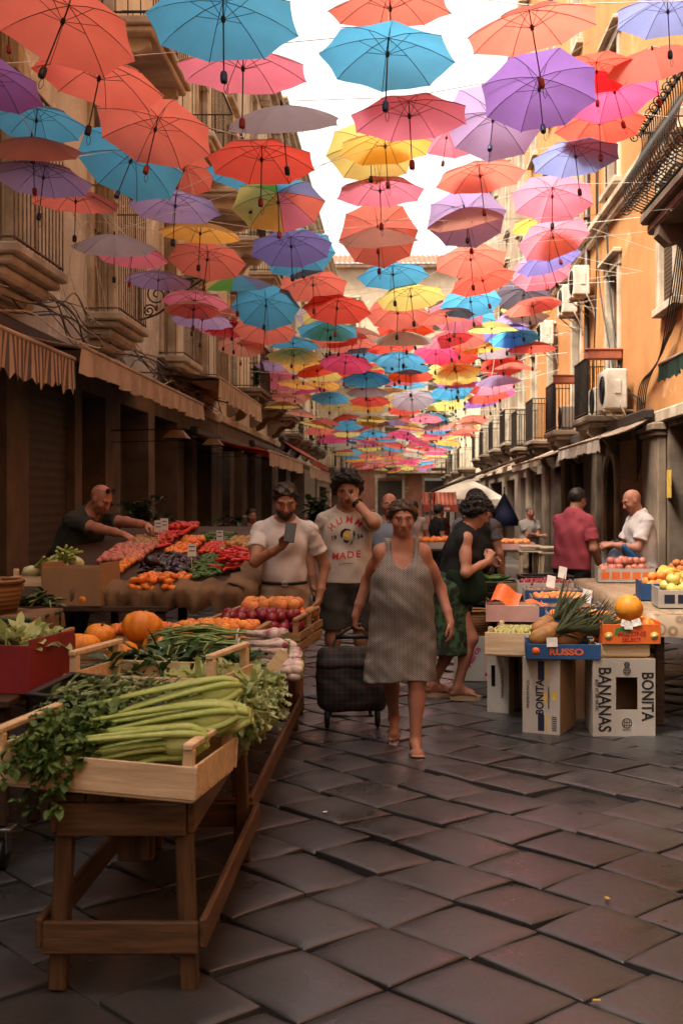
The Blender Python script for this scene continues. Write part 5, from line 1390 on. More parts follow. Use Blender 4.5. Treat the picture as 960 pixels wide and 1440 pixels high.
def leafpile(name, label, cat, loc, W, D, h, n, L, wl, lm, sm, seed, stem=True, dirv=None, spread=1.0):
    r = random.Random(seed); t = thing(name, label, cat, loc); lf = MB(); st = MB()
    for k in range(n):
        u, v = r.uniform(-.5, .5), r.uniform(-.5, .5); top = h * (1 - 2.2 * (u * u + v * v)) * r.uniform(.6, 1.1)
        c = Vector((u * W, v * D, top)); b = Vector((r.uniform(-1, 1), r.uniform(-1, 1), r.uniform(-.1, .9))) * spread
        if dirv: b = Vector(dirv) + b * .5
        lf.leaf(c, b, (0, 0, 1), L * r.uniform(.6, 1.15), wl * r.uniform(.6, 1.2), r.uniform(.2, 1.1), 0, 5, .12)
        if stem and k % 2 == 0: st.tube(crv([c - b.normalized() * L * .55 + Vector((0, 0, -.02)), c + Vector((0, 0, .005)), c + b.normalized() * L * .4], 3), .005, 5)
    lf.build('foliage', M[lm], t)
    if stem: st.build('stem', M[sm], t)
    return t
# black crate of chicory behind, and the crate with red writing
plastic_crate('black plastic crate of chicory beside the celery', .46, .30, .13, (-1.02, 4.16, .695), R(-12), tilt=(5, 4))
crate('old flat crate under the black chicory crate', .44, .28, .075, (-1.01, 4.15, .607), R(-12), 'crate_wood_old', slats=1, post=1.05)
leafpile('chicory_heap', 'heap of wild chicory in the black plastic crate', 'chicory', (-1.02, 4.15, .785), .40, .26, .06, 250, .10, .022, 'chicory', 'chicory_stem', 4, dirv=(.6, -.2, .15))
wc = crate('wooden crate with red script lettering, full of leafy greens', .62, .42, .13, (-.93, 4.62, .69), R(-12), 'crate_wood', slats=1, post=1.55)
crate('old flat crate underneath the lettered one', .56, .38, .06, (-.93, 4.64, .607), R(-12), 'crate_wood_old', slats=1, post=1.1)
text('tà do', .085, M['ink_red'], wc, (.09, -.216, .075), (R(90), 0, 0), bold=.001)
t = leafpile('cabbage_greens', 'large dark green leaves spilling over behind the lettered crate', 'greens', (-.94, 5.0, .74), .62, .42, .10, 230, .13, .055, 'cabbage_leaf', 'chicory_stem', 6)
for nm, lb, (x, y, z), rr in (('endive', 'frilly pale endive head nearest the celery butts', (-.60, 4.30, .72), .10), ('endive', 'frilly pale endive head in the lettered crate', (-.78, 4.62, .74), .10), ('endive', 'frilly pale endive head overhanging the bench edge', (-.57, 4.58, .72), .10), ('endive', 'frilly pale endive head deepest in the lettered crate', (-.68, 4.80, .74), .09)):
    r = random.Random(int(x * -1000)); t = thing(nm, lb, 'endive', (x, y, z)); m = MB()
    for k in range(330):
        v = Vector((r.gauss(0, 1), r.gauss(0, 1), r.gauss(.25, .8))).normalized()
        m.leaf(v * rr * .35, v + Vector((r.uniform(-.5, .5), r.uniform(-.5, .5), r.uniform(-.3, .5))), (0, 0, 1), rr * r.uniform(.7, 1.35), rr * .26, r.uniform(.3, 1.4), 0, 5, .45)
    m.build('foliage', M['endive'], t)
    m = MB(); m.ball((0, 0, 0), rr * .5, 10, 8, 0, None, .2); m.build('heart', M['celery_pale'], t)
# spring onions in two rows, bulbs over the edge
def spring(label, base, dirv, seed, n=9):
    r = random.Random(seed); t = thing('spring_onion_bunch', label, 'spring onions', base); d = Vector(dirv).normalized(); x, y, _ = frame(d)
    g_ = MB()
    for k in range(n):
        o = x * r.uniform(-.06, .06) + y * r.uniform(-.03, .035); s = r.uniform(.75, 1.15); L = r.uniform(.42, .55)
        m = MB(); Mx = Matrix((x, y, d)).transposed().to_4x4(); Mx.translation = o + d * r.uniform(-.03, .02)
        m.lathe([(0, -.005), (.016 * s, .0), (.026 * s, .018), (.027 * s, .035), (.017 * s, .06), (.0105 * s, .085), (.009 * s, .16)], 10, 0, Mx); m.build('bulb', M['onion_purple' if k % 5 < 3 else 'onion_white'], t)
        rt = o + d * .15
        for q in range(3):
            g_.tube(crv([o + d * .13, o + d * .25 + x * r.uniform(-.01, .01), o + d * L * .8 + x * r.uniform(-.05, .05) + y * r.uniform(-.02, .03), o + d * L * 1.15 + x * r.uniform(-.09, .09) + Vector((0, 0, -.05 * r.random()))], 3), [.007] * 3 + [.009] * 4 + [.007] * 2 + [.002], 6, 0, True, .5)
        for q in range(6): g_.tube([o - d * .004, o - d * .03 + x * r.uniform(-.015, .015) + y * r.uniform(-.015, .015)], .0012, 3)
    g_.build('leaf', M['onion_green'], t)
    m = MB(); m.tube([d * .2 + x * .07 * math.cos(a) + y * .045 * math.sin(a) for a in [k * PI / 8 for k in range(17)]], .004, 4); m.build('tie', M['ink_white'], t)
for i, (bx, by, bz, lb) in enumerate(((-.50, 5.62, .775, 'purple spring onion bunch at the very edge, backmost'), (-.47, 5.42, .76, 'purple spring onion bunch second from the endive'), (-.45, 5.22, .74, 'purple spring onion bunch hanging lowest beside the walkway'), (-.55, 5.50, .84, 'purple spring onion bunch piled on top of the others'), (-.52, 5.30, .82, 'purple spring onion bunch piled next to the endive'))):
    spring(lb, (bx, by, bz), (-1, .12 - .05 * i, .04), 20 + i)
crate('old wooden crate under the spring onions', .52, .62, .10, (-.80, 5.42, .607), 0, 'crate_wood_old', slats=1, post=1.05)
# fruit crates further along
crate('wooden crate of yellow apricots behind the spring onions', .56, .36, .12, (-.98, 6.42, .607), R(-4), 'crate_wood_old', slats=2, post=1.5)
heap('apricot', flat(-.98, 6.42, .725, .54, .34, R(-4)), .030, 120, 'yellow apricot in the crate behind the spring onions', 'apricots behind the spring onions', 2, seed=1)
crate('wooden crate of dark red plums beside the apricots', .56, .34, .12, (-.82, 6.92, .607), R(-6), 'crate_wood_old', slats=2, post=1.5)
heap('plum', flat(-.82, 6.92, .72, .52, .32, R(-6)), .034, 80, 'dark red plum in the crate behind the apricots', 'dark red plums', 2, seed=2)
crate('wooden crate of peaches at the far end of the bench', .56, .34, .12, (-.78, 7.36, .607), R(-6), 'crate_wood_old', slats=2, post=1.5)
heap('peach', flat(-.78, 7.36, .73, .52, .32, R(-6)), .040, 60, 'blushing peach in the farthest crate of the bench', 'peaches at the bench end', 2, seed=3)
# melons on a lower stand at the left of the bench
t = thing('low_stand', 'low dark stand of boards under the melon crate', 'stand', (-1.50, 6.3, 0))
m = MB()
for k in range(4): m.box((0, -.3 + .2 * k, .58), (.82, .18, .025), .004)
m.build('top', M['dark_wood'], t)
for sx_ in (-1, 1):
    for sy in (-1, 1): m = MB(); m.box((sx_ * .36, sy * .33, .283), (.05, .05, .566), .006); m.build('leg', M['dark_wood'], t)
crate('wooden crate of ribbed orange melons with the biggest one on top', .60, .40, .13, (-1.53, 6.22, .594), R(-3), 'crate_wood_old', slats=2, post=1.35)
for x, y, z, r_, lb in ((-1.36, 6.24, .82, .108, 'biggest ribbed orange melon on top of the crate'), (-1.64, 6.12, .735, .088, 'flat ribbed melon at the front corner of the crate'), (-1.43, 6.08, .70, .085, 'small ribbed melon under the biggest one'), (-1.60, 6.30, .77, .08, 'ribbed melon behind the flat corner one'), (-1.26, 6.20, .72, .09, 'small ribbed melon at the crate end by the apricots')):
    put('melon', (x, y, z), r_, (R(-20) if r_ > .1 else .1, R(12), rnd.random() * 3), lb)
crate('shallow wooden crate of orange tomatoes behind the melons', .62, .40, .10, (-1.38, 6.74, .62), R(-3), 'crate_wood_old', slats=1, post=1.3)
heap('beef_tomato', flat(-1.38, 6.74, .70, .58, .36), .040, 40, 'orange tomato in the shallow crate behind the melons', 'orange tomatoes behind the melons', 1, seed=4)
# --- left edge: castor cart with crates, burlap and basket
t = thing('castor_cart', 'dark cart on castors under the crates by the picture edge', 'cart', (-1.98, 5.15, 0))
m = MB()
for k in range(4): m.box((0, -.36 + .24 * k, .68), (.85, .22, .03), .005)
m.build('deck', M['dark_wood'], t)
for sx_ in (-1, 1):
    for sy in (-1, 1):
        m = MB(); m.box((sx_ * .37, sy * .38, .42), (.05, .05, .49), .006); lg = m.build('leg', M['dark_wood'], t)
        m = MB(); m.box((sx_ * .37, sy * .38, .165), (.10, .09, .012), .003)
        for q in (-1, 1): m.box((sx_ * .37 + q * .026, sy * .38, .115), (.006, .06, .10), .002)
        cf = m.build('castor', M['steel'], t)
        m = MB(); m.lathe([(0, -.02), (.055, -.02), (.062, -.012), (.062, .012), (.055, .02), (0, .02)], 20, 0, Matrix.Translation((sx_ * .37, sy * .38, .063)) @ Matrix.Rotation(R(90), 4, 'Y')); m.build('wheel', M['black_plastic'], cf)
for sy in (-1, 1): m = MB(); m.box((0, sy * .38, .24), (.8, .03, .06), .004); m.build('rail', M['dark_wood'], t)
b_ = tray('red cardboard box of white leafy vegetables on the cart', .34, .40, .20, (-1.64, 5.05, .697), R(-12), 'carton_red', 'cardboard_box', cat='box')
leafpile('cauliflower_greens', 'whitish leafy vegetables sticking out of the red box', 'greens', (-1.64, 5.05, .86), .28, .3, .07, 120, .10, .05, 'endive', 'chicory_stem', 31)
plastic_crate('black plastic crate standing left of the red box', .40, .40, .24, (-2.04, 4.98, .697), R(-6))
leafpile('lettuce_greens', 'pale leaves poking out of the black crate beside the red box', 'greens', (-2.02, 4.98, .90), .32, .3, .07, 120, .09, .05, 'endive', 'chicory_stem', 32)
plastic_crate('dark green plastic crate under the burlap cloth', .62, .42, .20, (-2.02, 5.72, .736), R(-4), 'canvas_green')
t = thing('dark_side_table', 'dark table behind the cart carrying the burlap covered crate', 'table', (-2.05, 5.75, 0))
m = MB()
for k in range(3): m.box((0, -.22 + .22 * k, .72), (.8, .2, .03), .005)
m.build('top', M['dark_wood'], t)
for sx_ in (-1, 1):
    for sy in (-1, 1): m = MB(); m.box((sx_ * .35, sy * .27, .352), (.05, .05, .704), .006); m.build('leg', M['dark_wood'], t)
def cloth(name, label, cx, cy, z, W, D, over, material, seed, rz=0.0, amp=.012, solid=True):
    """cloth lying on a box top and hanging over its edges"""
    n = 26; gr = []
    for j in range(n + 1):
        row = []
        for i in range(n + 1):
            u, v = (i / n - .5) * (W + 2 * over), (j / n - .5) * (D + 2 * over)
            du, dv = max(0, abs(u) - W / 2), max(0, abs(v) - D / 2)
            x = math.copysign(min(abs(u), W / 2) + .12 * du, u); y = math.copysign(min(abs(v), D / 2) + .12 * dv, v)
            nn = noise.noise(Vector((u * 9 + seed, v * 9, 0)))
            h = max(du, dv); zz = -h + amp * nn * (1 if h < .01 else 2.5)
            x += amp * 2.2 * noise.noise(Vector((v * 14 + seed, z, 3))) * (du > 0); y += amp * 2.2 * noise.noise(Vector((u * 14 + seed, z, 5))) * (dv > 0)
            row.append((x, y, zz + .012))
        gr.append(row)
    m = MB(); m.sheet(gr); o = m.build(name, material, None, (cx, cy, z), (0, 0, rz)); tag(o, label, 'cloth'); return o
cloth('burlap_cloth', 'brown burlap cloth draped over the green crate at the picture edge', -2.02, 5.72, .939, .64, .44, .10, M['burlap'], 4)
M['wicker'] = stripemat('wicker', (0.26, 0.14, 0.065), (0.13, 0.065, 0.03), 2, 45, .7, .2, 0)
def basket(label, loc, r, h, handle=True, sc=(1, 1)):
    t = thing('wicker_basket', label, 'basket', loc); m = MB()
    m.lathe([(0, 0), (r * .85, 0), (r * .95, h * .5), (r, h), (r * .95, h), (r * .9, h * .5), (r * .8, .015), (0, .012)], 24, 0, Matrix.Diagonal((sc[0], sc[1], 1, 1)), lambda a, z: 1 + .012 * math.sin(a * 24) * (1 if int(z * 90) % 2 else -1)); m.build('body', M['wicker'], t)
    m = MB(); m.tube([(r * sc[0] * math.cos(a), r * sc[1] * math.sin(a), h) for a in [k * PI / 14 for k in range(29)]], .012, 6); m.build('rim', M['wicker'], t)
    if handle: m = MB(); m.tube([(r * sc[0] * .95 * math.cos(a), 0, h + r * 1.0 * math.sin(a)) for a in [k * PI / 12 for k in range(13)]], .010, 6); m.build('handle', M['wicker'], t)
    return t
basket('round straw basket on the burlap cloth at the picture edge', (-2.0, 5.64, .955), .19, .15, False)
cloth('burlap_sack', 'folded burlap sack lying over the straw basket', -2.02, 5.64, 1.11, .2, .2, .07, M['burlap'], 9, .4, .03)
t = tray('flat cardboard tray beside the burlap near the vendor stall', .4, .3, .07, (-2.35, 6.3, .74), R(-15), 'cardboard')

# --- the vendor's sloping stall
def slope_pt(px, py):
    Y = 1.46 / ((py - CY) / F + .11); Z = .92 + .11 * (Y - 8); return Vector(((px - CX) * Y / F, Y, Z))
t = thing('sloping_stall', 'sloping dark stall table carrying the heaps of tomatoes, aubergines and peppers', 'stall', (-1.72, 9.3, 0))
m = MB(); vs = []
for y, z in ((7.75, .86), (11.2, 1.24)):
    for x in (-2.75, -.95): vs += [(x + 1.72, y - 9.3, z), (x + 1.72, y - 9.3, z - .05)]
m.add(vs, [(0, 2, 6, 4), (1, 5, 7, 3), (0, 1, 3, 2), (4, 6, 7, 5), (0, 4, 5, 1), (2, 3, 7, 6)]); m.build('top', M['dark_wood'], t)
for x in (-2.65, -1.05):
    for y, z in ((7.9, .83), (11.0, 1.16)): m = MB(); m.box((x + 1.72, y - 9.3, z / 2), (.07, .07, z - .01), .006); m.build('leg', M['dark_wood'], t)
# burlap skirting with ruffles on the stall front
m = MB(); gr = []
for i in range(91):
    u = i / 90; 
    if u < .72: x, y = -2.15 + (1.15) * u / .72, 7.72
    else: x, y = -1.0 + .02, 7.72 + (u - .72) / .28 * 1.9
    row = []
    for j in range(9):
        f = j / 8; wv = .012 * math.sin(u * 130) + .014 * math.sin(u * 57 + f * 4) + .02 * noise.noise(Vector((u * 30, f * 2, 1))); bul = .02 * math.sin(f * PI)
        nx, ny = (0, -1) if u < .72 else (1, 0)
        zt = .96 + (.11 * (y - 7.72)) + .03 * noise.noise(Vector((u * 20, 0, 0)))
        inw = -.14 * max(0, .3 - f) / .3
        row.append((x + nx * (wv + bul + inw), y + ny * (wv + bul + inw), zt + .012 * math.sin(u * 60) - (.19 + .05 * noise.noise(Vector((u * 25, 3, 0)))) * f))
    gr.append(row)
m.sheet(gr); o = m.build('burlap_skirt', M['burlap']); tag(o, 'ruffled burlap skirting along the edge of the vendor stall', 'cloth')
def slope_heap(key, px0, px1, py0, py1, r, n, label, group, layers=2, rotf=None, seed=0):
    r *= .68; n = int(n * 1.9)
    a, b = slope_pt((px0 + px1) / 2, py1), slope_pt((px0 + px1) / 2, py0)
    c = (a + b) / 2; W = (px1 - px0) * c.y / F; D = max(2.4 * r, (b - a).length)
    heap(key, (Matrix.Translation(c + Vector((0, 0, -.02))) @ Matrix.Rotation(math.atan(.11), 4, 'X'), W, D), r, n, label, group, layers, rotf, seed)
lay = lambda rr: (R(90) + rr.uniform(-.3, .3), rr.uniform(-.3, .3), rr.random() * 6.28)
flatr = lambda rr: (rr.uniform(-.4, .4), rr.uniform(-.3, .3), rr.random() * 6.28)
slope_heap('beef_tomato', 186, 266, 812, 832, .050, 34, 'big orange tomato in the burlap front tray of the vendor stall', 'big orange tomatoes in the front tray', 2, seed=11)
slope_heap('apricot', 168, 190, 778, 808, .035, 26, 'small yellow fruit beside the cardboard box on the vendor stall', 'small yellow fruit by the cardboard box', 1, seed=12)
slope_heap('eggplant', 208, 276, 788, 812, .065, 22, 'shiny black aubergine in the heap behind the orange tomatoes', 'black aubergines', 2, lay, 13)
slope_heap('pepper_green', 268, 318, 782, 815, .045, 40, 'dark green pepper heaped next to the aubergines', 'dark green peppers', 2, flatr, 14)
slope_heap('onion', 152, 216, 764, 790, .040, 60, 'pinkish onion heaped beside the potatoes', 'pinkish onions', 2, seed=15)
slope_heap('potato', 178, 232, 757, 772, .042, 36, 'potato heaped between onions and red peppers', 'potatoes', 2, seed=16)
slope_heap('pepper_red', 212, 252, 750, 771, .045, 34, 'red pepper in the small heap by the vendor hands', 'red peppers by the vendor', 2, flatr, 17)
slope_heap('beef_tomato', 246, 284, 756, 785, .055, 24, 'orange ribbed tomato in the middle of the slope', 'orange ribbed tomatoes', 2, seed=18)
slope_heap('tomato', 236, 276, 738, 751, .042, 34, 'red tomato in the row at the top of the slope', 'red tomatoes at the top', 2, seed=19)
slope_heap('pepper_red', 308, 372, 776, 803, .050, 60, 'long red pepper in the large heap at the stall end', 'long red peppers at the stall end', 3, flatr, 20)
slope_heap('green_tomato', 316, 356, 758, 776, .040, 34, 'green and red mottled tomato behind the long red peppers', 'mottled tomatoes', 2, seed=21)
slope_heap('tomato', 285, 320, 762, 778, .035, 26, 'small red tomato beside the mottled ones', 'small red tomatoes', 1, seed=22)
slope_heap('pepper_green', 276, 330, 750, 763, .045, 24, 'green pepper at the upper end of the slope', 'green peppers at the upper end', 1, flatr, 23)
# cardboard box and fennel crate in front of the vendor
p = slope_pt(127, 806)
t = thing('dark_board_table', 'dark plank table holding the cardboard box and fennel crate', 'table', (-2.25, 8.15, 0))
m = MB()
for k in range(4): m.box((0, -.36 + .24 * k, .78), (1.5, .22, .035), .005)
m.build('top', M['dark_wood'], t)
for sx_ in (-1, 1):
    for sy in (-1, 1): m = MB(); m.box((sx_ * .68, sy * .4, .38), (.06, .06, .76), .006); m.build('leg', M['dark_wood'], t)
tray('big plain cardboard box in front of the bald vendor', .42, .30, .25, (-2.12, 7.85, .80), R(-12), 'cardboard', 'cardboard_box', cat='box')
crate('wooden crate of white fennel beside the cardboard box', .44, .34, .16, (-2.44, 8.25, .80), R(-8), 'crate_wood', slats=2, post=1.3)
crate('empty wooden crate under the fennel near the vendor', .46, .3, .12, (-2.80, 7.9, .80), R(-20), 'crate_wood_old', slats=2, post=1.2)
for i, (x, y, z, a) in enumerate(((-2.36, 8.20, 1.03, .3), (-2.52, 8.26, 1.0, 1.2), (-2.42, 8.34, 1.06, .8), (-2.28, 8.32, 1.05, -.4), (-2.55, 8.14, .99, 1.0))):
    t = thing('fennel_bulb', 'white fennel bulb with green stalks in the wooden crate', 'fennel', (x, y, z), a, 'fennel bulbs in the crate'); t.rotation_euler = (R(60), R(20), a)
    m = MB(); m.lathe([(0, -.05), (.035, -.045), (.055, 0), (.045, .04), (.02, .07), (0, .075)], 12, 0, Matrix.Diagonal((1.2, .8, 1, 1))); m.build('bulb', PM['fennel'], t)
    m = MB()
    for k in range(4): m.tube(crv([(0.012 * (k - 1.5), 0, .05), (.02 * (k - 1.5), .01, .12), (.045 * (k - 1.5), .0, .2)], 4), [.011] * 4 + [.009] * 5, 6)
    m.build('stalk', M['celery'], t)
put('orange', (-2.06, 7.72, .84), .045, None, 'single orange on the dark planks beside the cardboard box')
leafpile('fennel_greens', 'dark green tops lying on the dark planks beside the single orange', 'greens', (-2.34, 7.75, .80), .2, .16, .08, 50, .14, .03, 'cabbage_leaf', 'chicory_stem', 41)
# small price cards on sticks
for px, py, s_ in ((223, 755, 1), (231, 752, 1), (270, 793, .9), (309, 770, .8)):
    p = slope_pt(px, py + 14); t = thing('price_card', 'white price card on a stick stuck in the vendor produce', 'price card', p, r4.uniform(-.3, .3), 'price cards on the vendor stall')
    m = MB(); m.box((0, 0, .17), (.07 * s_, .003, .10 * s_), .001); m.build('card', M['ink_white'], t); m = MB(); m.tube([(0, .004, 0), (0, .004, .13)], .003, 4); m.build('stick', M['crate_wood'], t)
    m = MB()
    for k, z in enumerate((.195, .165)): m.box((0, -.0025, z), (.045 * s_, .0012, .007), .0003)
    m.build('ink_stroke', M['ink_black'], t)
t = thing('price_card', 'pale wooden price stick between the endive and the spring onions', 'price card', (-.52, 4.75, .80)); t.rotation_euler = (0, R(38), R(20))
m = MB(); m.box((0, 0, .05), (.05, .005, .10), .001); m.build('card', M['crate_wood'], t); m = MB(); m.tube([(0, .003, 0), (0, .003, -.1)], .003, 4); m.build('stick', M['crate_wood'], t)

# ================================================================ right side stalls
def carton(label, W, D, H, loc, rz, front='carton_white', side='cardboard', hole=None, name='banana_box'):
    """tall carton, front face towards -Y; hole: (x0,x1,z0,z1) opening in the front"""
    t = thing(name, label, 'box', loc, rz); th = .008
    m = MB()
    if hole:
        x0, x1, z0, z1 = hole
        for a in ((-W / 2, x0, 0, H), (x1, W / 2, 0, H), (x0, x1, 0, z0), (x0, x1, z1, H)): m.slab(a[0], a[1], -D / 2, -D / 2 + th, a[2], a[3], .0006)
    else: m.slab(-W / 2, W / 2, -D / 2, -D / 2 + th, 0, H, .002)
    m.build('front_panel', M[front], t)
    for s in (-1, 1): m = MB(); m.slab(s * W / 2 - (th if s > 0 else 0), s * W / 2 + (th if s < 0 else 0), -D / 2 + th, D / 2, 0, H, .002); m.build('side_panel', M[side if s > 0 else front], t)
    m = MB(); m.slab(-W / 2 + th, W / 2 - th, D / 2 - th, D / 2, 0, H, .002); m.build('back_panel', M['cardboard'], t)
    m = MB(); m.slab(-W / 2 + th, W / 2 - th, -D / 2 + th, D / 2 - th, H - th, H - .001, .002); m.slab(-W / 2 + th, W / 2 - th, -D / 2 + th, D / 2 - th, .001, th, .002); m.build('flap', M['cardboard'], t)
    return t
YF = 7.41
b1 = carton('white banana box on end with square hole, the one on the right', .395, .32, .492, (1.425, YF + .16, 0), R(-1), hole=(-.05, .085, .17, .375))
fr = -.1612
text('BONITA', .105, M['ink_black'], b1, (.145, fr, .255), (R(90), R(90), 0), bold=.002, sx=.80)
text('BANANAS', .112, M['ink_black'], b1, (-.125, fr, .235), (R(90), R(90), 0), bold=.002, sx=.80)
text('BEST AT 58F OR 14C', .028, M['ink_black'], b1, (-.172, fr, .26), (R(90), R(90), 0), sx=.8)
def emblem(parent, x, z, r, material, y, rz=0.0):
    m = MB(); m.tube([(x + r * math.cos(a), y, z + r * math.sin(a)) for a in [k * PI / 12 for k in range(25)]], .0022, 4)
    for k in (-.5, 0, .5): m.tube([(x + r * k, y, z - r * .8), (x + r * k, y, z + r * .8)], .0016, 4)
    for k in (-.4, .2): m.tube([(x - r * .8, y, z + r * k), (x + r * .8, y, z + r * k)], .0016, 4)
    m.build('emblem', material, parent)
emblem(b1, .018, .415, .022, M['ink_black'], fr); emblem(b1, .018, .455, .016, M['ink_black'], fr); emblem(b1, .018, .085, .03, M['ink_black'], fr)
text('BONITA', .014, M['ink_black'], b1, (.018, fr, .042), (R(90), 0, 0))
b2 = carton('white and yellow printed banana box under the blue pineapple crate', .25, .36, .485, (.985, 7.66, 0), R(-25))
fr = -.1812
text('BONITA', .072, M['ink_navy'], b2, (-.005, fr, .235), (R(90), R(-90), 0), bold=.002, sx=.85)
text('PREMIUM PACK', .026, M['ink_black'], b2, (-.086, fr, .25), (R(90), R(-90), 0))
text('PREMIUM BANANAS', .016, M['ink_black'], b2, (.052, fr, .235), (R(90), R(-90), 0))
for z0, z1 in ((.02, .125), (.345, .465)):
    m = MB(); m.slab(-.02, .022, fr, fr + .001, z0, z1, .0002); m.build('printed_band', M['ink_navy'], b2)
    m = MB(); m.slab(.030, .042, fr, fr + .001, z0, z1, .0002); m.slab(.050, .053, fr, fr + .001, z0, z1, .0002); m.build('printed_band', M['ink_yellow'], b2)
m = MB(); m.prism([(.028 * math.cos(a), .028 * math.sin(a)) for a in [PI * k / 10 - PI / 2 for k in range(11)]], 0, .001, 0, Matrix.Translation((.042 - .028, fr + .0008, .235)) @ Matrix.Rotation(R(90), 4, 'X'))
for k in range(7):
    a = -PI / 2 + PI * k / 6; m.prism([(.032 * math.cos(a - .1), .032 * math.sin(a - .1)), (.032 * math.cos(a + .1), .032 * math.sin(a + .1)), (.045 * math.cos(a), .045 * math.sin(a))], 0, .001, 0, Matrix.Translation((.042 - .028, fr + .0008, .235)) @ Matrix.Rotation(R(90), 4, 'X'))
m.build('sun_print', M['ink_yellow'], b2)
m = MB(); m.slab(.075, .10, fr, fr + .001, .22, .28, .0002); m.build('printed_band', M['ink_yellow'], b2)
m = MB()
for k in range(8): m.slab(.073, .104, fr, fr + .001, .025 + k * .012, .025 + k * .012 + .006, .0002)
m.build('print_stripe', M['ink_navy'], b2)
m = MB(); m.tube([(-.065 + .018 * math.cos(a), fr, .44 + .028 * math.sin(a)) for a in [k * PI / 10 for k in range(21)]], .002, 4); m.build('seal_print', M['ink_yellow'], b2)
b3 = carton('narrow white carton marked premium pack behind the printed banana box', .16, .38, .40, (.775, 8.42, 0), R(-24), hole=(-.05, -.02, .18, .33))
text('PREMIUM PACK', .030, M['ink_black'], b3, (.035, -.1912, .21), (R(90), R(-90), 0))
b4 = carton('white fruit carton with red script under the wicker basket', .30, .34, .37, (.615, 9.84, 0), R(-4), side='cardboard')
text('Marca', .075, M['ink_pink'], b4, (.01, -.1712, .20), (R(90), R(-60), 0), bold=.002)
m = MB(); m.slab(.10, .148, -.1712, -.1702, .005, .365, .0002); m.build('printed_band', M['carton_pink'], b4)
for z in (.06, .30):
    m = MB(); m.lathe([(.016, 0), (.016, .001), (0, .001)], 12, 0, Matrix.Translation((.124, -.1713, z)) @ Matrix.Rotation(R(90), 4, 'X')); m.build('print_dot', M['ink_pink'], b4)
carton('plain brown carton behind the red script one', .24, .34, .36, (.92, 9.9, 0), R(4), 'cardboard', 'cardboard')
basket('brown wicker basket on the red script carton', (.62, 9.8, .372), .155, .20, True, (1.05, .85))
carton('brown cardboard box standing between printed boxes in shade', .26, .36, .47, (1.12, 8.2, 0), R(8), 'cardboard', 'cardboard')
# grape crate with flag
wg = crate('wooden crate of white grapes with little italian flag', .40, .46, .15, (.84, 8.12, .485 if False else .437), R(-16), 'crate_wood', slats=1, post=1.25)
for k, mt_ in enumerate(('ink_green', 'ink_white', 'ink_red')):
    m = MB(); m.slab(.09 + k * .024, .113 + k * .024, -.2352, -.2342, .03, .085, .0002); m.build('flag_print', M[mt_], wg)
heap('grape', flat(.84, 8.12, .55, .36, .42, R(-16)), .0165, 240, 'white grape in the wooden crate with the flag', 'white grapes in the flag crate', 2, seed=31, dens=1.05)
tray('pink printed carton tray of late grapes behind the flag crate', .42, .30, .12, (.86, 8.75, .60), R(-4), 'carton_pink')
heap('grape', flat(.98, 8.75, .66, .2, .26), .018, 45, 'white grape in the pink printed tray', 'white grapes in the pink tray', 1, seed=32, dens=1.05)
m = MB(); m.sheet([[(-.1 + .2 * i / 6, -.07 + .14 * j / 4, .03 * math.sin(i * .9) + .05 * j / 4) for i in range(7)] for j in range(5)]); o = m.build('orange_card', M['carton_orange'], None, (.80, 8.72, .76), (R(30), R(12), R(-20))); tag(o, 'bent orange card lying on the pink printed tray', 'card')
m = MB(); m.sheet([[(-.08 + .16 * i / 6, -.05 + .10 * j / 4, .015 * math.sin(i * .9)) for i in range(7)] for j in range(5)]); o = m.build('orange_card', M['carton_orange'], None, (1.02, 8.66, .735), (R(12), R(4), R(6))); tag(o, 'flat orange card at the edge of the pink printed tray', 'card')
# blue pineapple crate
rb = tray('blue cardboard crate of pineapples with orange lettering', .47, .36, .095, (1.055, 7.60, .487), R(-5), 'carton_blue')
text('RUSSO', .055, M['carton_orange'], rb, (.02, -.1812, .045), (R(90), 0, 0), bold=.002, sx=1.3)
m = MB(); m.lathe([(.025, 0), (.025, .0012), (0, .0012)], 16, 0, Matrix.Translation((-.17, -.1802, .05)) @ Matrix.Rotation(R(90), 4, 'X')); m.build('orange_print', M['carton_orange'], rb)
M['pine_leaf'] = mat('pineapple_leaf', (0.10, 0.115, 0.055), (0.045, 0.058, 0.028), 6, .5)
def pineapple(label, loc, d, seed, s=1.0):
    r = random.Random(seed); t = thing('pineapple', label, 'pineapple', loc); d = Vector(d).normalized(); x, y, _ = frame(d); Mx = Matrix((x, y, d)).transposed().to_4x4()
    m = MB(); m.lathe([(0, -.085 * s), (.035 * s, -.08 * s), (.055 * s, -.04 * s), (.06 * s, .01 * s), (.052 * s, .06 * s), (.03 * s, .085 * s), (0, .09 * s)], 24, 0, Mx, lambda a, z: 1 + .06 * math.sin(a * 8 + z * 130) * math.sin(a * 8 - z * 130)); m.build('fruit', PM['pineapple'], t)
    m = MB()
    for k in range(64):
        a = r.random() * 6.28; sp = r.uniform(.1, .9); L = r.uniform(.16, .32) * s
        m.leaf(d * .08 * s, d * 1.2 + (x * math.cos(a) + y * math.sin(a)) * sp, d, L, .022, r.uniform(-.1, .5), 0, 4)
    m.build('crown', M['pine_leaf'], t)
for i, (x, y, z, d, lb) in enumerate(((.92, 7.52, .62, (1, .1, .35), 'pineapple at the corner of the blue crate'), (.98, 7.66, .63, (1, .3, .5), 'pineapple behind the corner one in the blue crate'), (1.10, 7.56, .61, (1, -.1, .4), 'pineapple with long crown towards the orange melon crate'), (.95, 7.74, .66, (.9, .4, .6), 'pineapple at the back of the blue crate'))):
    pineapple(lb, (x, y, z), d, 60 + i)
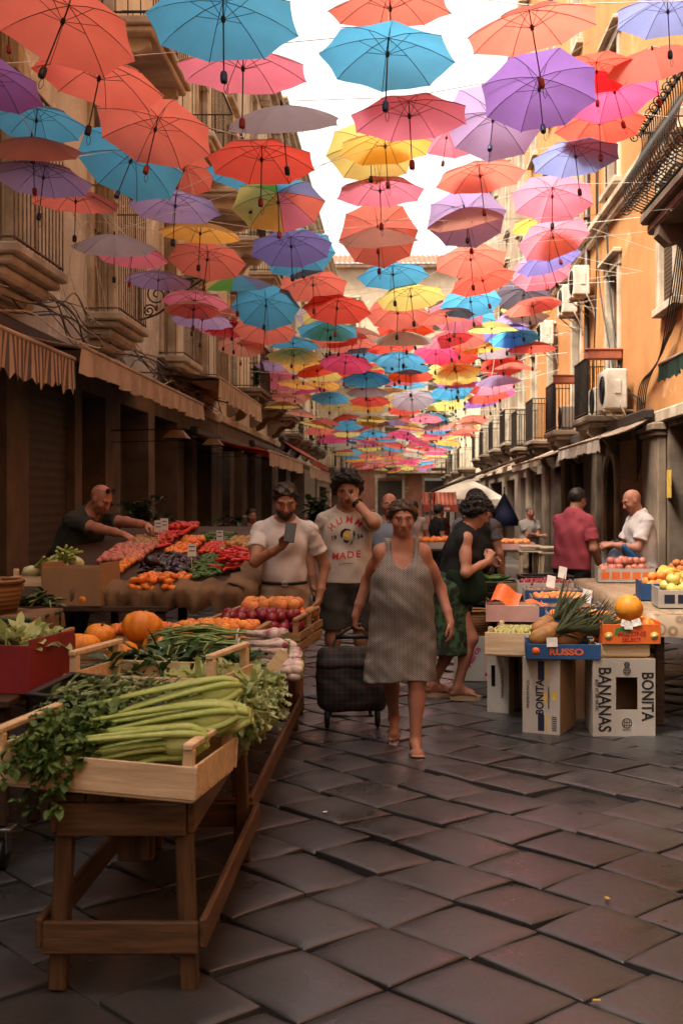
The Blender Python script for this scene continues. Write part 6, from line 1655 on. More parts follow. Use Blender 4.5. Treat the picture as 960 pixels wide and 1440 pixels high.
m = MB(); m.box((0, 0, 0), (.07, .002, .06), .0005); o = m.build('price_tag', M['ink_white'], None, (.97, 7.42, .595), (R(-12), 0, R(6))); tag(o, 'white printed label hung on the blue pineapple crate', 'tag')
# stack of wood crate and orange melon crate on the right banana box
crate('small wooden crate between the banana box and the melon crate', .34, .28, .075, (1.42, 7.58, .494), R(1), 'crate_wood', slats=1, post=1.05)
mc = tray('orange melon crate with printed lettering and a melon on top', .37, .30, .125, (1.465, 7.56, .585), R(2), 'carton_orange')
text('MELONE', .042, M['ink_red'], mc, (.0, -.1512, .062), (R(90), 0, 0), bold=.0012, sx=1.1); text('SELECT', .034, M['ink_red'], mc, (0, -.1512, .026), (R(90), 0, 0), bold=.001, sx=1.1)
for x, mt_ in ((-.145, 'ink_yellow'), (.145, 'ink_yellow')):
    m = MB(); m.lathe([(.027, 0), (.027, .001), (0, .001)], 16, 0, Matrix.Translation((x, -.1502, .05)) @ Matrix.Rotation(R(90), 4, 'X')); o = m.build('melon_print', M[mt_], mc)
    m = MB(); m.lathe([(.013, 0), (.013, .001), (0, .001)], 12, 0, Matrix.Translation((x, -.1514, .05)) @ Matrix.Rotation(R(90), 4, 'X')); m.build('seed_print', M['ink_white'], mc)
m = MB(); m.prism([(-.06, -.02), (.02, -.026), (.05, 0), (.03, .03), (-.05, .022)], 0, .001, 0, Matrix.Translation((-.05, -.1503, .078)) @ Matrix.Rotation(R(90), 4, 'X')); m.build('leaf_print', M['ink_green'], mc)
put('round_melon', (1.475, 7.52, .80), .092, (.3, .25, 1.0), 'round orange melon sitting on top in the orange crate')
for i, (x, y, z) in enumerate(((1.36, 7.54, .68), (1.47, 7.64, .68), (1.58, 7.54, .68), (1.56, 7.66, .68), (1.38, 7.66, .67), (1.47, 7.50, .66))): put('melon', (x, y, z), .072, (.5, .3, i), 'smaller melon low in the orange printed crate', 'smaller melons in the orange crate')
r = random.Random(3)
for i, (x, z, a) in enumerate(((1.43, .715, .3), (1.50, .722, -.3), (1.45, .70, .1))):
    m = MB(); m.sheet([[(-.028 + .056 * u / 6, .015 * noise.noise(Vector((u * .8, v, i))), -.022 + .044 * v / 5 + .012 * noise.noise(Vector((u, v, i + 5)))) for u in range(7)] for v in range(6)]); o = m.build('tissue_paper', M['ink_white'], None, (x, 7.405, z), (R(-18), a, 0)); tag(o, 'scrap of white wrapping paper on the orange melon crate', 'paper', 'white wrapping scraps')
# plank stand under the low trays
t = thing('plank_stand', 'dark plank stand under the low trays between the boxes', 'stand', (1.18, 9.2, 0))
m = MB()
for k in range(5): m.box((0, -.9 + .45 * k, .57), (.85, .42, .03), .005)
m.build('top', M['dark_wood'], t)
for sx_ in (-1, 1):
    for sy in (-1, 1): m = MB(); m.box((sx_ * .36, sy * .9 + (.05 if sy < 0 else 0), .277), (.06, .06, .55), .006); m.build('leg', M['dark_wood'], t)
for i, (x, y, key, n, lb, g_) in enumerate(((1.28, 8.30, 'apricot', 44, 'blue edged tray of apricots nearest the pineapples', 'apricots in the first blue edged tray'), (1.26, 8.68, 'nut', 130, 'blue edged tray of walnuts behind the apricots', 'walnuts in the second tray'), (1.25, 9.06, 'peach', 40, 'blue edged tray of small peaches in the middle', 'small peaches in the third tray'), (1.24, 9.44, 'nut', 120, 'blue edged tray of hazelnuts towards the red shirt', 'hazelnuts in the fourth tray'), (1.22, 9.84, 'plum', 50, 'white tray of dark cherries nearest the red shirt', 'dark cherries in the white tray'))):
    tray(lb, .46, .34, .10, (x, y, .59 + .03 * i), R(-3), 'carton_blue' if i < 4 else 'carton_white', inner='carton_white')
    rad = {'apricot': .028, 'nut': .018, 'peach': .03, 'plum': .026}[key]
    heap(key, flat(x, y, .65 + .03 * i, .43, .31), rad, n, {'apricot': 'apricot in the blue edged tray nearest the pineapples', 'nut': 'brown nut in a blue edged tray', 'peach': 'small peach in the middle blue edged tray', 'plum': 'dark cherry in the white tray by the red shirt'}[key], g_ if key != 'nut' else 'brown nuts in blue edged trays', 1, seed=40 + i, dens=1.02)
for x, y, z in ((1.36, 8.48, .80), (1.20, 9.25, .85), (1.34, 9.6, .9)):
    m = MB(); m.box((0, 0, 0), (.07, .002, .10), .0005); o = m.build('price_tag', M['ink_white'], None, (x, y, z), (R(-20), R(15), R(10))); tag(o, 'white price tag standing in the blue edged trays', 'tag', 'price tags in the trays')
plastic_crate('black plastic crate of cucumbers by the woman in the floral skirt', .42, .34, .20, (.86, 10.55, .56), R(4))
heap('pepper_green', flat(.86, 10.55, .68, .38, .3), .04, 30, 'green cucumber in the black crate by the floral skirt', 'green cucumbers', 2, flatr, 51)
plastic_crate('black plastic crate next to the cucumbers, stacked higher', .46, .34, .20, (1.34, 10.75, .60), R(2))
t = thing('plank_stand', 'dark plank stand under the black plastic crates', 'stand', (1.1, 10.65, 0))
m = MB(); m.box((0, 0, .535), (1.0, .5, .03), .005); m.build('top', M['dark_wood'], t)
for sx_ in (-1, 1):
    for sy in (-1, 1): m = MB(); m.box((sx_ * .43, sy * .2, .26), (.06, .06, .52), .006); m.build('leg', M['dark_wood'], t)
crate('brown slatted crate behind the blue edged trays', .34, .3, .2, (1.03, 10.1, .56), 0, 'crate_wood_old', slats=3, post=1.05)
# patterned cloth table with trays
def patterned():
    m = bpy.data.materials.new('patterned_oilcloth'); t = NT(m); b = t.n('ShaderNodeBsdfPrincipled'); b.inputs['Roughness'].default_value = .5
    tc = t.n('ShaderNodeTexCoord'); v = t.n('ShaderNodeTexVoronoi'); v.inputs['Scale'].default_value = 11; t.l(tc.outputs['Object'], v.inputs['Vector'])
    c = t.ramp(v.outputs['Distance'], [(.0, (.26, .15, .08)), (.32, (.38, .28, .18)), (.40, (.15, .09, .05)), (.55, (.36, .27, .17))])
    c = t.mix(.4, c, t.ramp(t.noise(tc.outputs['Object'], 5, 6), [(.3, .5), (.7, 1.0)]), 'MULTIPLY'); t.l(c, b.inputs['Base Color']); t.l(b.outputs[0], t.out.inputs[0]); return m
M['oilcloth'] = patterned()
t = thing('market_table', 'long market table under the patterned oilcloth', 'table', (2.45, 9.4, 0))
m = MB(); m.box((0, 0, .73), (1.6, 3.4, .03), .005); m.build('top', M['dark_wood'], t)
for sx_ in (-1, 1):
    for sy in (-1, 1): m = MB(); m.box((sx_ * .72, sy * 1.6, .357), (.06, .06, .712), .006); m.build('leg', M['dark_wood'], t)
cloth('oilcloth', 'patterned brown and cream oilcloth on the long market table', 2.45, 9.4, .748, 1.64, 3.44, .16, M['oilcloth'], 2, 0, .006)
def ttray(px, py, Y, W, D, H, mt, lb, z=.77): 
    X = (px - CX) * Y / F; return tray(lb, W, D, H, (X, Y, z), R(-4), mt), X
for lb, x, y, W, D, mt, key, n, rad, flb, g_ in (
    ('white printed tray of yellow apples at the table corner', 2.02, 8.05, .52, .36, 'carton_white', 'apple', 24, .045, 'yellow apple in the printed tray at the table corner', 'yellow apples'),
    ('dark blue tray of apricots and bananas behind the apples', 2.02, 8.66, .50, .36, 'carton_blue', 'apricot', 40, .036, 'apricot in the dark blue tray beneath the bananas', 'apricots under the bananas'),
    ('white tray of oranges at the picture edge', 2.52, 8.85, .50, .36, 'carton_white', 'orange', 34, .045, 'orange in the white tray at the picture edge', 'oranges at the picture edge'),
    ('second white tray of oranges behind the edge one', 2.56, 9.5, .50, .36, 'carton_white', 'orange', 34, .045, 'orange in the second white tray towards the bald man', 'oranges towards the bald man'),
    ('white tray of pinkish onions in front of the bald man', 2.02, 10.5, .50, .36, 'carton_white', 'onion', 34, .04, 'pinkish onion in the tray in front of the bald man', 'pinkish onions by the bald man'),
    ('pale tray of mixed fruit beside the blue bag', 2.60, 10.4, .50, .36, 'carton_pink', 'peach', 28, .04, 'peach in the pale tray beside the plastic bag', 'peaches by the plastic bag')):
    tt_ = tray(lb, W, D, .12, (x, y, .768), R(-5), mt)
    if mt == 'carton_white':
        m = MB()
        for k in range(5): m.slab(-.22 + .09 * k, -.15 + .09 * k, -.1812, -.1802, .03, .09, .0002)
        m.build('print_mark', M['ink_navy'] if 'apples' in lb else M['carton_orange'], tt_)
    heap(key, flat(x, y, .835, W - .03, D - .03, R(-5)), rad, n, flb, g_, 2, seed=70 + int(x * 100 + y))
def banana(loc, rot, lb):
    o = bpy.data.meshes.get('banana_hand')
    t = thing('banana_hand', lb, 'bananas', loc); t.rotation_euler = rot
    for k in range(5):
        m = MB(); a = -.5 + .25 * k
        pts = crv([(0, .01 * k, 0), (.05, a * .05, .035), (.11, a * .10, .04), (.165, a * .13, .0)], 4); m.tube(pts, [.008, .013, .016, .0175, .018, .018, .018, .018, .017, .016, .013, .009, .005], 7); m.build('banana', PM['banana'], t)
    m = MB(); m.tube([(-.03, .02, -.005), (.01, .02, .004)], [.012, .016], 6); m.build('stalk', PM['stem_green'], t)
banana((1.90, 8.62, .90), (.2, -.5, .4), 'hand of bananas standing on the apricots'); banana((2.08, 8.68, .89), (.1, -.2, 1.2), 'second hand of bananas lying flat on the apricots')
for x, y in ((2.12, 8.42), (2.36, 8.6), (2.45, 8.28)):
    m = MB(); m.box((0, 0, 0), (.09, .002, .07), .0005); o = m.build('price_tag', M['ink_white'], None, (x, y, .93), (R(-20), R(-20), R(-10))); tag(o, 'white price tag on the oilcloth table fruit', 'tag', 'price tags on the oilcloth table')
M['stool_cream'] = mat('stool_cream', (0.42, 0.33, 0.22), rough=.5)
# ---------------- farther stalls
def far_stall(label, x, y, W, D, z, key, mats_, n, seed, flb, g_, r=.05):
    t = thing('market_table', label, 'table', (x, y, gz(y)))
    m = MB(); m.box((0, 0, z - .02), (W, D, .04), .006); m.build('top', M['dark_wood'], t)
    for sx_ in (-1, 1):
        for sy in (-1, 1): m = MB(); m.box((sx_ * (W / 2 - .06), sy * (D / 2 - .06), z / 2 - .02), (.06, .06, z - .045), .006); m.build('leg', M['dark_wood'], t)
    tr = tray('carton tray on the ' + label, W * .9, D * .8, .1, (x, y, z + gz(y) + .002), 0, mats_)
    heap(key, flat(x, y, z + gz(y) + .06, W * .86, D * .74), r, n, flb, g_, 2, seed=seed)
far_stall('table with orange fruit behind the woman in the floral skirt', .85, 19.0, 1.3, .8, .85, 'orange', 'carton_white', 60, 91, 'orange on the distant table behind the floral skirt', 'oranges on the distant table')
far_stall('table by the grey shirted man far back', 1.9, 20.5, 1.0, .8, .8, 'peach', 'carton_pink', 40, 92, 'peach on the table by the grey shirted man', 'peaches by the grey shirted man')
for x, y, lb in ((2.42, 18.6, 'cream plastic stool stack behind the red shirted man'), (2.2, 19.6, 'lone cream plastic stool near the grey shirted man')):
    t = thing('plastic_stool', lb, 'stool', (x, y, gz(y)))
    m = MB(); m.box((0, 0, .86), (.36, .36, .05), .015); m.box((0, 0, .78), (.38, .38, .03), .01); m.build('seat', M['stool_cream'], t)
    for a in (-1, 1):
        for b in (-1, 1): m = MB(); m.beam((a * .15, b * .15, .76), (a * .19, b * .19, 0), .045, .045, .006); m.build('leg', M['stool_cream'], t)
# big white market parasol with lettering, and the striped red awning
pc = Vector((2.45, 45, gz(45)))
t = thing('market_parasol', 'large white square parasol with dark lettering far down the street', 'parasol', pc)
m = MB(); n = 4; A = 1.55
ring = lambda h, s: [(s * math.cos(PI / 4 + k * PI / 2) * 1.414, s * math.sin(PI / 4 + k * PI / 2) * 1.414, h) for k in range(4)]
top = ring(3.05, .03); mid = ring(2.62, .85); edge = ring(2.16, A); hem = ring(1.92, A * 1.005); vs = top + mid + edge + hem; fs = [(0, 1, 2, 3)]
for a in (0, 4, 8):
    for k in range(4): fs.append((a + k, a + 4 + k, a + 4 + (k + 1) % 4, a + (k + 1) % 4))
m.add(vs, fs); m.build('canopy', M['canvas_white'], t)
m = MB(); m.tube([(0, 0, 0), (0, 0, 3.12)], .04, 8); m.build('pole', M['stool_cream'], t)
m = MB(); m.box((0, 0, .04), (.7, .7, .08), .02); m.build('base', M['limestone_dark'], t)
m = MB(); m.box((.0, -A - .02, 2.04), (.95, .008, .20), .002); m.build('name_band', M['ink_black'], t)
text("BECK'S", .19, M['ink_white'], t, (0, -A - .026, 2.04), (R(90), 0, 0), bold=.004, sx=1.1)
M['stripe_red'] = stripemat('stripe_red', (0.36, 0.06, 0.04), (0.36, 0.19, 0.13), 0, 7)
t = thing('striped_awning', 'red and beige striped awning with lettered hem behind the white parasol', 'awning', (1.45, 42, gz(42)))
m = MB(); m.sheet([[(-.6 + 1.2 * i / 20, -1.2 * j / 5, 2.35 - .45 * j / 5 - .03 * math.sin(j * PI / 5)) for i in range(21)] for j in range(6)]); m.build('canopy', M['stripe_red'], t)
m = MB(); m.sheet([[(-.6 + 1.2 * i / 40, -1.2 - .01 * math.sin(i), 1.9 - .24 * j / 3) for i in range(41)] for j in range(4)]); m.build('valance', M['canvas_red'], t)
text('Salumeria', .17, M['ink_white'], t, (0, -1.225, 1.78), (R(90), 0, 0), bold=.003)
for x in (-.58, .58): m = MB(); m.tube([(x, -1.18, 0), (x, -1.18, 1.92)], .03, 6); m.build('post', M['pipe_brown'], t)
for x in (-.58, .58): m = MB(); m.tube([(x, 0.02, 0), (x, 0.02, 2.36)], .03, 6); m.build('post', M['pipe_brown'], t)
# navy parasol half closed
t = thing('navy_parasol', 'half closed navy parasol beyond the dark haired woman', 'parasol', (2.25, 25, gz(25)))
m = MB(); m.lathe([(.0, 1.92), (.06, 1.80), (.22, 1.5), (.36, 1.2), (.34, 1.2), (.2, 1.5), (.0, 1.8)], 16, 0, None, lambda a, z: 1 + .10 * math.sin(a * 8)); m.build('canopy', mat('navy_cloth', (0.012, 0.022, 0.075), rough=.7), t)
m = MB(); m.tube([(0, 0, 0), (0, 0, 2.02)], .02, 8); m.build('pole', M['steel'], t)
m = MB(); m.box((0, 0, .04), (.4, .4, .08), .02); m.build('base', M['limestone_dark'], t)
# ================================================================ people
from mathutils.bvhtree import BVHTree
def v3(*a): return np.array(a, float)
def unit(a):
    a = np.asarray(a, float); return a / (np.linalg.norm(a) + 1e-12)
class Sdf:
    """a field of blended capsules and ellipsoids, turned into one continuous surface"""
    def __init__(s): s.p = []
    def cap(s, a, b, ra, rb, k=.02, flat=None, sub=False): s.p.append(('c', v3(*a), v3(*b), ra, rb, k, flat, sub)); return s
    def ell(s, c, r, ax=None, k=.02, sub=False): s.p.append(('e', v3(*c), v3(*r), ax if ax is not None else np.eye(3), None, k, None, sub)); return s
    def mesh(s, h, cuts=(), noise_f=None, shrink=0.0, post=None):
        lo, hi = v3(9, 9, 9), v3(-9, -9, -9)
        for q in s.p:
            if q[7]: continue
            if q[0] == 'c': r = max(q[3], q[4]); a, b = np.minimum(q[1], q[2]) - r, np.maximum(q[1], q[2]) + r
            else: r = max(q[2]); a, b = q[1] - r, q[1] + r
            lo, hi = np.minimum(lo, a), np.maximum(hi, b)
        lo -= 3 * h + .02; hi += 3 * h + .02
        n = np.ceil((hi - lo) / h).astype(int) + 1
        ax = [lo[i] + h * np.arange(n[i]) for i in range(3)]
        f = np.full(n, 0.5, np.float32)
        for q in s.p:
            typ, k = q[0], q[5]
            if typ == 'c': r = max(q[3], q[4]); a, b = np.minimum(q[1], q[2]) - r, np.maximum(q[1], q[2]) + r
            else: r = max(q[2]); a, b = q[1] - r, q[1] + r
            mg = k + .035
            i0 = np.maximum(0, ((a - mg - lo) / h).astype(int)); i1 = np.minimum(n, ((b + mg - lo) / h).astype(int) + 2)
            if (i1 <= i0).any(): continue
            sl = tuple(slice(i0[i], i1[i]) for i in range(3))
            X, Y, Z = np.meshgrid(ax[0][sl[0]], ax[1][sl[1]], ax[2][sl[2]], indexing='ij')
            P = np.stack([X, Y, Z], -1)
            if typ == 'c':
                A, B = q[1], q[2]; d = B - A; L2 = d @ d + 1e-12; w_ = P - A
                t = np.clip((w_ @ d) / L2, 0, 1); e = w_ - t[..., None] * d
                if q[6] is not None:
                    axis, fl = q[6]; c_ = e @ np.asarray(axis); e = e + (c_ * (1 / fl - 1))[..., None] * np.asarray(axis)
                D = np.linalg.norm(e, axis=-1) - (q[3] + (q[4] - q[3]) * t)
                if q[6] is not None: D = D * (.5 + .5 * q[6][1])
            else:
                L = (P - q[1]) @ np.asarray(q[3]).T; r = q[2]
                k0 = np.linalg.norm(L / r, axis=-1); k1 = np.linalg.norm(L / (r * r), axis=-1) + 1e-9; D = k0 * (k0 - 1) / k1
            g_ = f[sl]
            if q[7]:
                hh = np.clip(.5 - .5 * (g_ + D) / k, 0, 1); f[sl] = g_ * (1 - hh) - D * hh + k * hh * (1 - hh)
            else:
                hh = np.clip(.5 + .5 * (g_ - D) / k, 0, 1); f[sl] = g_ * (1 - hh) + D * hh - k * hh * (1 - hh)
        X, Y, Z = np.meshgrid(*ax, indexing='ij', sparse=True)
        if noise_f is not None: f = f + noise_f(X, Y, Z).astype(np.float32)
        for c in cuts: f = np.maximum(f, c(X, Y, Z).astype(np.float32))
        return nets(f, lo, h)
def nets(f, lo, h):
    s = f < 0
    n = np.array(f.shape)
    c = np.zeros(n - 1, np.int8)
    for i in (0, 1):
        for j in (0, 1):
            for k in (0, 1): c += s[i:n[0] - 1 + i, j:n[1] - 1 + j, k:n[2] - 1 + k]
    act = (c > 0) & (c < 8); idx = np.argwhere(act)
    vid = np.full(n - 1, -1, np.int64); vid[act] = np.arange(len(idx))
    cor = np.array([(i, j, k) for i in (0, 1) for j in (0, 1) for k in (0, 1)])
    val = np.stack([f[idx[:, 0] + q[0], idx[:, 1] + q[1], idx[:, 2] + q[2]] for q in cor], 1)
    acc = np.zeros((len(idx), 3)); cnt = np.zeros(len(idx))
    for a in range(8):
        for b in range(a + 1, 8):
            if np.abs(cor[a] - cor[b]).sum() != 1: continue
            m_ = (val[:, a] < 0) != (val[:, b] < 0); t = np.where(m_, val[:, a] / (val[:, a] - val[:, b] + 1e-12), 0)
            acc += np.where(m_[:, None], cor[a] + t[:, None] * (cor[b] - cor[a]), 0); cnt += m_
    V = lo + h * (idx + acc / np.maximum(cnt, 1)[:, None])
    faces = []
    for ax_ in range(3):
        o1, o2 = [(1, 2), (2, 0), (0, 1)][ax_]
        A = [slice(None)] * 3; B = [slice(None)] * 3; A[ax_] = slice(0, n[ax_] - 1); B[ax_] = slice(1, n[ax_])
        a, b = s[tuple(A)], s[tuple(B)]
        e = np.argwhere(a != b)
        e = e[(e[:, o1] > 0) & (e[:, o2] > 0) & (e[:, o1] < n[o1] - 1) & (e[:, o2] < n[o2] - 1)]
        fl = a[e[:, 0], e[:, 1], e[:, 2]]
        def at_(d1, d2):
            q = e.copy(); q[:, o1] += d1; q[:, o2] += d2; return vid[q[:, 0], q[:, 1], q[:, 2]]
        Q = np.stack([at_(-1, -1), at_(0, -1), at_(0, 0), at_(-1, 0)], 1)
        Q[~fl] = Q[~fl][:, ::-1]; faces.append(Q)
    return V, np.concatenate(faces)
def mk(name, VF, mats, parent=None, col=None, smooth_it=1):
    V, Q = VF
    if smooth_it:   # light relaxation
        for _ in range(smooth_it):
            acc = np.zeros_like(V); cn = np.zeros(len(V))
            for a in range(4):
                b = (a + 1) % 4
                np.add.at(acc, Q[:, a], V[Q[:, b]]); np.add.at(cn, Q[:, a], 1); np.add.at(acc, Q[:, b], V[Q[:, a]]); np.add.at(cn, Q[:, b], 1)
            V = V * .5 + .5 * acc / np.maximum(cn, 1)[:, None]
    me = bpy.data.meshes.new(name); me.from_pydata(V.tolist(), [], Q.tolist())
    for m_ in (mats if isinstance(mats, (list, tuple)) else [mats]): me.materials.append(m_)
    me.polygons.foreach_set('use_smooth', [True] * len(Q))
    if col is not None:
        ca = me.color_attributes.new('Col', 'FLOAT_COLOR', 'POINT'); C4 = np.ones((len(V), 4)); C4[:, :3] = col(V); ca.data.foreach_set('color', C4.ravel())
    me.update(); return link(name, me, parent)

def skinmat(n, c):
    m = mat('skin_tone_' + n, c, tuple(k * .86 for k in c), 14, .5, .12, 120, attr=True, sub=.12, spec=.35); return m
SK = {'w': skinmat('tan', (0.40, 0.20, 0.125)), 'm': skinmat('olive', (0.36, 0.175, 0.105)), 'r': skinmat('ruddy', (0.42, 0.19, 0.125))}
def clothes(n, a, b=None, bump=.25, bs=14, rough=.85, rand=0): return mat('fabric_' + n, a, b or tuple(k * .8 for k in a), 5, rough, bump, bs, spec=.15)
M['hair_dark'] = mat('hair_dark', (0.018, 0.012, 0.009), (0.006, 0.005, 0.004), 30, .5, .8, 60, stretch=(1, 1, .3))
M['hair_brown'] = mat('hair_brown', (0.075, 0.038, 0.02), (0.03, 0.016, 0.009), 30, .5, .8, 60, stretch=(1, 1, .3))
M['hair_grey'] = mat('hair_grey', (0.16, 0.13, 0.11), (0.08, 0.06, 0.05), 30, .6, .8, 60)

def ik(a, t, l1, l2, hint):
    a, t, hint = map(lambda q: np.asarray(q, float), (a, t, hint)); d = t - a; L = np.linalg.norm(d); L2 = min(L, (l1 + l2) * .999); u = d / L; t = a + u * L2
    x = (l1 * l1 - l2 * l2 + L2 * L2) / (2 * L2); hgt = math.sqrt(max(0, l1 * l1 - x * x)); p = hint - u * (hint @ u); return a + u * x + unit(p) * hgt, t

def person(label, loc, rz, H=1.7, g=1.0, skin='m', spine=(0, 0, 1), head=(0, -1, -.1), headlat=None, handR=None, handL=None, elbR=(-.3, .6, -.2), elbL=(.3, .6, -.2), hR=None, hL=None, footR=None, footL=None,
           belly=0.0, bust=0.0, h=.007, sex='m', hair=None, hairc='hair_dark', beard=False, shirt=None, pants=None, shoes=None, dress=None, curl=(.5, .5), pelvis=(0, 0), group=None, shw=1.0, hipz=None, extras=None, sleeve=.55, hem=None, loose=.016, stub=0.0, taper=1.0):
    """one standing figure, facing -Y in its own frame; x is its own left"""
    s = H / 1.75; B = Sdf()
    sp = unit(spine); lat = v3(1, 0, 0); fwd = unit(np.cross(sp, lat)) * 1.0      # = -Y for an upright spine
    if fwd[1] > 0: fwd = -fwd
    pel = v3(pelvis[0], pelvis[1], hipz if hipz else .53 * H)
    wai = pel + sp * .115 * s; che = pel + sp * .30 * s; neckb = pel + sp * .485 * s; shz = pel + sp * .445 * s
    hd = unit(head); nk = neckb + sp * .05 * s + hd * .012 * s; up = unit(sp * .65 + v3(0, 0, .5)); up = unit(up - hd * (up @ hd)); hl = np.cross(up, -hd); hl = unit(hl)
    if hl[0] < 0 and abs(hl[0]) > .3: hl = -hl
    hc = nk + up * .125 * s + hd * .018 * s
    A3 = np.stack([lat, fwd, sp])
    # torso
    B.ell(pel + fwd * .0, (.168 * g * s, .118 * g * s, .125 * s), A3, .05)
    B.ell(wai + fwd * (.01 + belly * .5) * s, (.145 * g * s, (.105 * g + belly * .7) * s, .13 * s), A3, .06)
    B.ell(che, (.158 * g * s, .112 * g * s, .165 * s), A3, .06)
    if bust:
        for q in (-1, 1): B.ell(che + lat * q * .075 * s * g + fwd * (.075 + bust * .35) * s - sp * .03 * s, (.072 * s, .06 * s, .072 * s), A3, .05)
    else: B.ell(che + fwd * .05 * s + sp * .05 * s, (.13 * s * g, .065 * s, .09 * s), A3, .05)
    if belly: B.ell(wai + fwd * (.05 + belly) * s - sp * .01, ((.12 * g) * s, (.07 + belly * .5) * s, .12 * s), A3, .06)
    if sex == 'f':
        B.ell(pel - fwd * .05 * s - sp * .03 * s, (.155 * g * s, .085 * g * s, .10 * s), A3, .05)
    shw_ = .163 * s * shw
    SR, SL = shz - lat * shw_ - sp * .022 * s, shz + lat * shw_ - sp * .022 * s
    B.cap(neckb - sp * .035 * s, nk + up * .05 * s, .066 * s * (.9 if sex == 'f' else 1) * (.5 + .5 * g), .056 * s * (.5 + .5 * g), .04)
    for S_ in (SR, SL): B.cap(shz + sp * .035 * s, S_, .055 * s, .057 * s * (.6 + .4 * g), .045)
    la, lf = .292 * s, .262 * s; arms = []
    for S_, ht, eh, hand, cu, q in ((SR, handR, elbR, hR, curl[0], -1), (SL, handL, elbL, hL, curl[1], 1)):
        if ht is None: ht = S_ + v3(q * .10, -.03, -.53 * s)
        el, wr = ik(S_, ht, la, lf, eh); ag = (.55 + .45 * g) * (.88 if sex == 'f' else 1.0)
        B.cap(S_, el, .051 * s * ag * 1.05, .041 * s * ag, .03); B.cap(S_ * .55 + el * .45, S_ * .4 + el * .6, .049 * s * ag, .046 * s * ag, .03)
        B.cap(el, el * .35 + wr * .65, .042 * s * ag, .034 * s * ag, .025); B.cap(el * .3 + wr * .7, wr, .033 * s * ag, .026 * s * (.7 + .3 * g), .02)
        dr, pn = hand if hand is not None else (unit(wr - el) + v3(0, -.15, 0), v3(-q, .15, 0))
        dr = unit(dr); pn = unit(pn - dr * (np.asarray(pn) @ dr)); sd = np.cross(dr, pn)   # across the palm
        # thumb side: towards the front for hanging hands
        ts = 1.0 if (sd @ fwd if hand is None else sd @ v3(0, 0, 1)) > 0 else -1.0
        if hand is not None and len(hand) > 2: pass
        k_ = s * (.92 if sex == 'f' else 1.0)
        B.cap(wr, wr + dr * .03 * k_, .025 * k_, .026 * k_, .015, (pn, .75))
        for i, (off, fl) in enumerate(((.030, .072), (.010, .082), (-.010, .076), (-.029, .060))):
            kn = wr + dr * (.088 - .004 * abs(i - 1)) * k_ + sd * ts * off * k_
            B.cap(wr + dr * .02 * k_ + sd * ts * off * .6 * k_, kn, .0135 * k_, .0115 * k_, .010)
            d_ = dr; p_ = kn; cc = cu * (1 + .12 * i)
            for j, part in enumerate((.45, .32, .23)):
                d_ = unit(d_ * math.cos(cc * .75) + pn * math.sin(cc * .75)); n_ = p_ + d_ * fl * part * k_
                B.cap(p_, n_, (.0098 - .0012 * j) * k_, (.0090 - .0014 * j) * k_, .003); p_ = n_
                pn_, dd = pn, d_
                pn = unit(pn_ - d_ * (pn_ @ d_))
            pn = unit((hand[1] if hand is not None else v3(-q, .15, 0)) - dr * (np.asarray(hand[1] if hand is not None else v3(-q, .15, 0)) @ dr))
        t0 = wr + dr * .022 * k_ + sd * ts * .022 * k_; t1 = t0 + (dr * .028 + sd * ts * .026 + pn * .012) * k_; t2 = t1 + (dr * .030 + sd * ts * .006 + pn * .014) * k_; t3 = t2 + (dr * .024 - sd * ts * .002 + pn * .008) * k_
        B.cap(t0, t1, .015 * k_, .0125 * k_, .012); B.cap(t1, t2, .0115 * k_, .0105 * k_, .004); B.cap(t2, t3, .0102 * k_, .0085 * k_, .003)
        arms.append((S_, el, wr, dr))
    # legs
    lt, ls = .2400 * H * (pel[2] / (.53 * H)), .2385 * H * (pel[2] / (.53 * H)) ; legs = []
    for q, ft in ((-1, footR), (1, footL)):
        if ft is None: ft = (q * .085 * s, 0, .0)
        hp = pel + lat * q * .092 * s * g - sp * .03 * s; lift = ft[2]; an = v3(ft[0], ft[1] + .045 * s, .075 * s + lift)
        kn, an = ik(hp, an, lt, ls, (ft[3] if len(ft) > 3 else q * .08, -1, 0)); lg = .5 + .5 * g
        B.cap(hp, kn, .088 * s * lg * (1.05 if sex == 'f' else 1), .058 * s * lg, .035); B.cap(kn, an, .052 * s * lg, .034 * s * lg, .03)
        B.ell(kn * .68 + an * .32 - fwd * .018 * s, (.050 * s * lg, .052 * s * lg, .105 * s), None, .03)
        pitch = ft[4] if len(ft) > 4 else 0.0
        fd = v3(math.sin(ft[3] if len(ft) > 3 else 0) , -math.cos(ft[3] if len(ft) > 3 else 0), -pitch); fd = unit(fd)
        heel = an + v3(0, 0, -.045 * s) - fd * .035 * s; ball = an + fd * .115 * s + v3(0, 0, -.052 * s); toe = an + fd * .165 * s + v3(0, 0, -.057 * s - pitch * .03)
        B.cap(an, heel, .034 * s, .030 * s, .02); B.cap(an + fd * .01, ball, .034 * s, .024 * s, .025); 
        sdv = unit(np.cross(fd, v3(0, 0, 1)))
        B.cap(ball - sdv * .018 * s, ball + sdv * .018 * s, .021 * s, .021 * s, .02); B.cap(heel, ball, .028 * s, .022 * s, .02)
        for i in range(5):
            o = (i - 2) * .0145 * s; ln = .045 - .006 * abs(i - (1 if q > 0 else 3))
            B.cap(ball + sdv * o * 1.2 - v3(0, 0, .008 * s), ball + sdv * o * 1.35 + fd * ln * s - v3(0, 0, .012 * s), .0095 * s, .008 * s, .006)
        legs.append((hp, kn, an, fd, ball, toe, heel))
    # head
    k = s * (.97 if sex == 'f' else 1.0); H3 = np.stack([hl, hd, up])
    def hp_(x, y, z): return hc + hl * x * k + hd * y * k + up * z * k
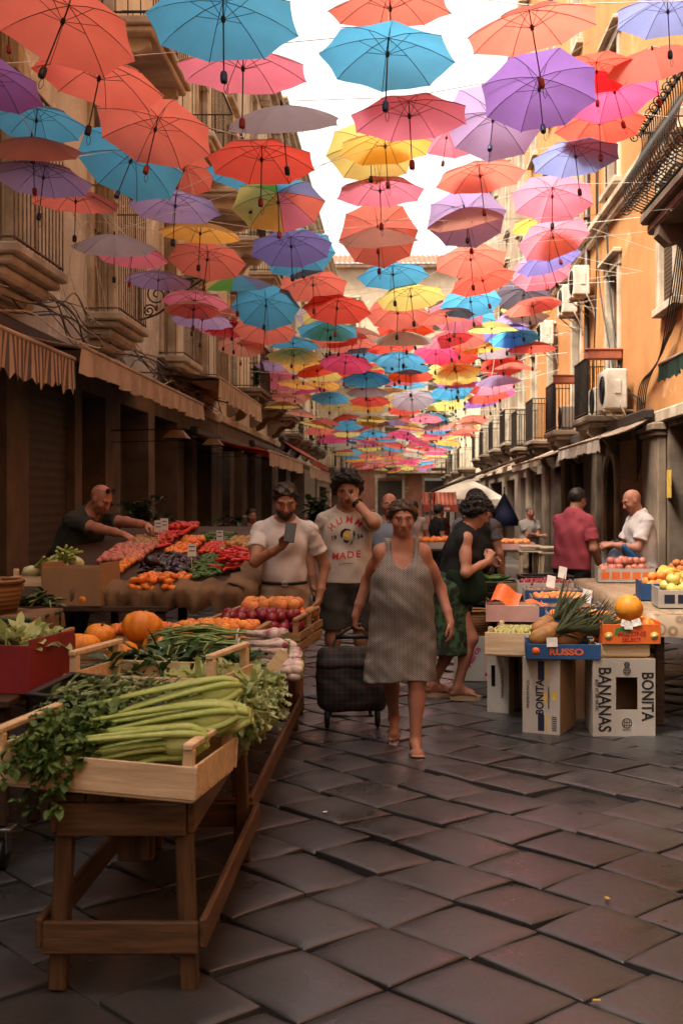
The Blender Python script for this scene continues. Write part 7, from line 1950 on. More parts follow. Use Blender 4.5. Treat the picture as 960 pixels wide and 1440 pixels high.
    B.ell(hp_(0, -.012, .028), (.076 * k, .094 * k, .088 * k), H3, .03); B.ell(hp_(0, .022, -.035), (.062 * k, .064 * k, .078 * k), H3, .03); B.ell(hp_(0, .05, -.088), (.030 * k, .028 * k, .024 * k), H3, .03)
    for q in (-1, 1):
        B.ell(hp_(q * .043, .056, -.022), (.026 * k, .026 * k, .024 * k), H3, .02); B.cap(hp_(q * .045, .072, .030), hp_(q * .014, .084, .027), .010 * k, .011 * k, .012)
        B.ell(hp_(q * .033, .093, .008), (.016 * k, .012 * k, .010 * k), H3, .010, True); B.ell(hp_(q * .033, .0775, .006), (.0125 * k, .0125 * k, .0110 * k), H3, .002)
        B.ell(hp_(q * .077, -.006, -.004), (.010 * k, .020 * k, .031 * k), H3, .008); B.ell(hp_(q * .011, .098, -.034), (.009 * k, .009 * k, .008 * k), H3, .008)
    B.cap(hp_(0, .086, .016), hp_(0, .107, -.030), .009 * k, .0125 * k, .010)
    B.cap(hp_(-.020, .080, -.060), hp_(.020, .080, -.060), .008 * k, .008 * k, .010); B.cap(hp_(-.017, .079, -.071), hp_(.017, .079, -.071), .0085 * k, .0085 * k, .008); B.ell(hp_(0, .092, -.0655), (.022 * k, .006 * k, .0022 * k), H3, .004, True)
    def col(V):
        L = (V - hc) @ H3.T / k; c = np.ones((len(V), 3)); x, y, z = np.abs(L[:, 0]), L[:, 1], L[:, 2]; face = (y > .02) & (np.abs(z) < .14) & (x < .09)
        blush = np.exp(-(((x - .045) / .02) ** 2 + ((z + .03) / .022) ** 2)) * face; c *= 1 - blush[:, None] * np.array([0, .14, .12])
        lip = face & (x < .024) & (np.abs(z + .0655) < .0115) & (y > .07); c[lip] = (.80, .50, .50)
        brow = face & (x > .012) & (x < .052) & (np.abs(z - .031 + (x - .03) * .12) < .0055) & (y > .05); c[brow] = (.22, .18, .16)
        eye = face & (((x - .033) / .0135) ** 2 + ((z - .006) / .0072) ** 2 < 1) & (y > .06); c[eye] = (1.3, 1.9, 2.6)
        pup = face & (((x - .033) / .0065) ** 2 + ((z - .006) / .0068) ** 2 < 1) & (y > .06); c[pup] = (.10, .08, .08)
        lid = face & (x > .018) & (x < .049) & (np.abs(z - .015) < .003) & (y > .06); c[lid] = (.35, .28, .26)
        if stub: 
            b_ = face & (z < -.042) & (z > -.125) & (y > -.01) & ~lip; c[b_] *= 1 - stub * np.array([.55, .5, .42])
        return c
    body = mk('person', B.mesh(h), SK[skin], None, col, 1)
    body.location = loc; body.rotation_euler = (0, 0, rz); tag(body, label, 'person', group)
    J = dict(pel=pel, wai=wai, che=che, neckb=neckb, shz=shz, SR=SR, SL=SL, sp=sp, fwd=fwd, lat=lat, hc=hc, hd=hd, up=up, hl=hl, hp_=hp_, k=k, s=s, arms=arms, legs=legs, A3=A3, H3=H3, body=body, g=g, shw=shw_)
    seed = rnd.random() * 50
    def wr_(amp, fx=23, fz=9):
        return lambda X, Y, Z: amp * 1.35 * (np.sin(X * fx + 3 * np.sin(Z * fz * 1.3 + seed) + seed) * np.sin(Z * fz + 2.2 * np.sin(X * 9 + Y * 11) + seed) + .5 * np.sin(X * fx * 1.9 - Z * fz * 2.3 + Y * 17))
    J['wr_'] = wr_
    pl = lambda o, n_: (lambda X, Y, Z: (X - o[0]) * n_[0] + (Y - o[1]) * n_[1] + (Z - o[2]) * n_[2])
    J['pl'] = pl
    if beard:
        b_ = Sdf(); b_.ell(hp_(0, .028, -.052), (.066 * k, .066 * k, .068 * k), H3, .02); b_.ell(hp_(0, .055, -.092), (.036 * k, .034 * k, .030 * k), H3, .02); b_.cap(hp_(-.024, .083, -.050), hp_(.024, .083, -.050), .007, .007, .01)
        mou = lambda X, Y, Z: .018 - np.sqrt(((X - hp_(0, .1, -.066)[0]) / 1.25) ** 2 + (Y - hp_(0, .1, -.066)[1]) ** 2 + ((Z - hp_(0, .1, -.066)[2]) * 1.7) ** 2)
        mk('beard', b_.mesh(h * .7, [pl(hp_(0, .02, -.028), unit(up * 1.0 + hd * .45)), mou], lambda X, Y, Z: .002 * np.sin(X * 400) * np.sin(Z * 300 + Y * 250)), M['hair_dark'], body)
    if hair:
        b_ = Sdf(); th = {'short': .012, 'crop': .005, 'wavy': .030, 'curly': .032, 'up': .014}.get(hair, .012)
        b_.ell(hp_(0, -.016, .034), ((.079 + th) * k, (.095 + th) * k, (.090 + th) * k), H3, .02)
        if hair == 'wavy':
            for q in (-.05, 0, .05): b_.ell(hp_(q, .055, .105), (.04, .045, .035), H3, .02)
        if hair == 'curly': b_.ell(hp_(0, -.05, .0), (.095 * k, .09 * k, .09 * k), H3, .03)
        if hair == 'up': b_.ell(hp_(0, -.10, .01), (.045 * k, .04 * k, .045 * k), H3, .03); b_.ell(hp_(0, -.02, .02), (.088 * k, .085 * k, .075 * k), H3, .03)
        fr_ = {'wavy': .058, 'curly': .05}.get(hair, .064)
        amp = {'curly': .007, 'wavy': .006, 'crop': .0008, 'up': .0025}.get(hair, .0035)
        ob = mk('hair', b_.mesh(h * .9, [pl(hp_(0, .062, fr_), unit(hd * .95 - up * .75)), (pl(hp_(0, .0, -.055), -up) if hair in ('curly', 'up') else pl(hp_(0, .012, -.008), unit(-up + hd * .75)))], lambda X, Y, Z: amp * (np.sin(X * 130 + 3 * np.sin(Z * 60)) * np.sin(Y * 120 + seed) + np.sin(Z * 110 + X * 70))), M[hairc], body); J['hair'] = ob; strands(ob, J, hair, hairc, 420 if h < .0075 else 160)
    if shirt:
        b_ = Sdf(); e = loose
        hz = hem if hem is not None else -.03
        b_.ell(che, (.158 * g * s + e, .112 * g * s + e, .17 * s), A3, .06)
        b_.ell(che + fwd * .05 * s + sp * .05 * s, (.13 * s * g + e, .065 * s + e, .09 * s + e), A3, .05); b_.ell(wai + fwd * .01 * s, (.145 * g * s + e, .105 * g * s + e, .14 * s), A3, .06)
        b_.cap(che, pel + sp * hz * s + fwd * .01 - sp * .08, .152 * g * s * (.5 + .5 * taper) + e, .165 * g * s * taper + e * 1.4, .05, (fwd, .70))
        if belly: b_.ell(wai + fwd * (.05 + belly) * s - sp * .01, (.12 * g * s + e, (.07 + belly * .5) * s + e, .13 * s + e), A3, .06)
        if bust:
            for q in (-1, 1): b_.ell(che + lat * q * .075 * s * g + fwd * (.075 + bust * .35) * s - sp * .03 * s, (.072 * s + e, .06 * s + e, .072 * s + e), A3, .05)
        b_.cap(neckb - sp * .06 * s, neckb + sp * .015 * s, .075 * s * (.5 + .5 * g) + e, .062 * s * (.5 + .5 * g) + e * .6, .04)
        cuts = [pl(pel + sp * hz * s, -sp)]
        for S_ in (SR, SL): b_.cap(shz + sp * .035 * s, S_, .053 * s + e * .9, .053 * s * (.6 + .4 * g) + e * .8, .045)
        nb = neckb + sp * .062 * s + fwd * .035 * s; rn = .083 * s * (.6 + .4 * g)
        cuts.append(lambda X, Y, Z: rn - np.sqrt((X - nb[0]) ** 2 + (Y - nb[1]) ** 2 + (Z - nb[2]) ** 2))
        ob = mk('shirt', b_.mesh(h, cuts, wr_(.0045)), shirt, body); J['shirt'] = ob
        if sleeve:
            for q, (S_, el, wq, dr) in zip((-1, 1), arms):
                b2 = Sdf(); ag = .55 + .45 * g; end = S_ + (el - S_) * min(sleeve, 1.0) if sleeve <= 1 else wq - (wq - el) * .06; ax_ = unit(el - S_)
                if sleeve <= 1: b2.cap(S_ - ax_ * .005, end + ax_ * .04, .050 * s * ag + e * .7, .050 * s * ag + e * 1.1, .02); b2.cap(shz * .35 + S_ * .65 + sp * .008, S_, .047 * s + e * .5, .050 * s * ag + e * .7, .03); ct = [pl(end, ax_)]
                else: b2.cap(S_, el, .056 * s * ag + e, .045 * s * ag + e, .02); b2.cap(el, end, .045 * s * ag + e, .034 * s * ag + e, .02); ct = [pl(end, unit(wq - el))]
                mk('sleeve', b2.mesh(h, ct, wr_(.003, 40, 25)), shirt, ob)
    if pants:
        mt_, frac, lo_ = pants     # material, how far down the leg (0..2: thigh then shin), looseness
        b_ = Sdf(); b_.ell(pel, (.168 * g * s + lo_ * .5, .118 * g * s + lo_ * .5, .14 * s), A3, .05); cuts = [pl(pel + sp * (.075 if (hem or -1) > 0 or not shirt else (hem if hem is not None else -.03) + .004) * s, sp)]
        for hp, kn, an, *_ in legs:
            lg = .5 + .5 * g
            if frac <= 1: e_ = hp + (kn - hp) * frac; b_.cap(hp, hp + (kn - hp) * (frac + .15), .092 * s * lg + lo_ * .6, .078 * s * lg + lo_, .03)
            else: e_ = kn + (an - kn) * (frac - 1); b_.cap(hp, kn, .092 * s * lg + lo_ * .5, .064 * s * lg + lo_, .03); b_.cap(kn, kn + (an - kn) * (frac - .9), .062 * s * lg + lo_ * .8, .05 * s * lg + lo_, .02)
        zc = min((hp + (kn - hp) * frac if frac <= 1 else kn + (an - kn) * (frac - 1))[2] for hp, kn, an, *_ in legs)
        cuts.append(lambda X, Y, Z: zc - Z + 0 * X + 0 * Y)
        mk('shorts' if frac <= 1.1 else 'trousers', b_.mesh(h, cuts, wr_(.004, 20, 14)), mt_, body)
    if shoes:
        mt_, kind = shoes
        for hp, kn, an, fd, ball, toe, heel in legs:
            sdv = unit(np.cross(fd, v3(0, 0, 1)))
            if kind == 'shoe':
                b_ = Sdf(); b_.cap(heel, ball, .038 * s, .036 * s, .02); b_.cap(ball, toe, .036 * s, .028 * s, .02); b_.cap(an - v3(0, 0, .02 * s), heel, .042 * s, .040 * s, .02); zt = an[2] - .012 * s; zb_ = heel[2] - .036 * s
                mk('shoe', b_.mesh(h, [lambda X, Y, Z: Z - zt + 0 * X + 0 * Y, lambda X, Y, Z: zb_ - Z + 0 * X + 0 * Y]), mt_, body)
            else:
                sh_ = MB(); zs = heel - v3(0, 0, .030 * s); L_ = np.linalg.norm(toe - heel) + .07 * s; t_ = .02 if kind == 'sandal' else .035
                pts = []
                for i in range(24):
                    a = 2 * PI * i / 24; u = math.cos(a); v = math.sin(a); wd = (.036 + .010 * u) * s; pts.append((zs + fd * (L_ / 2 - .03 * s + u * L_ / 2) + sdv * v * wd))
                up0 = v3(0, 0, 1); vs = [p - up0 * t_ for p in pts] + [p + 0 * up0 for p in pts]; n_ = 24
                sh_.add(vs, [tuple(range(n_))[::-1], tuple(range(n_, 2 * n_))] + [(i, (i + 1) % n_, n_ + (i + 1) % n_, n_ + i) for i in range(n_)]); so_ = sh_.build('sandal', mt_, body)
                st = MB()
                for c0, rr in ((ball + fd * .0, .040), (ball - fd * .045 * s, .043)):
                    st.tube([c0 + sdv * rr * s * math.cos(a) + v3(0, 0, .036 * s * math.sin(a) - .012) for a in [PI * i / 10 for i in range(11)]], .010, 6, 0, True, .4)
                st.tube([heel + fd * (-.034 * math.sin(a)) * s + sdv * .036 * s * math.cos(a) + v3(0, 0, .03) for a in [PI * i / 10 for i in range(11)]], .006, 6)
                st.build('strap', mt_, so_)
    return J
def strands(ob, J, kind, hairc, n):
    r = random.Random(5); me = ob.data; P = me.polygons; m = MB(); hd, up, c = Vector(J['hd']), Vector(J['up']), Vector(J['hc'])
    for _ in range(n):
        f = P[r.randrange(len(P))]; p, nn = f.center, f.normal
        if (p - c).length < .07 or nn.dot(p - c) < .02: continue
        if kind in ('curly', 'wavy'):
            rr = r.uniform(.009, .015); x = nn.orthogonal().normalized(); y = nn.cross(x); a0 = r.random() * 6; m.tube([p + nn * (.002 + .004 * i / 6) + x * rr * math.cos(a0 + i) + y * rr * math.sin(a0 + i) for i in range(6)], [.004, .005, .005, .005, .004, .001], 5)
        else:
            d = (-hd * r.uniform(.5, 1) - up * r.uniform(-.1, .8) + Vector((r.uniform(-.4, .4), r.uniform(-.3, .3), r.uniform(-.3, .3)))); d = (d - nn * d.dot(nn)).normalized(); L = {'crop': .012, 'up': .06}.get(kind, .032) * r.uniform(.6, 1.2)
            m.tube([p - nn * .001, p + d * L * .33 + nn * (.0025 - L * L * .5), p + d * L * .66 + nn * (.0025 - L * L * 2.2), p + d * L - nn * (L * L * 5)], [.0022, .0032, .0026, .0006], 4)
    m.build('hair_strand', M[hairc], ob)
def on_surface(o, lift=.0025):
    """drop a child's flat drawing (made in the xz plane) on to the front of the surface o"""
    me = o.data; bv = BVHTree.FromPolygons([v.co for v in me.vertices], [tuple(p.vertices) for p in me.polygons])
    def f(co):
        hit = bv.ray_cast(Vector((co.x, -2, co.z)), Vector((0, 1, 0)))
        return Vector((co.x, hit[0].y - lift + co.y, co.z)) if hit[0] is not None else co
    return f
def glasses(J, up_on_head=True, dark=True):
    hp_ = J['hp_']; m = MB(); ang = 1.0
    cy, cz = (.052, .112) if up_on_head else (.100, .006)
    tl = .5 if up_on_head else 0
    for q in (-1, 1):
        m.tube([hp_(q * .034 + .026 * math.cos(a), cy + (-.012 * math.sin(a) if up_on_head else 0), cz + .019 * math.sin(a)) for a in [k * PI / 8 for k in range(17)]], .0032, 5)
        m.tube([hp_(q * .058, cy, cz), hp_(q * .084, .04, cz - .005), hp_(q * .082, -.02, cz - .03 if up_on_head else cz)], .0025, 5)
    m.tube([hp_(-.010, cy + .003, cz), hp_(.010, cy + .003, cz)], .003, 5)
    fr_ = m.build('eyeglasses', M['black_plastic'], J['body'])
    m = MB()
    for q in (-1, 1): m.add([hp_(q * .034 + .025 * math.cos(a), cy + .001 + (-.012 * math.sin(a) if up_on_head else 0), cz + .018 * math.sin(a)) for a in [k * PI / 8 for k in range(16)]], [tuple(range(16))])
    m.build('lens', mat('lens_dark' if dark else 'lens_clear', (0.02, 0.02, 0.024), rough=.08, spec=.8), fr_)
def belt(J, material, r=1.0):
    p, s, g = J['pel'] + J['sp'] * .047 * J['s'], J['s'], J['g']; m = MB(); a_ = .168 * g * s + .013; b_ = .118 * g * s + .016
    m.tube([p + J['lat'] * a_ * .93 * math.cos(a) + J['fwd'] * b_ * .96 * math.sin(a) for a in [k * PI / 18 for k in range(37)]], .016, 8, 0, True, .5); o = m.build('belt', material, J['body'])
    m = MB(); m.box(tuple(p + J['fwd'] * (b_ + .004)), (.045, .008, .035), .003); m.build('buckle', M['steel'], o)

# ---- 1 the woman walking towards the camera
def dressmat():
    m = bpy.data.materials.new('patterned_dress'); t = NT(m); b = t.n('ShaderNodeBsdfPrincipled'); b.inputs['Roughness'].default_value = .85; b.inputs['Specular IOR Level'].default_value = .12
    tc = t.n('ShaderNodeTexCoord'); sp = t.n('ShaderNodeSeparateXYZ'); t.l(tc.outputs['Object'], sp.inputs[0])
    def sn(o, k, ph=0.0):
        a = t.n('ShaderNodeMath', operation='MULTIPLY_ADD'); a.inputs[1].default_value = k; a.inputs[2].default_value = ph; t.l(o, a.inputs[0]); c = t.n('ShaderNodeMath', operation='SINE'); t.l(a.outputs[0], c.inputs[0]); return c.outputs[0]
    nz = t.n('ShaderNodeMath', operation='MULTIPLY'); t.l(sn(sp.outputs[0], 205), nz.inputs[0]); t.l(sn(sp.outputs[2], 245), nz.inputs[1])
    ab = t.n('ShaderNodeMath', operation='ABSOLUTE'); t.l(nz.outputs[0], ab.inputs[0])
    c = t.ramp(ab.outputs[0], [(.14, (.03, .026, .024)), (.26, (.46, .43, .40)), (.55, (.44, .41, .38)), (.70, (.04, .035, .032))])
    c = t.mix(.4, c, t.ramp(t.noise(tc.outputs['Object'], 7, 6), [(.3, .6), (.7, 1.0)]), 'MULTIPLY')
    t.l(c, b.inputs['Base Color']); t.l(b.outputs[0], t.out.inputs[0]); return m
wl = (.02, 7.02, 0)
J = person('woman walking towards us in a patterned sleeveless dress, pulling a shopping trolley', wl, R(2), H=1.53, g=1.16, skin='r', spine=(0, -.05, 1), head=(.05, -1, -.16), belly=.055, bust=.12, sex='f', h=.006, shw=.84, hair='up', hairc='hair_brown',
           handR=(-.275, .14, .79), handL=(.285, -.06, .77), elbR=(-.15, .9, 0), elbL=(.25, .9, 0), hL=((.12, -.25, -1), (-.9, .3, 0)), hR=((-.1, .1, -1), (.9, .2, 0)), curl=(1.0, .55),
           footL=(.075, -.15, 0, .08), footR=(-.035, .30, .055, -.05, .55), shoes=(mat('silver_leather', (0.42, 0.36, 0.30), (0.3, 0.25, 0.2), 20, .35, metal=.5), 'sandal'))
s = J['s']; sp_, fw, la_ = J['sp'], J['fwd'], J['lat']; che, pel, wai, shz = J['che'], J['pel'], J['wai'], J['shz']
b_ = Sdf(); e = .014; g = 1.16
b_.ell(che, (.160 * g * s + e, .118 * g * s + e, .17 * s), J['A3'], .06)
for q in (-1, 1): b_.ell(che + la_ * q * .075 * s * g + fw * .118 * s - sp_ * .035 * s, (.080 * s + e, .066 * s + e, .085 * s + e), J['A3'], .06)
b_.ell(wai + fw * .10 * s, (.145 * g * s + e, .12 * s + e, .16 * s + e), J['A3'], .07)
b_.cap(wai + fw * .02, v3(0, -.02, .40), .165 * g * s + e, .218, .08, (v3(0, 1, 0), .74))
b_.ell(pel - fw * .05 * s, (.16 * g * s + e, .10 * g * s + e, .14 * s), J['A3'], .06)
pl = J['pl']; cuts = [lambda X, Y, Z: .425 + .012 * np.sin(X * 14 + 1) - Z + 0 * Y]
nb = shz + sp_ * .015 * s + fw * .06
for q in (-1, 1):
    for dy in (.055, -.045): b_.cap(shz + la_ * q * .098 * s - sp_ * .11 * s + fw * dy, shz + la_ * q * .094 * s + sp_ * .004 * s + fw * dy * .25, .062, .060, .03)
cuts.append(lambda X, Y, Z: .100 - np.sqrt(((X - nb[0]) * 1.5) ** 2 + ((Y - nb[1]) * .5) ** 2 + ((Z - nb[2]) * .80) ** 2))
for S_, q in ((J['SR'], -1), (J['SL'], 1)): cuts.append((lambda S_, q: lambda X, Y, Z: .096 - np.sqrt((X - S_[0] - q * .046) ** 2 + ((Y - S_[1]) * .8) ** 2 + ((Z - S_[2] + .01) * .8) ** 2))(S_, q))
fold = lambda X, Y, Z: .013 * np.clip((.9 - Z) * 2.2, 0, 1) * np.sin(X * 34 + 1.5 * np.sin(Z * 7)) + .005 * np.sin(X * 22 + Z * 31) * np.sin(Z * 17 + Y * 20) + .0025 * np.sin(X * 60 + 4 * np.sin(Z * 14)) * np.sin(Z * 23 + X * 12)
M['dress'] = dressmat()
dr_ = mk('dress', b_.mesh(.006, cuts, fold), M['dress'], J['body'])
m = MB(); hp_ = J['hp_']; m.tube([hp_(.093 * math.cos(a), -.015 + .02 * 0, .036 + .090 * math.sin(a)) for a in [PI * i / 16 for i in range(17)]], .008, 6, 0, True, .6); m.build('hair_band', M['hair_grey'], J['body'])
# ---- trolley
def check():
    m = bpy.data.materials.new('tartan'); t = NT(m); b = t.n('ShaderNodeBsdfPrincipled'); b.inputs['Roughness'].default_value = .8; tc = t.n('ShaderNodeTexCoord'); sp = t.n('ShaderNodeSeparateXYZ'); t.l(tc.outputs['Object'], sp.inputs[0]); out = None
    c = (.012, .012, .011)
    for ax_ in (0, 2):
        for fq, ph, wd, cc in ((14, 0, .08, (.10, .02, .018)), (14, .5, .05, (.05, .07, .05))):
            a = t.n('ShaderNodeMath', operation='MULTIPLY_ADD'); a.inputs[1].default_value = fq; a.inputs[2].default_value = ph + 20; t.l(sp.outputs[ax_], a.inputs[0]); f_ = t.n('ShaderNodeMath', operation='FRACT'); t.l(a.outputs[0], f_.inputs[0])
            c = t.mix(t.ramp(f_.outputs[0], [(0, 0.55), (wd, 0.55), (wd + .02, 0.0)]), c, cc)
    t.l(c, b.inputs['Base Color']); t.l(b.outputs[0], t.out.inputs[0]); return m
t = thing('shopping_trolley', 'dark tartan two-wheeled shopping trolley pulled behind the walking woman', 'trolley', (-.30, 7.66, 0), R(4))
b_ = Sdf(); b_.cap((-.16, 0, .18), (.16, 0, .18), .066, .066, .05); b_.cap((-.165, 0, .44), (.165, 0, .44), .07, .07, .03); b_.cap((-.165, -.01, .27), (.165, -.01, .27), .072, .072, .06); b_.cap((-.165, 0, .36), (.165, 0, .36), .072, .072, .06)
bag = mk('bag', b_.mesh(.008, (), lambda X, Y, Z: .005 * np.sin(X * 31 + 2 * np.sin(Z * 20)) * np.sin(Z * 26 + X * 9)), check(), t)
b_ = Sdf(); b_.cap((-.17, 0, .475), (.17, 0, .485), .062, .062, .02); b_.cap((-.19, -.06, .43), (.19, -.06, .43), .03, .03, .04); mk('flap', b_.mesh(.008, (), lambda X, Y, Z: .005 * np.sin(X * 40 + Y * 30)), bag.data.materials[0], bag)
m = MB(); m.tube([(-.14, .09, .07), (-.13, .09, .52), (-.10, .02, .60)], .011, 6); m.tube([(.12, .09, .07), (.12, .09, .52), (.10, .02, .60)], .011, 6); m.tube([(-.14, .05, .075), (.14, .05, .075)], .009, 6); m.tube([(-.10, .02, .60), (-.04, -.2, .67), (.0, -.28, .70)], .010, 6); m.tube([(.10, .02, .60), (.06, -.2, .67), (.02, -.28, .70)], .010, 6)
m.build('frame', M['steel'], t)
m = MB(); m.tube([(-.11, .02, .60), (.11, .02, .60)], .016, 8); m.tube([(-.02, -.285, .70), (.05, -.285, .705)], .018, 8); m.build('handle', M['black_plastic'], t)
for q in (-1, 1):
    m = MB(); m.lathe([(0, -.016), (.062, -.016), (.075, -.008), (.075, .008), (.062, .016), (0, .016)], 24, 0, Matrix.Translation((q * .165, .03, .076)) @ Matrix.Rotation(R(90), 4, 'Y')); wh = m.build('wheel', M['black_plastic'], t)
    m = MB(); m.lathe([(0, -.019), (.04, -.018), (.045, 0), (.04, .018), (0, .019)], 16, 0, Matrix.Translation((q * .165, .03, .076)) @ Matrix.Rotation(R(90), 4, 'Y')); m.build('rim', M['hair_grey'], wh)
# ---- 2 man looking at his phone
M['tee_white'] = clothes('white', (0.60, 0.56, 0.55), None, .4, 9); M['tee_cream'] = clothes('cream', (0.50, 0.45, 0.395), None, .4, 9); M['short_beige'] = clothes('beige', (0.36, 0.27, 0.185)); M['short_dark'] = clothes('dark_short', (0.045, 0.042, 0.036)); M['denim_dark'] = clothes('dark_trouser', (0.016, 0.015, 0.016)); M['shoe_dark'] = mat('shoe_dark', (0.02, 0.018, 0.016), rough=.5)
J = person('bearded man in white T-shirt and beige shorts looking at his phone', (-.79, 8.15, 0), R(6), H=1.66, g=.93, skin='m', shw=1.10, spine=(0, -.04, 1), head=(.05, -.92, -.40), handR=(-.02, -.34, 1.185), elbR=(-.7, .2, -.7), hR=((.45, -.35, .75), (.35, -.85, -.3)), handL=(.235, -.02, .80), elbL=(.6, .5, 0), curl=(.85, .5), h=.006, hair='short', beard=True, shirt=M['tee_white'], pants=(M['short_beige'], .88, .022), shoes=(M['shoe_dark'], 'shoe'), footL=(.10, .12, 0), footR=(-.08, -.10, 0), hem=.055, sleeve=.62, stub=.5, loose=.017, taper=.82)
belt(J, M['denim_dark']); glasses(J)
bw = J['body'].matrix_basis
w_ = J['arms'][0][2]; c_ = w_ + unit((.45, -.35, .75)) * .085 + v3(.012, -.045, .028)
m = MB(); m.box((0, 0, 0), (.072, .009, .145), .004); m.box((0, .0052, 0), (.066, .001, .135), .0003)
mw = Matrix.Translation((-.79, 8.15, 0)) @ Matrix.Rotation(R(6), 4, 'Z') @ Matrix.Translation(Vector(c_))
o = m.build('mobile_phone', M['black_plastic'], None, mw.translation, (R(-28), R(8), R(4))); tag(o, 'black mobile phone in the hand of the bearded man', 'phone')
# ---- 3 young man hiding his face
J = person('young man in cream printed T-shirt and dark shorts, hand over his face', (-.37, 8.58, 0), R(-4), H=1.74, g=.96, skin='m', spine=(0, 0, 1), head=(.05, -.95, -.30), handL=(.062, -.155, 1.495), elbL=(.6, -.55, -.6), hL=((-.30, .05, .75), (-.25, .95, .12)), handR=(-.255, .02, .86), elbR=(-.5, .5, 0), curl=(.75, .20), h=.006, hair='wavy', shirt=M['tee_cream'], pants=(M['short_dark'], .80, .03), shoes=(M['shoe_dark'], 'shoe'), hem=-.03, sleeve=.70, loose=.020, footL=(.10, .08, 0), footR=(-.10, -.05, 0))
S_, el, wq, dr = J['arms'][1]; a_ = wq * .85 + el * .15; d_ = unit(wq - el); x_, y_, _ = frame(Vector(d_)); m = MB(); m.tube([Vector(a_) + x_ * .034 * math.cos(q) + y_ * .034 * math.sin(q) for q in [PI * i / 12 for i in range(25)]], .010, 6, 0, True, .5); wt = m.build('watch', M['black_plastic'], J['body'])
m = MB(); m.box(tuple(a_ + v3(0, -.036, 0)), (.036, .012, .036), .005); m.build('watch_face', M['black_plastic'], wt)
sh = J['shirt']; proj = on_surface(sh)
zc = J['che'][2]
def tee(body, x, z, size, material, rot=0.0, bold=.001, sx=1.0):
    o = text(body, size, material, sh, None, None, 'shirt_lettering', bold, sx, M4=Matrix.Translation((x, 0, z)) @ Matrix.Rotation(-rot, 4, 'Y') @ Matrix.Rotation(R(90), 4, 'X'))
    for v in o.data.vertices: v.co = proj(v.co)
    o.data.update()
Cz = zc + .005
for i, ch in enumerate('HUMM'):
    a = R(-56 + i * 31); tee(ch, .135 * math.sin(a) + .01, Cz + .125 * math.cos(a), .068, M['ink_red'], -a, .0012)
tee('19', -.088, zc + .0, .045, M['ink_black'], .1); tee('34', .10, zc + .01, .045, M['ink_black'], .1)
for i, ch in enumerate('MADE'):
    a = -.16 + .115 * i; tee(ch, -.075 + .055 * i, zc - .135 + .006 * i, .070, M['ink_red'], -.05, .0012)
for i in range(8): tee('-', -.045 + .015 * i, zc - .185 + .001 * i, .03, M['ink_black'], -.05)
def drawing(poly, material, name='eagle_print'):
    m = MB(); m.prism(poly, -.0006, .0006, 0, Matrix(((1, 0, 0, .01), (0, 0, 1, 0), (0, 1, 0, zc + .015), (0, 0, 0, 1)))); o = m.build(name, material, sh)
    for v in o.data.vertices: v.co = proj(v.co)
for py in ([(-.05, .0), (-.045, .035), (-.015, .055), (.02, .05), (.03, .035), (.0, .04), (-.02, .03), (-.03, .01), (-.035, -.02)], [(.045, .045), (.06, .02), (.055, -.02), (.03, -.06), (.02, -.065), (.042, -.02), (.045, .01)], [(-.03, -.02), (.0, -.035), (.02, -.03), (.0, -.055), (-.02, -.045)]): drawing(py, M['ink_black'])
for py in ([(-.028, .012), (-.018, .030), (.005, .034), (.024, .022), (.03, .0), (.022, -.03), (.014, -.008), (-.004, -.002), (-.02, -.006)], [(-.016, -.014), (.004, -.010), (.012, -.026), (-.006, -.03)]): drawing(py, M['ink_yellow'])
# water bottle in his right hand
w_ = J['arms'][0][2]; mw = Matrix.Translation((-.37, 8.58, 0)) @ Matrix.Rotation(R(-4), 4, 'Z') @ Matrix.Translation(Vector(w_) + Vector((.035, -.055, -.10)))
t = thing('water_bottle', 'clear plastic water bottle carried by the young man', 'bottle', mw.translation); t.rotation_euler = (R(30), R(30), 0)
m = MB(); m.lathe([(0, -.10), (.032, -.10), (.034, -.08), (.031, -.05), (.034, -.02), (.032, .03), (.034, .06), (.015, .10), (.013, .12), (0, .12)], 16); m.build('body', mat('clear_plastic', (.85, .9, .92), rough=.08, glass=True), t)
m = MB(); m.lathe([(.015, .118), (.016, .135), (0, .136)], 12); m.build('cap', M['ink_white'], t)
# ---- 4 woman in floral skirt bending to the right
M['floral'] = mat('floral', (0.035, 0.085, 0.03), (0.010, 0.012, 0.012), 20, .85, lo=.48, hi=.56); M['black_top'] = clothes('black_top', (0.012, 0.012, 0.012)); M['bag_green'] = clothes('bag_green', (0.008, 0.018, 0.009))
J = person('dark haired woman in black top and floral skirt bending over the crates', (.40, 8.85, 0), R(90), H=1.58, g=1.12, skin='r', spine=(0, -.26, 1), head=(-.05, -.90, -.42), sex='f', bust=.08, belly=.03, h=.007, hair='curly', handR=(-.10, -.27, 1.04), handL=(.10, -.30, 1.02), elbR=(-.5, .5, -.6), elbL=(.5, .5, -.6), hR=((.2, -.3, .9), (.8, -.2, .2)), curl=(1.1, .8), shirt=M['black_top'], sleeve=0, hem=.0, shoes=(mat('sandal_tan', (0.40, 0.27, 0.17), rough=.6), 'platform'), footR=(-.07, -.08, .03), footL=(.07, .10, .03))
b_ = Sdf(); b_.ell(J['pel'], (.175 * 1.1 + .012, .15, .14), J['A3'], .06); b_.cap(J['pel'] - v3(0, 0, .02), v3(0, .02, .36), .20, .205, .06, (v3(0, 1, 0), .8))
mk('skirt', b_.mesh(.007, [J['pl'](J['pel'] + J['sp'] * .10, J['sp']), lambda X, Y, Z: .34 - Z + 0 * X + 0 * Y], lambda X, Y, Z: .010 * np.clip((.8 - Z) * 2, 0, 1) * np.sin(X * 30 + Y * 34)), M['floral'], J['body'])
t = thing('shoulder_bag', 'dark green shoulder bag under the arm of the bending woman', 'bag', (.50, 8.68, .86), 0)
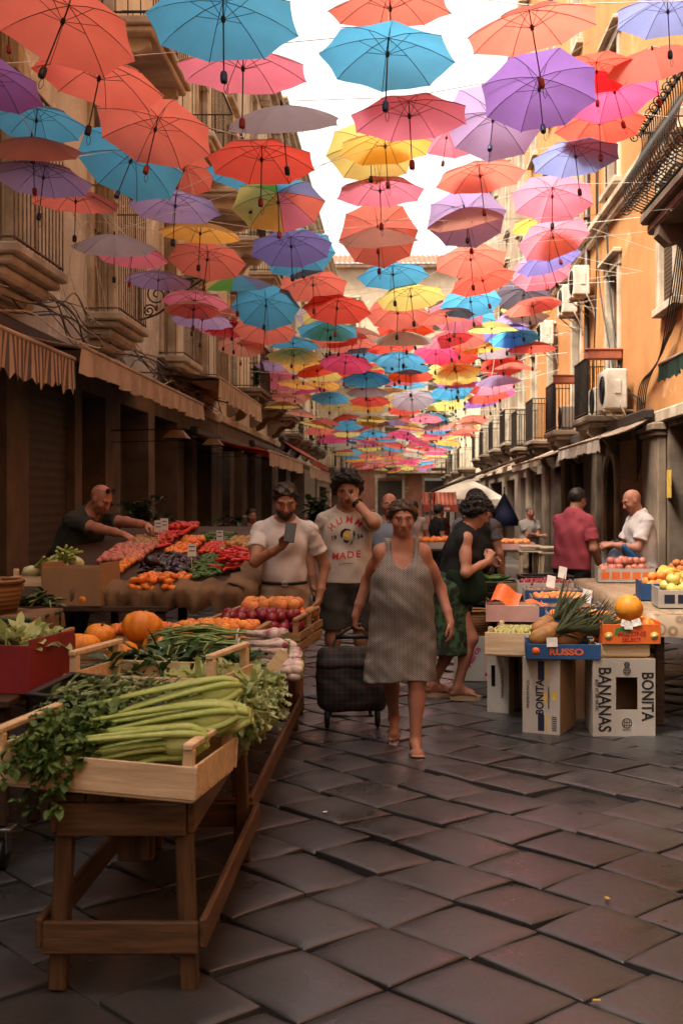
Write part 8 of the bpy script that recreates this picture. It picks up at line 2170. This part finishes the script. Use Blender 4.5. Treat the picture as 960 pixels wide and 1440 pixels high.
b_ = Sdf(); b_.cap((-.08, 0, .04), (.06, 0, .06), .085, .085, .05, (v3(0, 1, 0), .4)); b_.cap((-.07, 0, -.06), (.07, 0, -.05), .085, .085, .05, (v3(0, 1, 0), .45)); mk('body', b_.mesh(.008, (), lambda X, Y, Z: .005 * np.sin(X * 40 + Z * 30)), M['bag_green'], t)
m = MB(); m.tube(crv([(-.10, .03, .08), (-.10, .05, .30), (-.02, .10, .42), (.06, .12, .33), (.08, .06, .1)], 5), .016, 6, 0, True, .4); m.build('strap', M['bag_green'], t)
# ---- 5 cap wearer seen from behind
M['shirt_slate'] = clothes('slate', (0.10, 0.10, 0.115)); M['shirt_blue'] = clothes('pale_blue', (0.22, 0.27, 0.36))
J = person('person in black cap and slate shirt walking away behind the bending woman', (.72, 11.0, 0), R(172), H=1.62, skin='m', h=.009, hair='crop', shirt=M['shirt_slate'], pants=(M['denim_dark'], 1.9, .02), shoes=(M['shoe_dark'], 'shoe'), hem=-.06, loose=.022)
hp_ = J['hp_']; b_ = Sdf(); b_.ell(hp_(0, -.01, .05), (.095, .108, .092), J['H3'], .02); cp = mk('cap', b_.mesh(.007, [J['pl'](hp_(0, 0, .035), -J['up'])]), M['denim_dark'], J['body'])
b_ = Sdf(); b_.ell(hp_(0, .12, .04), (.075, .085, .012), J['H3'], .01); mk('cap_peak', b_.mesh(.006), M['denim_dark'], cp)
m = MB(); m.ball(hp_(0, -.01, .143), .012, 8, 6); m.build('cap_button', M['denim_dark'], cp)
t = thing('backpack', 'black backpack on the back of the cap wearer', 'bag', (.72, 10.83, 1.08), 0); b_ = Sdf(); b_.cap((0, 0, -.14), (0, 0, .12), .15, .13, .05, (v3(0, 1, 0), .5)); b_.cap((0, -.05, -.13), (0, -.05, -.03), .10, .10, .04, (v3(0, 1, 0), .5)); mk('body', b_.mesh(.009, (), lambda X, Y, Z: .004 * np.sin(X * 40 + Z * 50)), M['denim_dark'], t)
m = MB(); m.tube(crv([(-.09, .05, .14), (-.11, .10, .25), (-.11, .22, .20), (-.10, .25, 0)], 4), .018, 6, 0, True, .4); m.tube(crv([(.09, .05, .14), (.11, .10, .25), (.11, .22, .20), (.10, .25, 0)], 4), .018, 6, 0, True, .4); m.build('strap', M['denim_dark'], t)
# ---- 6 balding man just behind the walking woman
person('balding man in pale blue shirt partly hidden behind the walking woman', (-.09, 11.2, 0), R(4), H=1.60, g=1.08, skin='r', h=.009, belly=.03, hair=None, shirt=M['shirt_blue'], pants=(M['denim_dark'], 1.9, .02), shoes=(M['shoe_dark'], 'shoe'), loose=.022, hem=-.05)
# ---- 7 red shirt, from behind
M['polo_red'] = clothes('polo_red', (0.30, 0.055, 0.075)); M['shirt_grey'] = clothes('grey_shirt', (0.34, 0.31, 0.28))
J = person('man in crimson polo shirt seen from behind reaching over the fruit trays', (1.70, 11.55, 0), R(142), H=1.66, g=1.08, skin='m', h=.008, spine=(0, -.10, 1), head=(-.15, -.95, -.25), hair='crop', hairc='hair_dark', handL=(-.30 + .5, -.42, .84), elbL=(.7, .3, -.5), handR=(-.22, -.18, .84), shirt=M['polo_red'], pants=(M['denim_dark'], 1.9, .025), shoes=(M['shoe_dark'], 'shoe'), hem=-.08, loose=.026, sleeve=.72)
nb = J['neckb']; m = MB(); m.tube([Vector(nb + J['sp'] * .028) + Vector(J['lat']) * .075 * math.cos(a) + Vector(J['fwd']) * .07 * math.sin(a) for a in [PI * i / 12 for i in range(25)]], .02, 6, 0, True, .5); m.build('collar', M['polo_red'], J['body']); glasses(J, False)
# ---- 8 bald man with bag
J = person('bald man in white T-shirt holding a blue carrier bag at the table end', (2.40, 11.5, 0), R(-78), H=1.66, g=1.06, skin='r', h=.008, spine=(0, -.10, 1), head=(0, -.92, -.40), hair=None, handR=(-.10, -.36, 1.06), handL=(.10, -.38, 1.06), elbR=(-.4, .5, -.6), elbL=(.4, .5, -.6), hR=((.1, -1, -.1), (.5, 0, -1)), hL=((-.1, -1, -.1), (-.5, 0, -1)), curl=(1.1, 1.1), shirt=M['tee_white'], pants=(M['denim_dark'], 1.9, .025), shoes=(M['shoe_dark'], 'shoe'), hem=-.06, loose=.026, sleeve=.72, stub=.3)
M['bag_blue'] = mat('bag_blue', (0.22, 0.34, 0.46), (0.30, 0.40, 0.48), 6, .3, .4, 20, trans=.5); M['bag_cyan'] = mat('bag_cyan', (0.03, 0.16, 0.42), rough=.3, trans=.4)
t = thing('carrier_bag', 'pale blue plastic carrier bag held open by the bald man', 'bag', (2.07, 11.38, .84)); b_ = Sdf(); b_.cap((0, 0, -.08), (.02, 0, .02), .125, .10, .04, (v3(0, 1, 0), .6)); b_.cap((.02, 0, .02), (.04, 0, .18), .10, .04, .05, (v3(0, 1, 0), .5)); mk('body', b_.mesh(.008, (), lambda X, Y, Z: .009 * np.sin(X * 50 + 3 * np.sin(Z * 30)) * np.sin(Z * 22 + Y * 40)), M['bag_blue'], t)
m = MB()
for q in (-1, 1): m.tube(crv([(.04 + q * .03, .0, .16), (.06 + q * .03, .02, .23), (.02 + q * .02, .02, .26)], 4), .008, 5, 0, True, .4)
m.build('handle', M['bag_blue'], t)
t = mk('folded_bag', Sdf().cap((0, 0, .0), (.05, 0, -.12), .05, .07, .03, (v3(0, 1, 0), .45)).mesh(.008, (), lambda X, Y, Z: .012 * np.sin(X * 40 + Z * 50)), M['bag_cyan'])
t.location = (2.20, 11.28, 1.04); tag(t, 'bright blue crumpled plastic bag in the arm of the bald man', 'bag')
# ---- 9 vendor bending over the slope
M['tee_dark'] = clothes('dark_tee', (0.045, 0.048, 0.040))
J = person('bald vendor in dark T-shirt bending over his produce with glasses on his head', (-2.90, 10.3, 0), R(58), H=1.80, g=1.14, skin='r', h=.007, spine=(0, -.66, 1), head=(.10, -.80, -.55), hair=None, handR=(-.12, -.84, 1.20), handL=(.14, -.92, 1.27), elbR=(-.6, .0, -.5), elbL=(.6, .1, .3), hR=((.1, -.9, -.35), (.2, -.3, -1)), hL=((-.1, -.9, -.3), (-.2, -.3, -1)), shirt=M['tee_dark'], pants=(M['denim_dark'], 1.9, .025), shoes=(M['shoe_dark'], 'shoe'), hem=-.06, loose=.022, sleeve=.68, belly=.03, curl=(.8, .8), stub=.25)
glasses(J)
# ---- farther people
person('man in grey shirt standing with folded arms by the cream stools', (2.45, 22, gz(22)), R(20), H=1.60, g=1.05, skin='r', h=.011, hair='crop', hairc='hair_grey', shirt=M['shirt_grey'], pants=(M['short_beige'], 1.9, .02), shoes=(M['shoe_dark'], 'shoe'), handR=(.13, -.22, 1.02), handL=(-.10, -.25, 1.05), elbR=(-.8, .3, -.4), elbL=(.8, .3, -.4), loose=.025, hem=-.06)
person('person in black shirt beyond the orange fruit table', (.70, 21.0, gz(21)), R(120), H=1.62, skin='m', h=.012, hair='short', shirt=M['black_top'], pants=(M['denim_dark'], 1.9, .02), shoes=(M['shoe_dark'], 'shoe'), loose=.02)
person('person in brown top below the navy parasol', (1.85, 23.5, gz(23.5)), R(-30), H=1.58, skin='m', h=.012, hair='curly', shirt=M['burlap'], pants=(M['denim_dark'], 1.9, .02), shoes=(M['shoe_dark'], 'shoe'), loose=.02)
person('distant shopper in dark red top near the striped awning', (.95, 27, gz(27)), R(10), H=1.66, skin='m', h=.012, hair='short', shirt=M['polo_red'], pants=(M['denim_dark'], 1.9, .02), shoes=(M['shoe_dark'], 'shoe'), loose=.02)
person('distant shopper in pale shirt in mid street', (.25, 19.5, gz(19.5)), R(-15), H=1.66, skin='m', h=.012, hair='short', shirt=M['shirt_grey'], pants=(M['short_dark'], .9, .03), shoes=(M['shoe_dark'], 'shoe'), loose=.02)
person('seated looking short figure in dark clothes at the left shopfront', (-2.2, 17.5, gz(17.5)), R(30), H=1.50, skin='m', h=.012, hair='short', shirt=M['tee_dark'], pants=(M['denim_dark'], 1.9, .02), shoes=(M['shoe_dark'], 'shoe'), loose=.02)
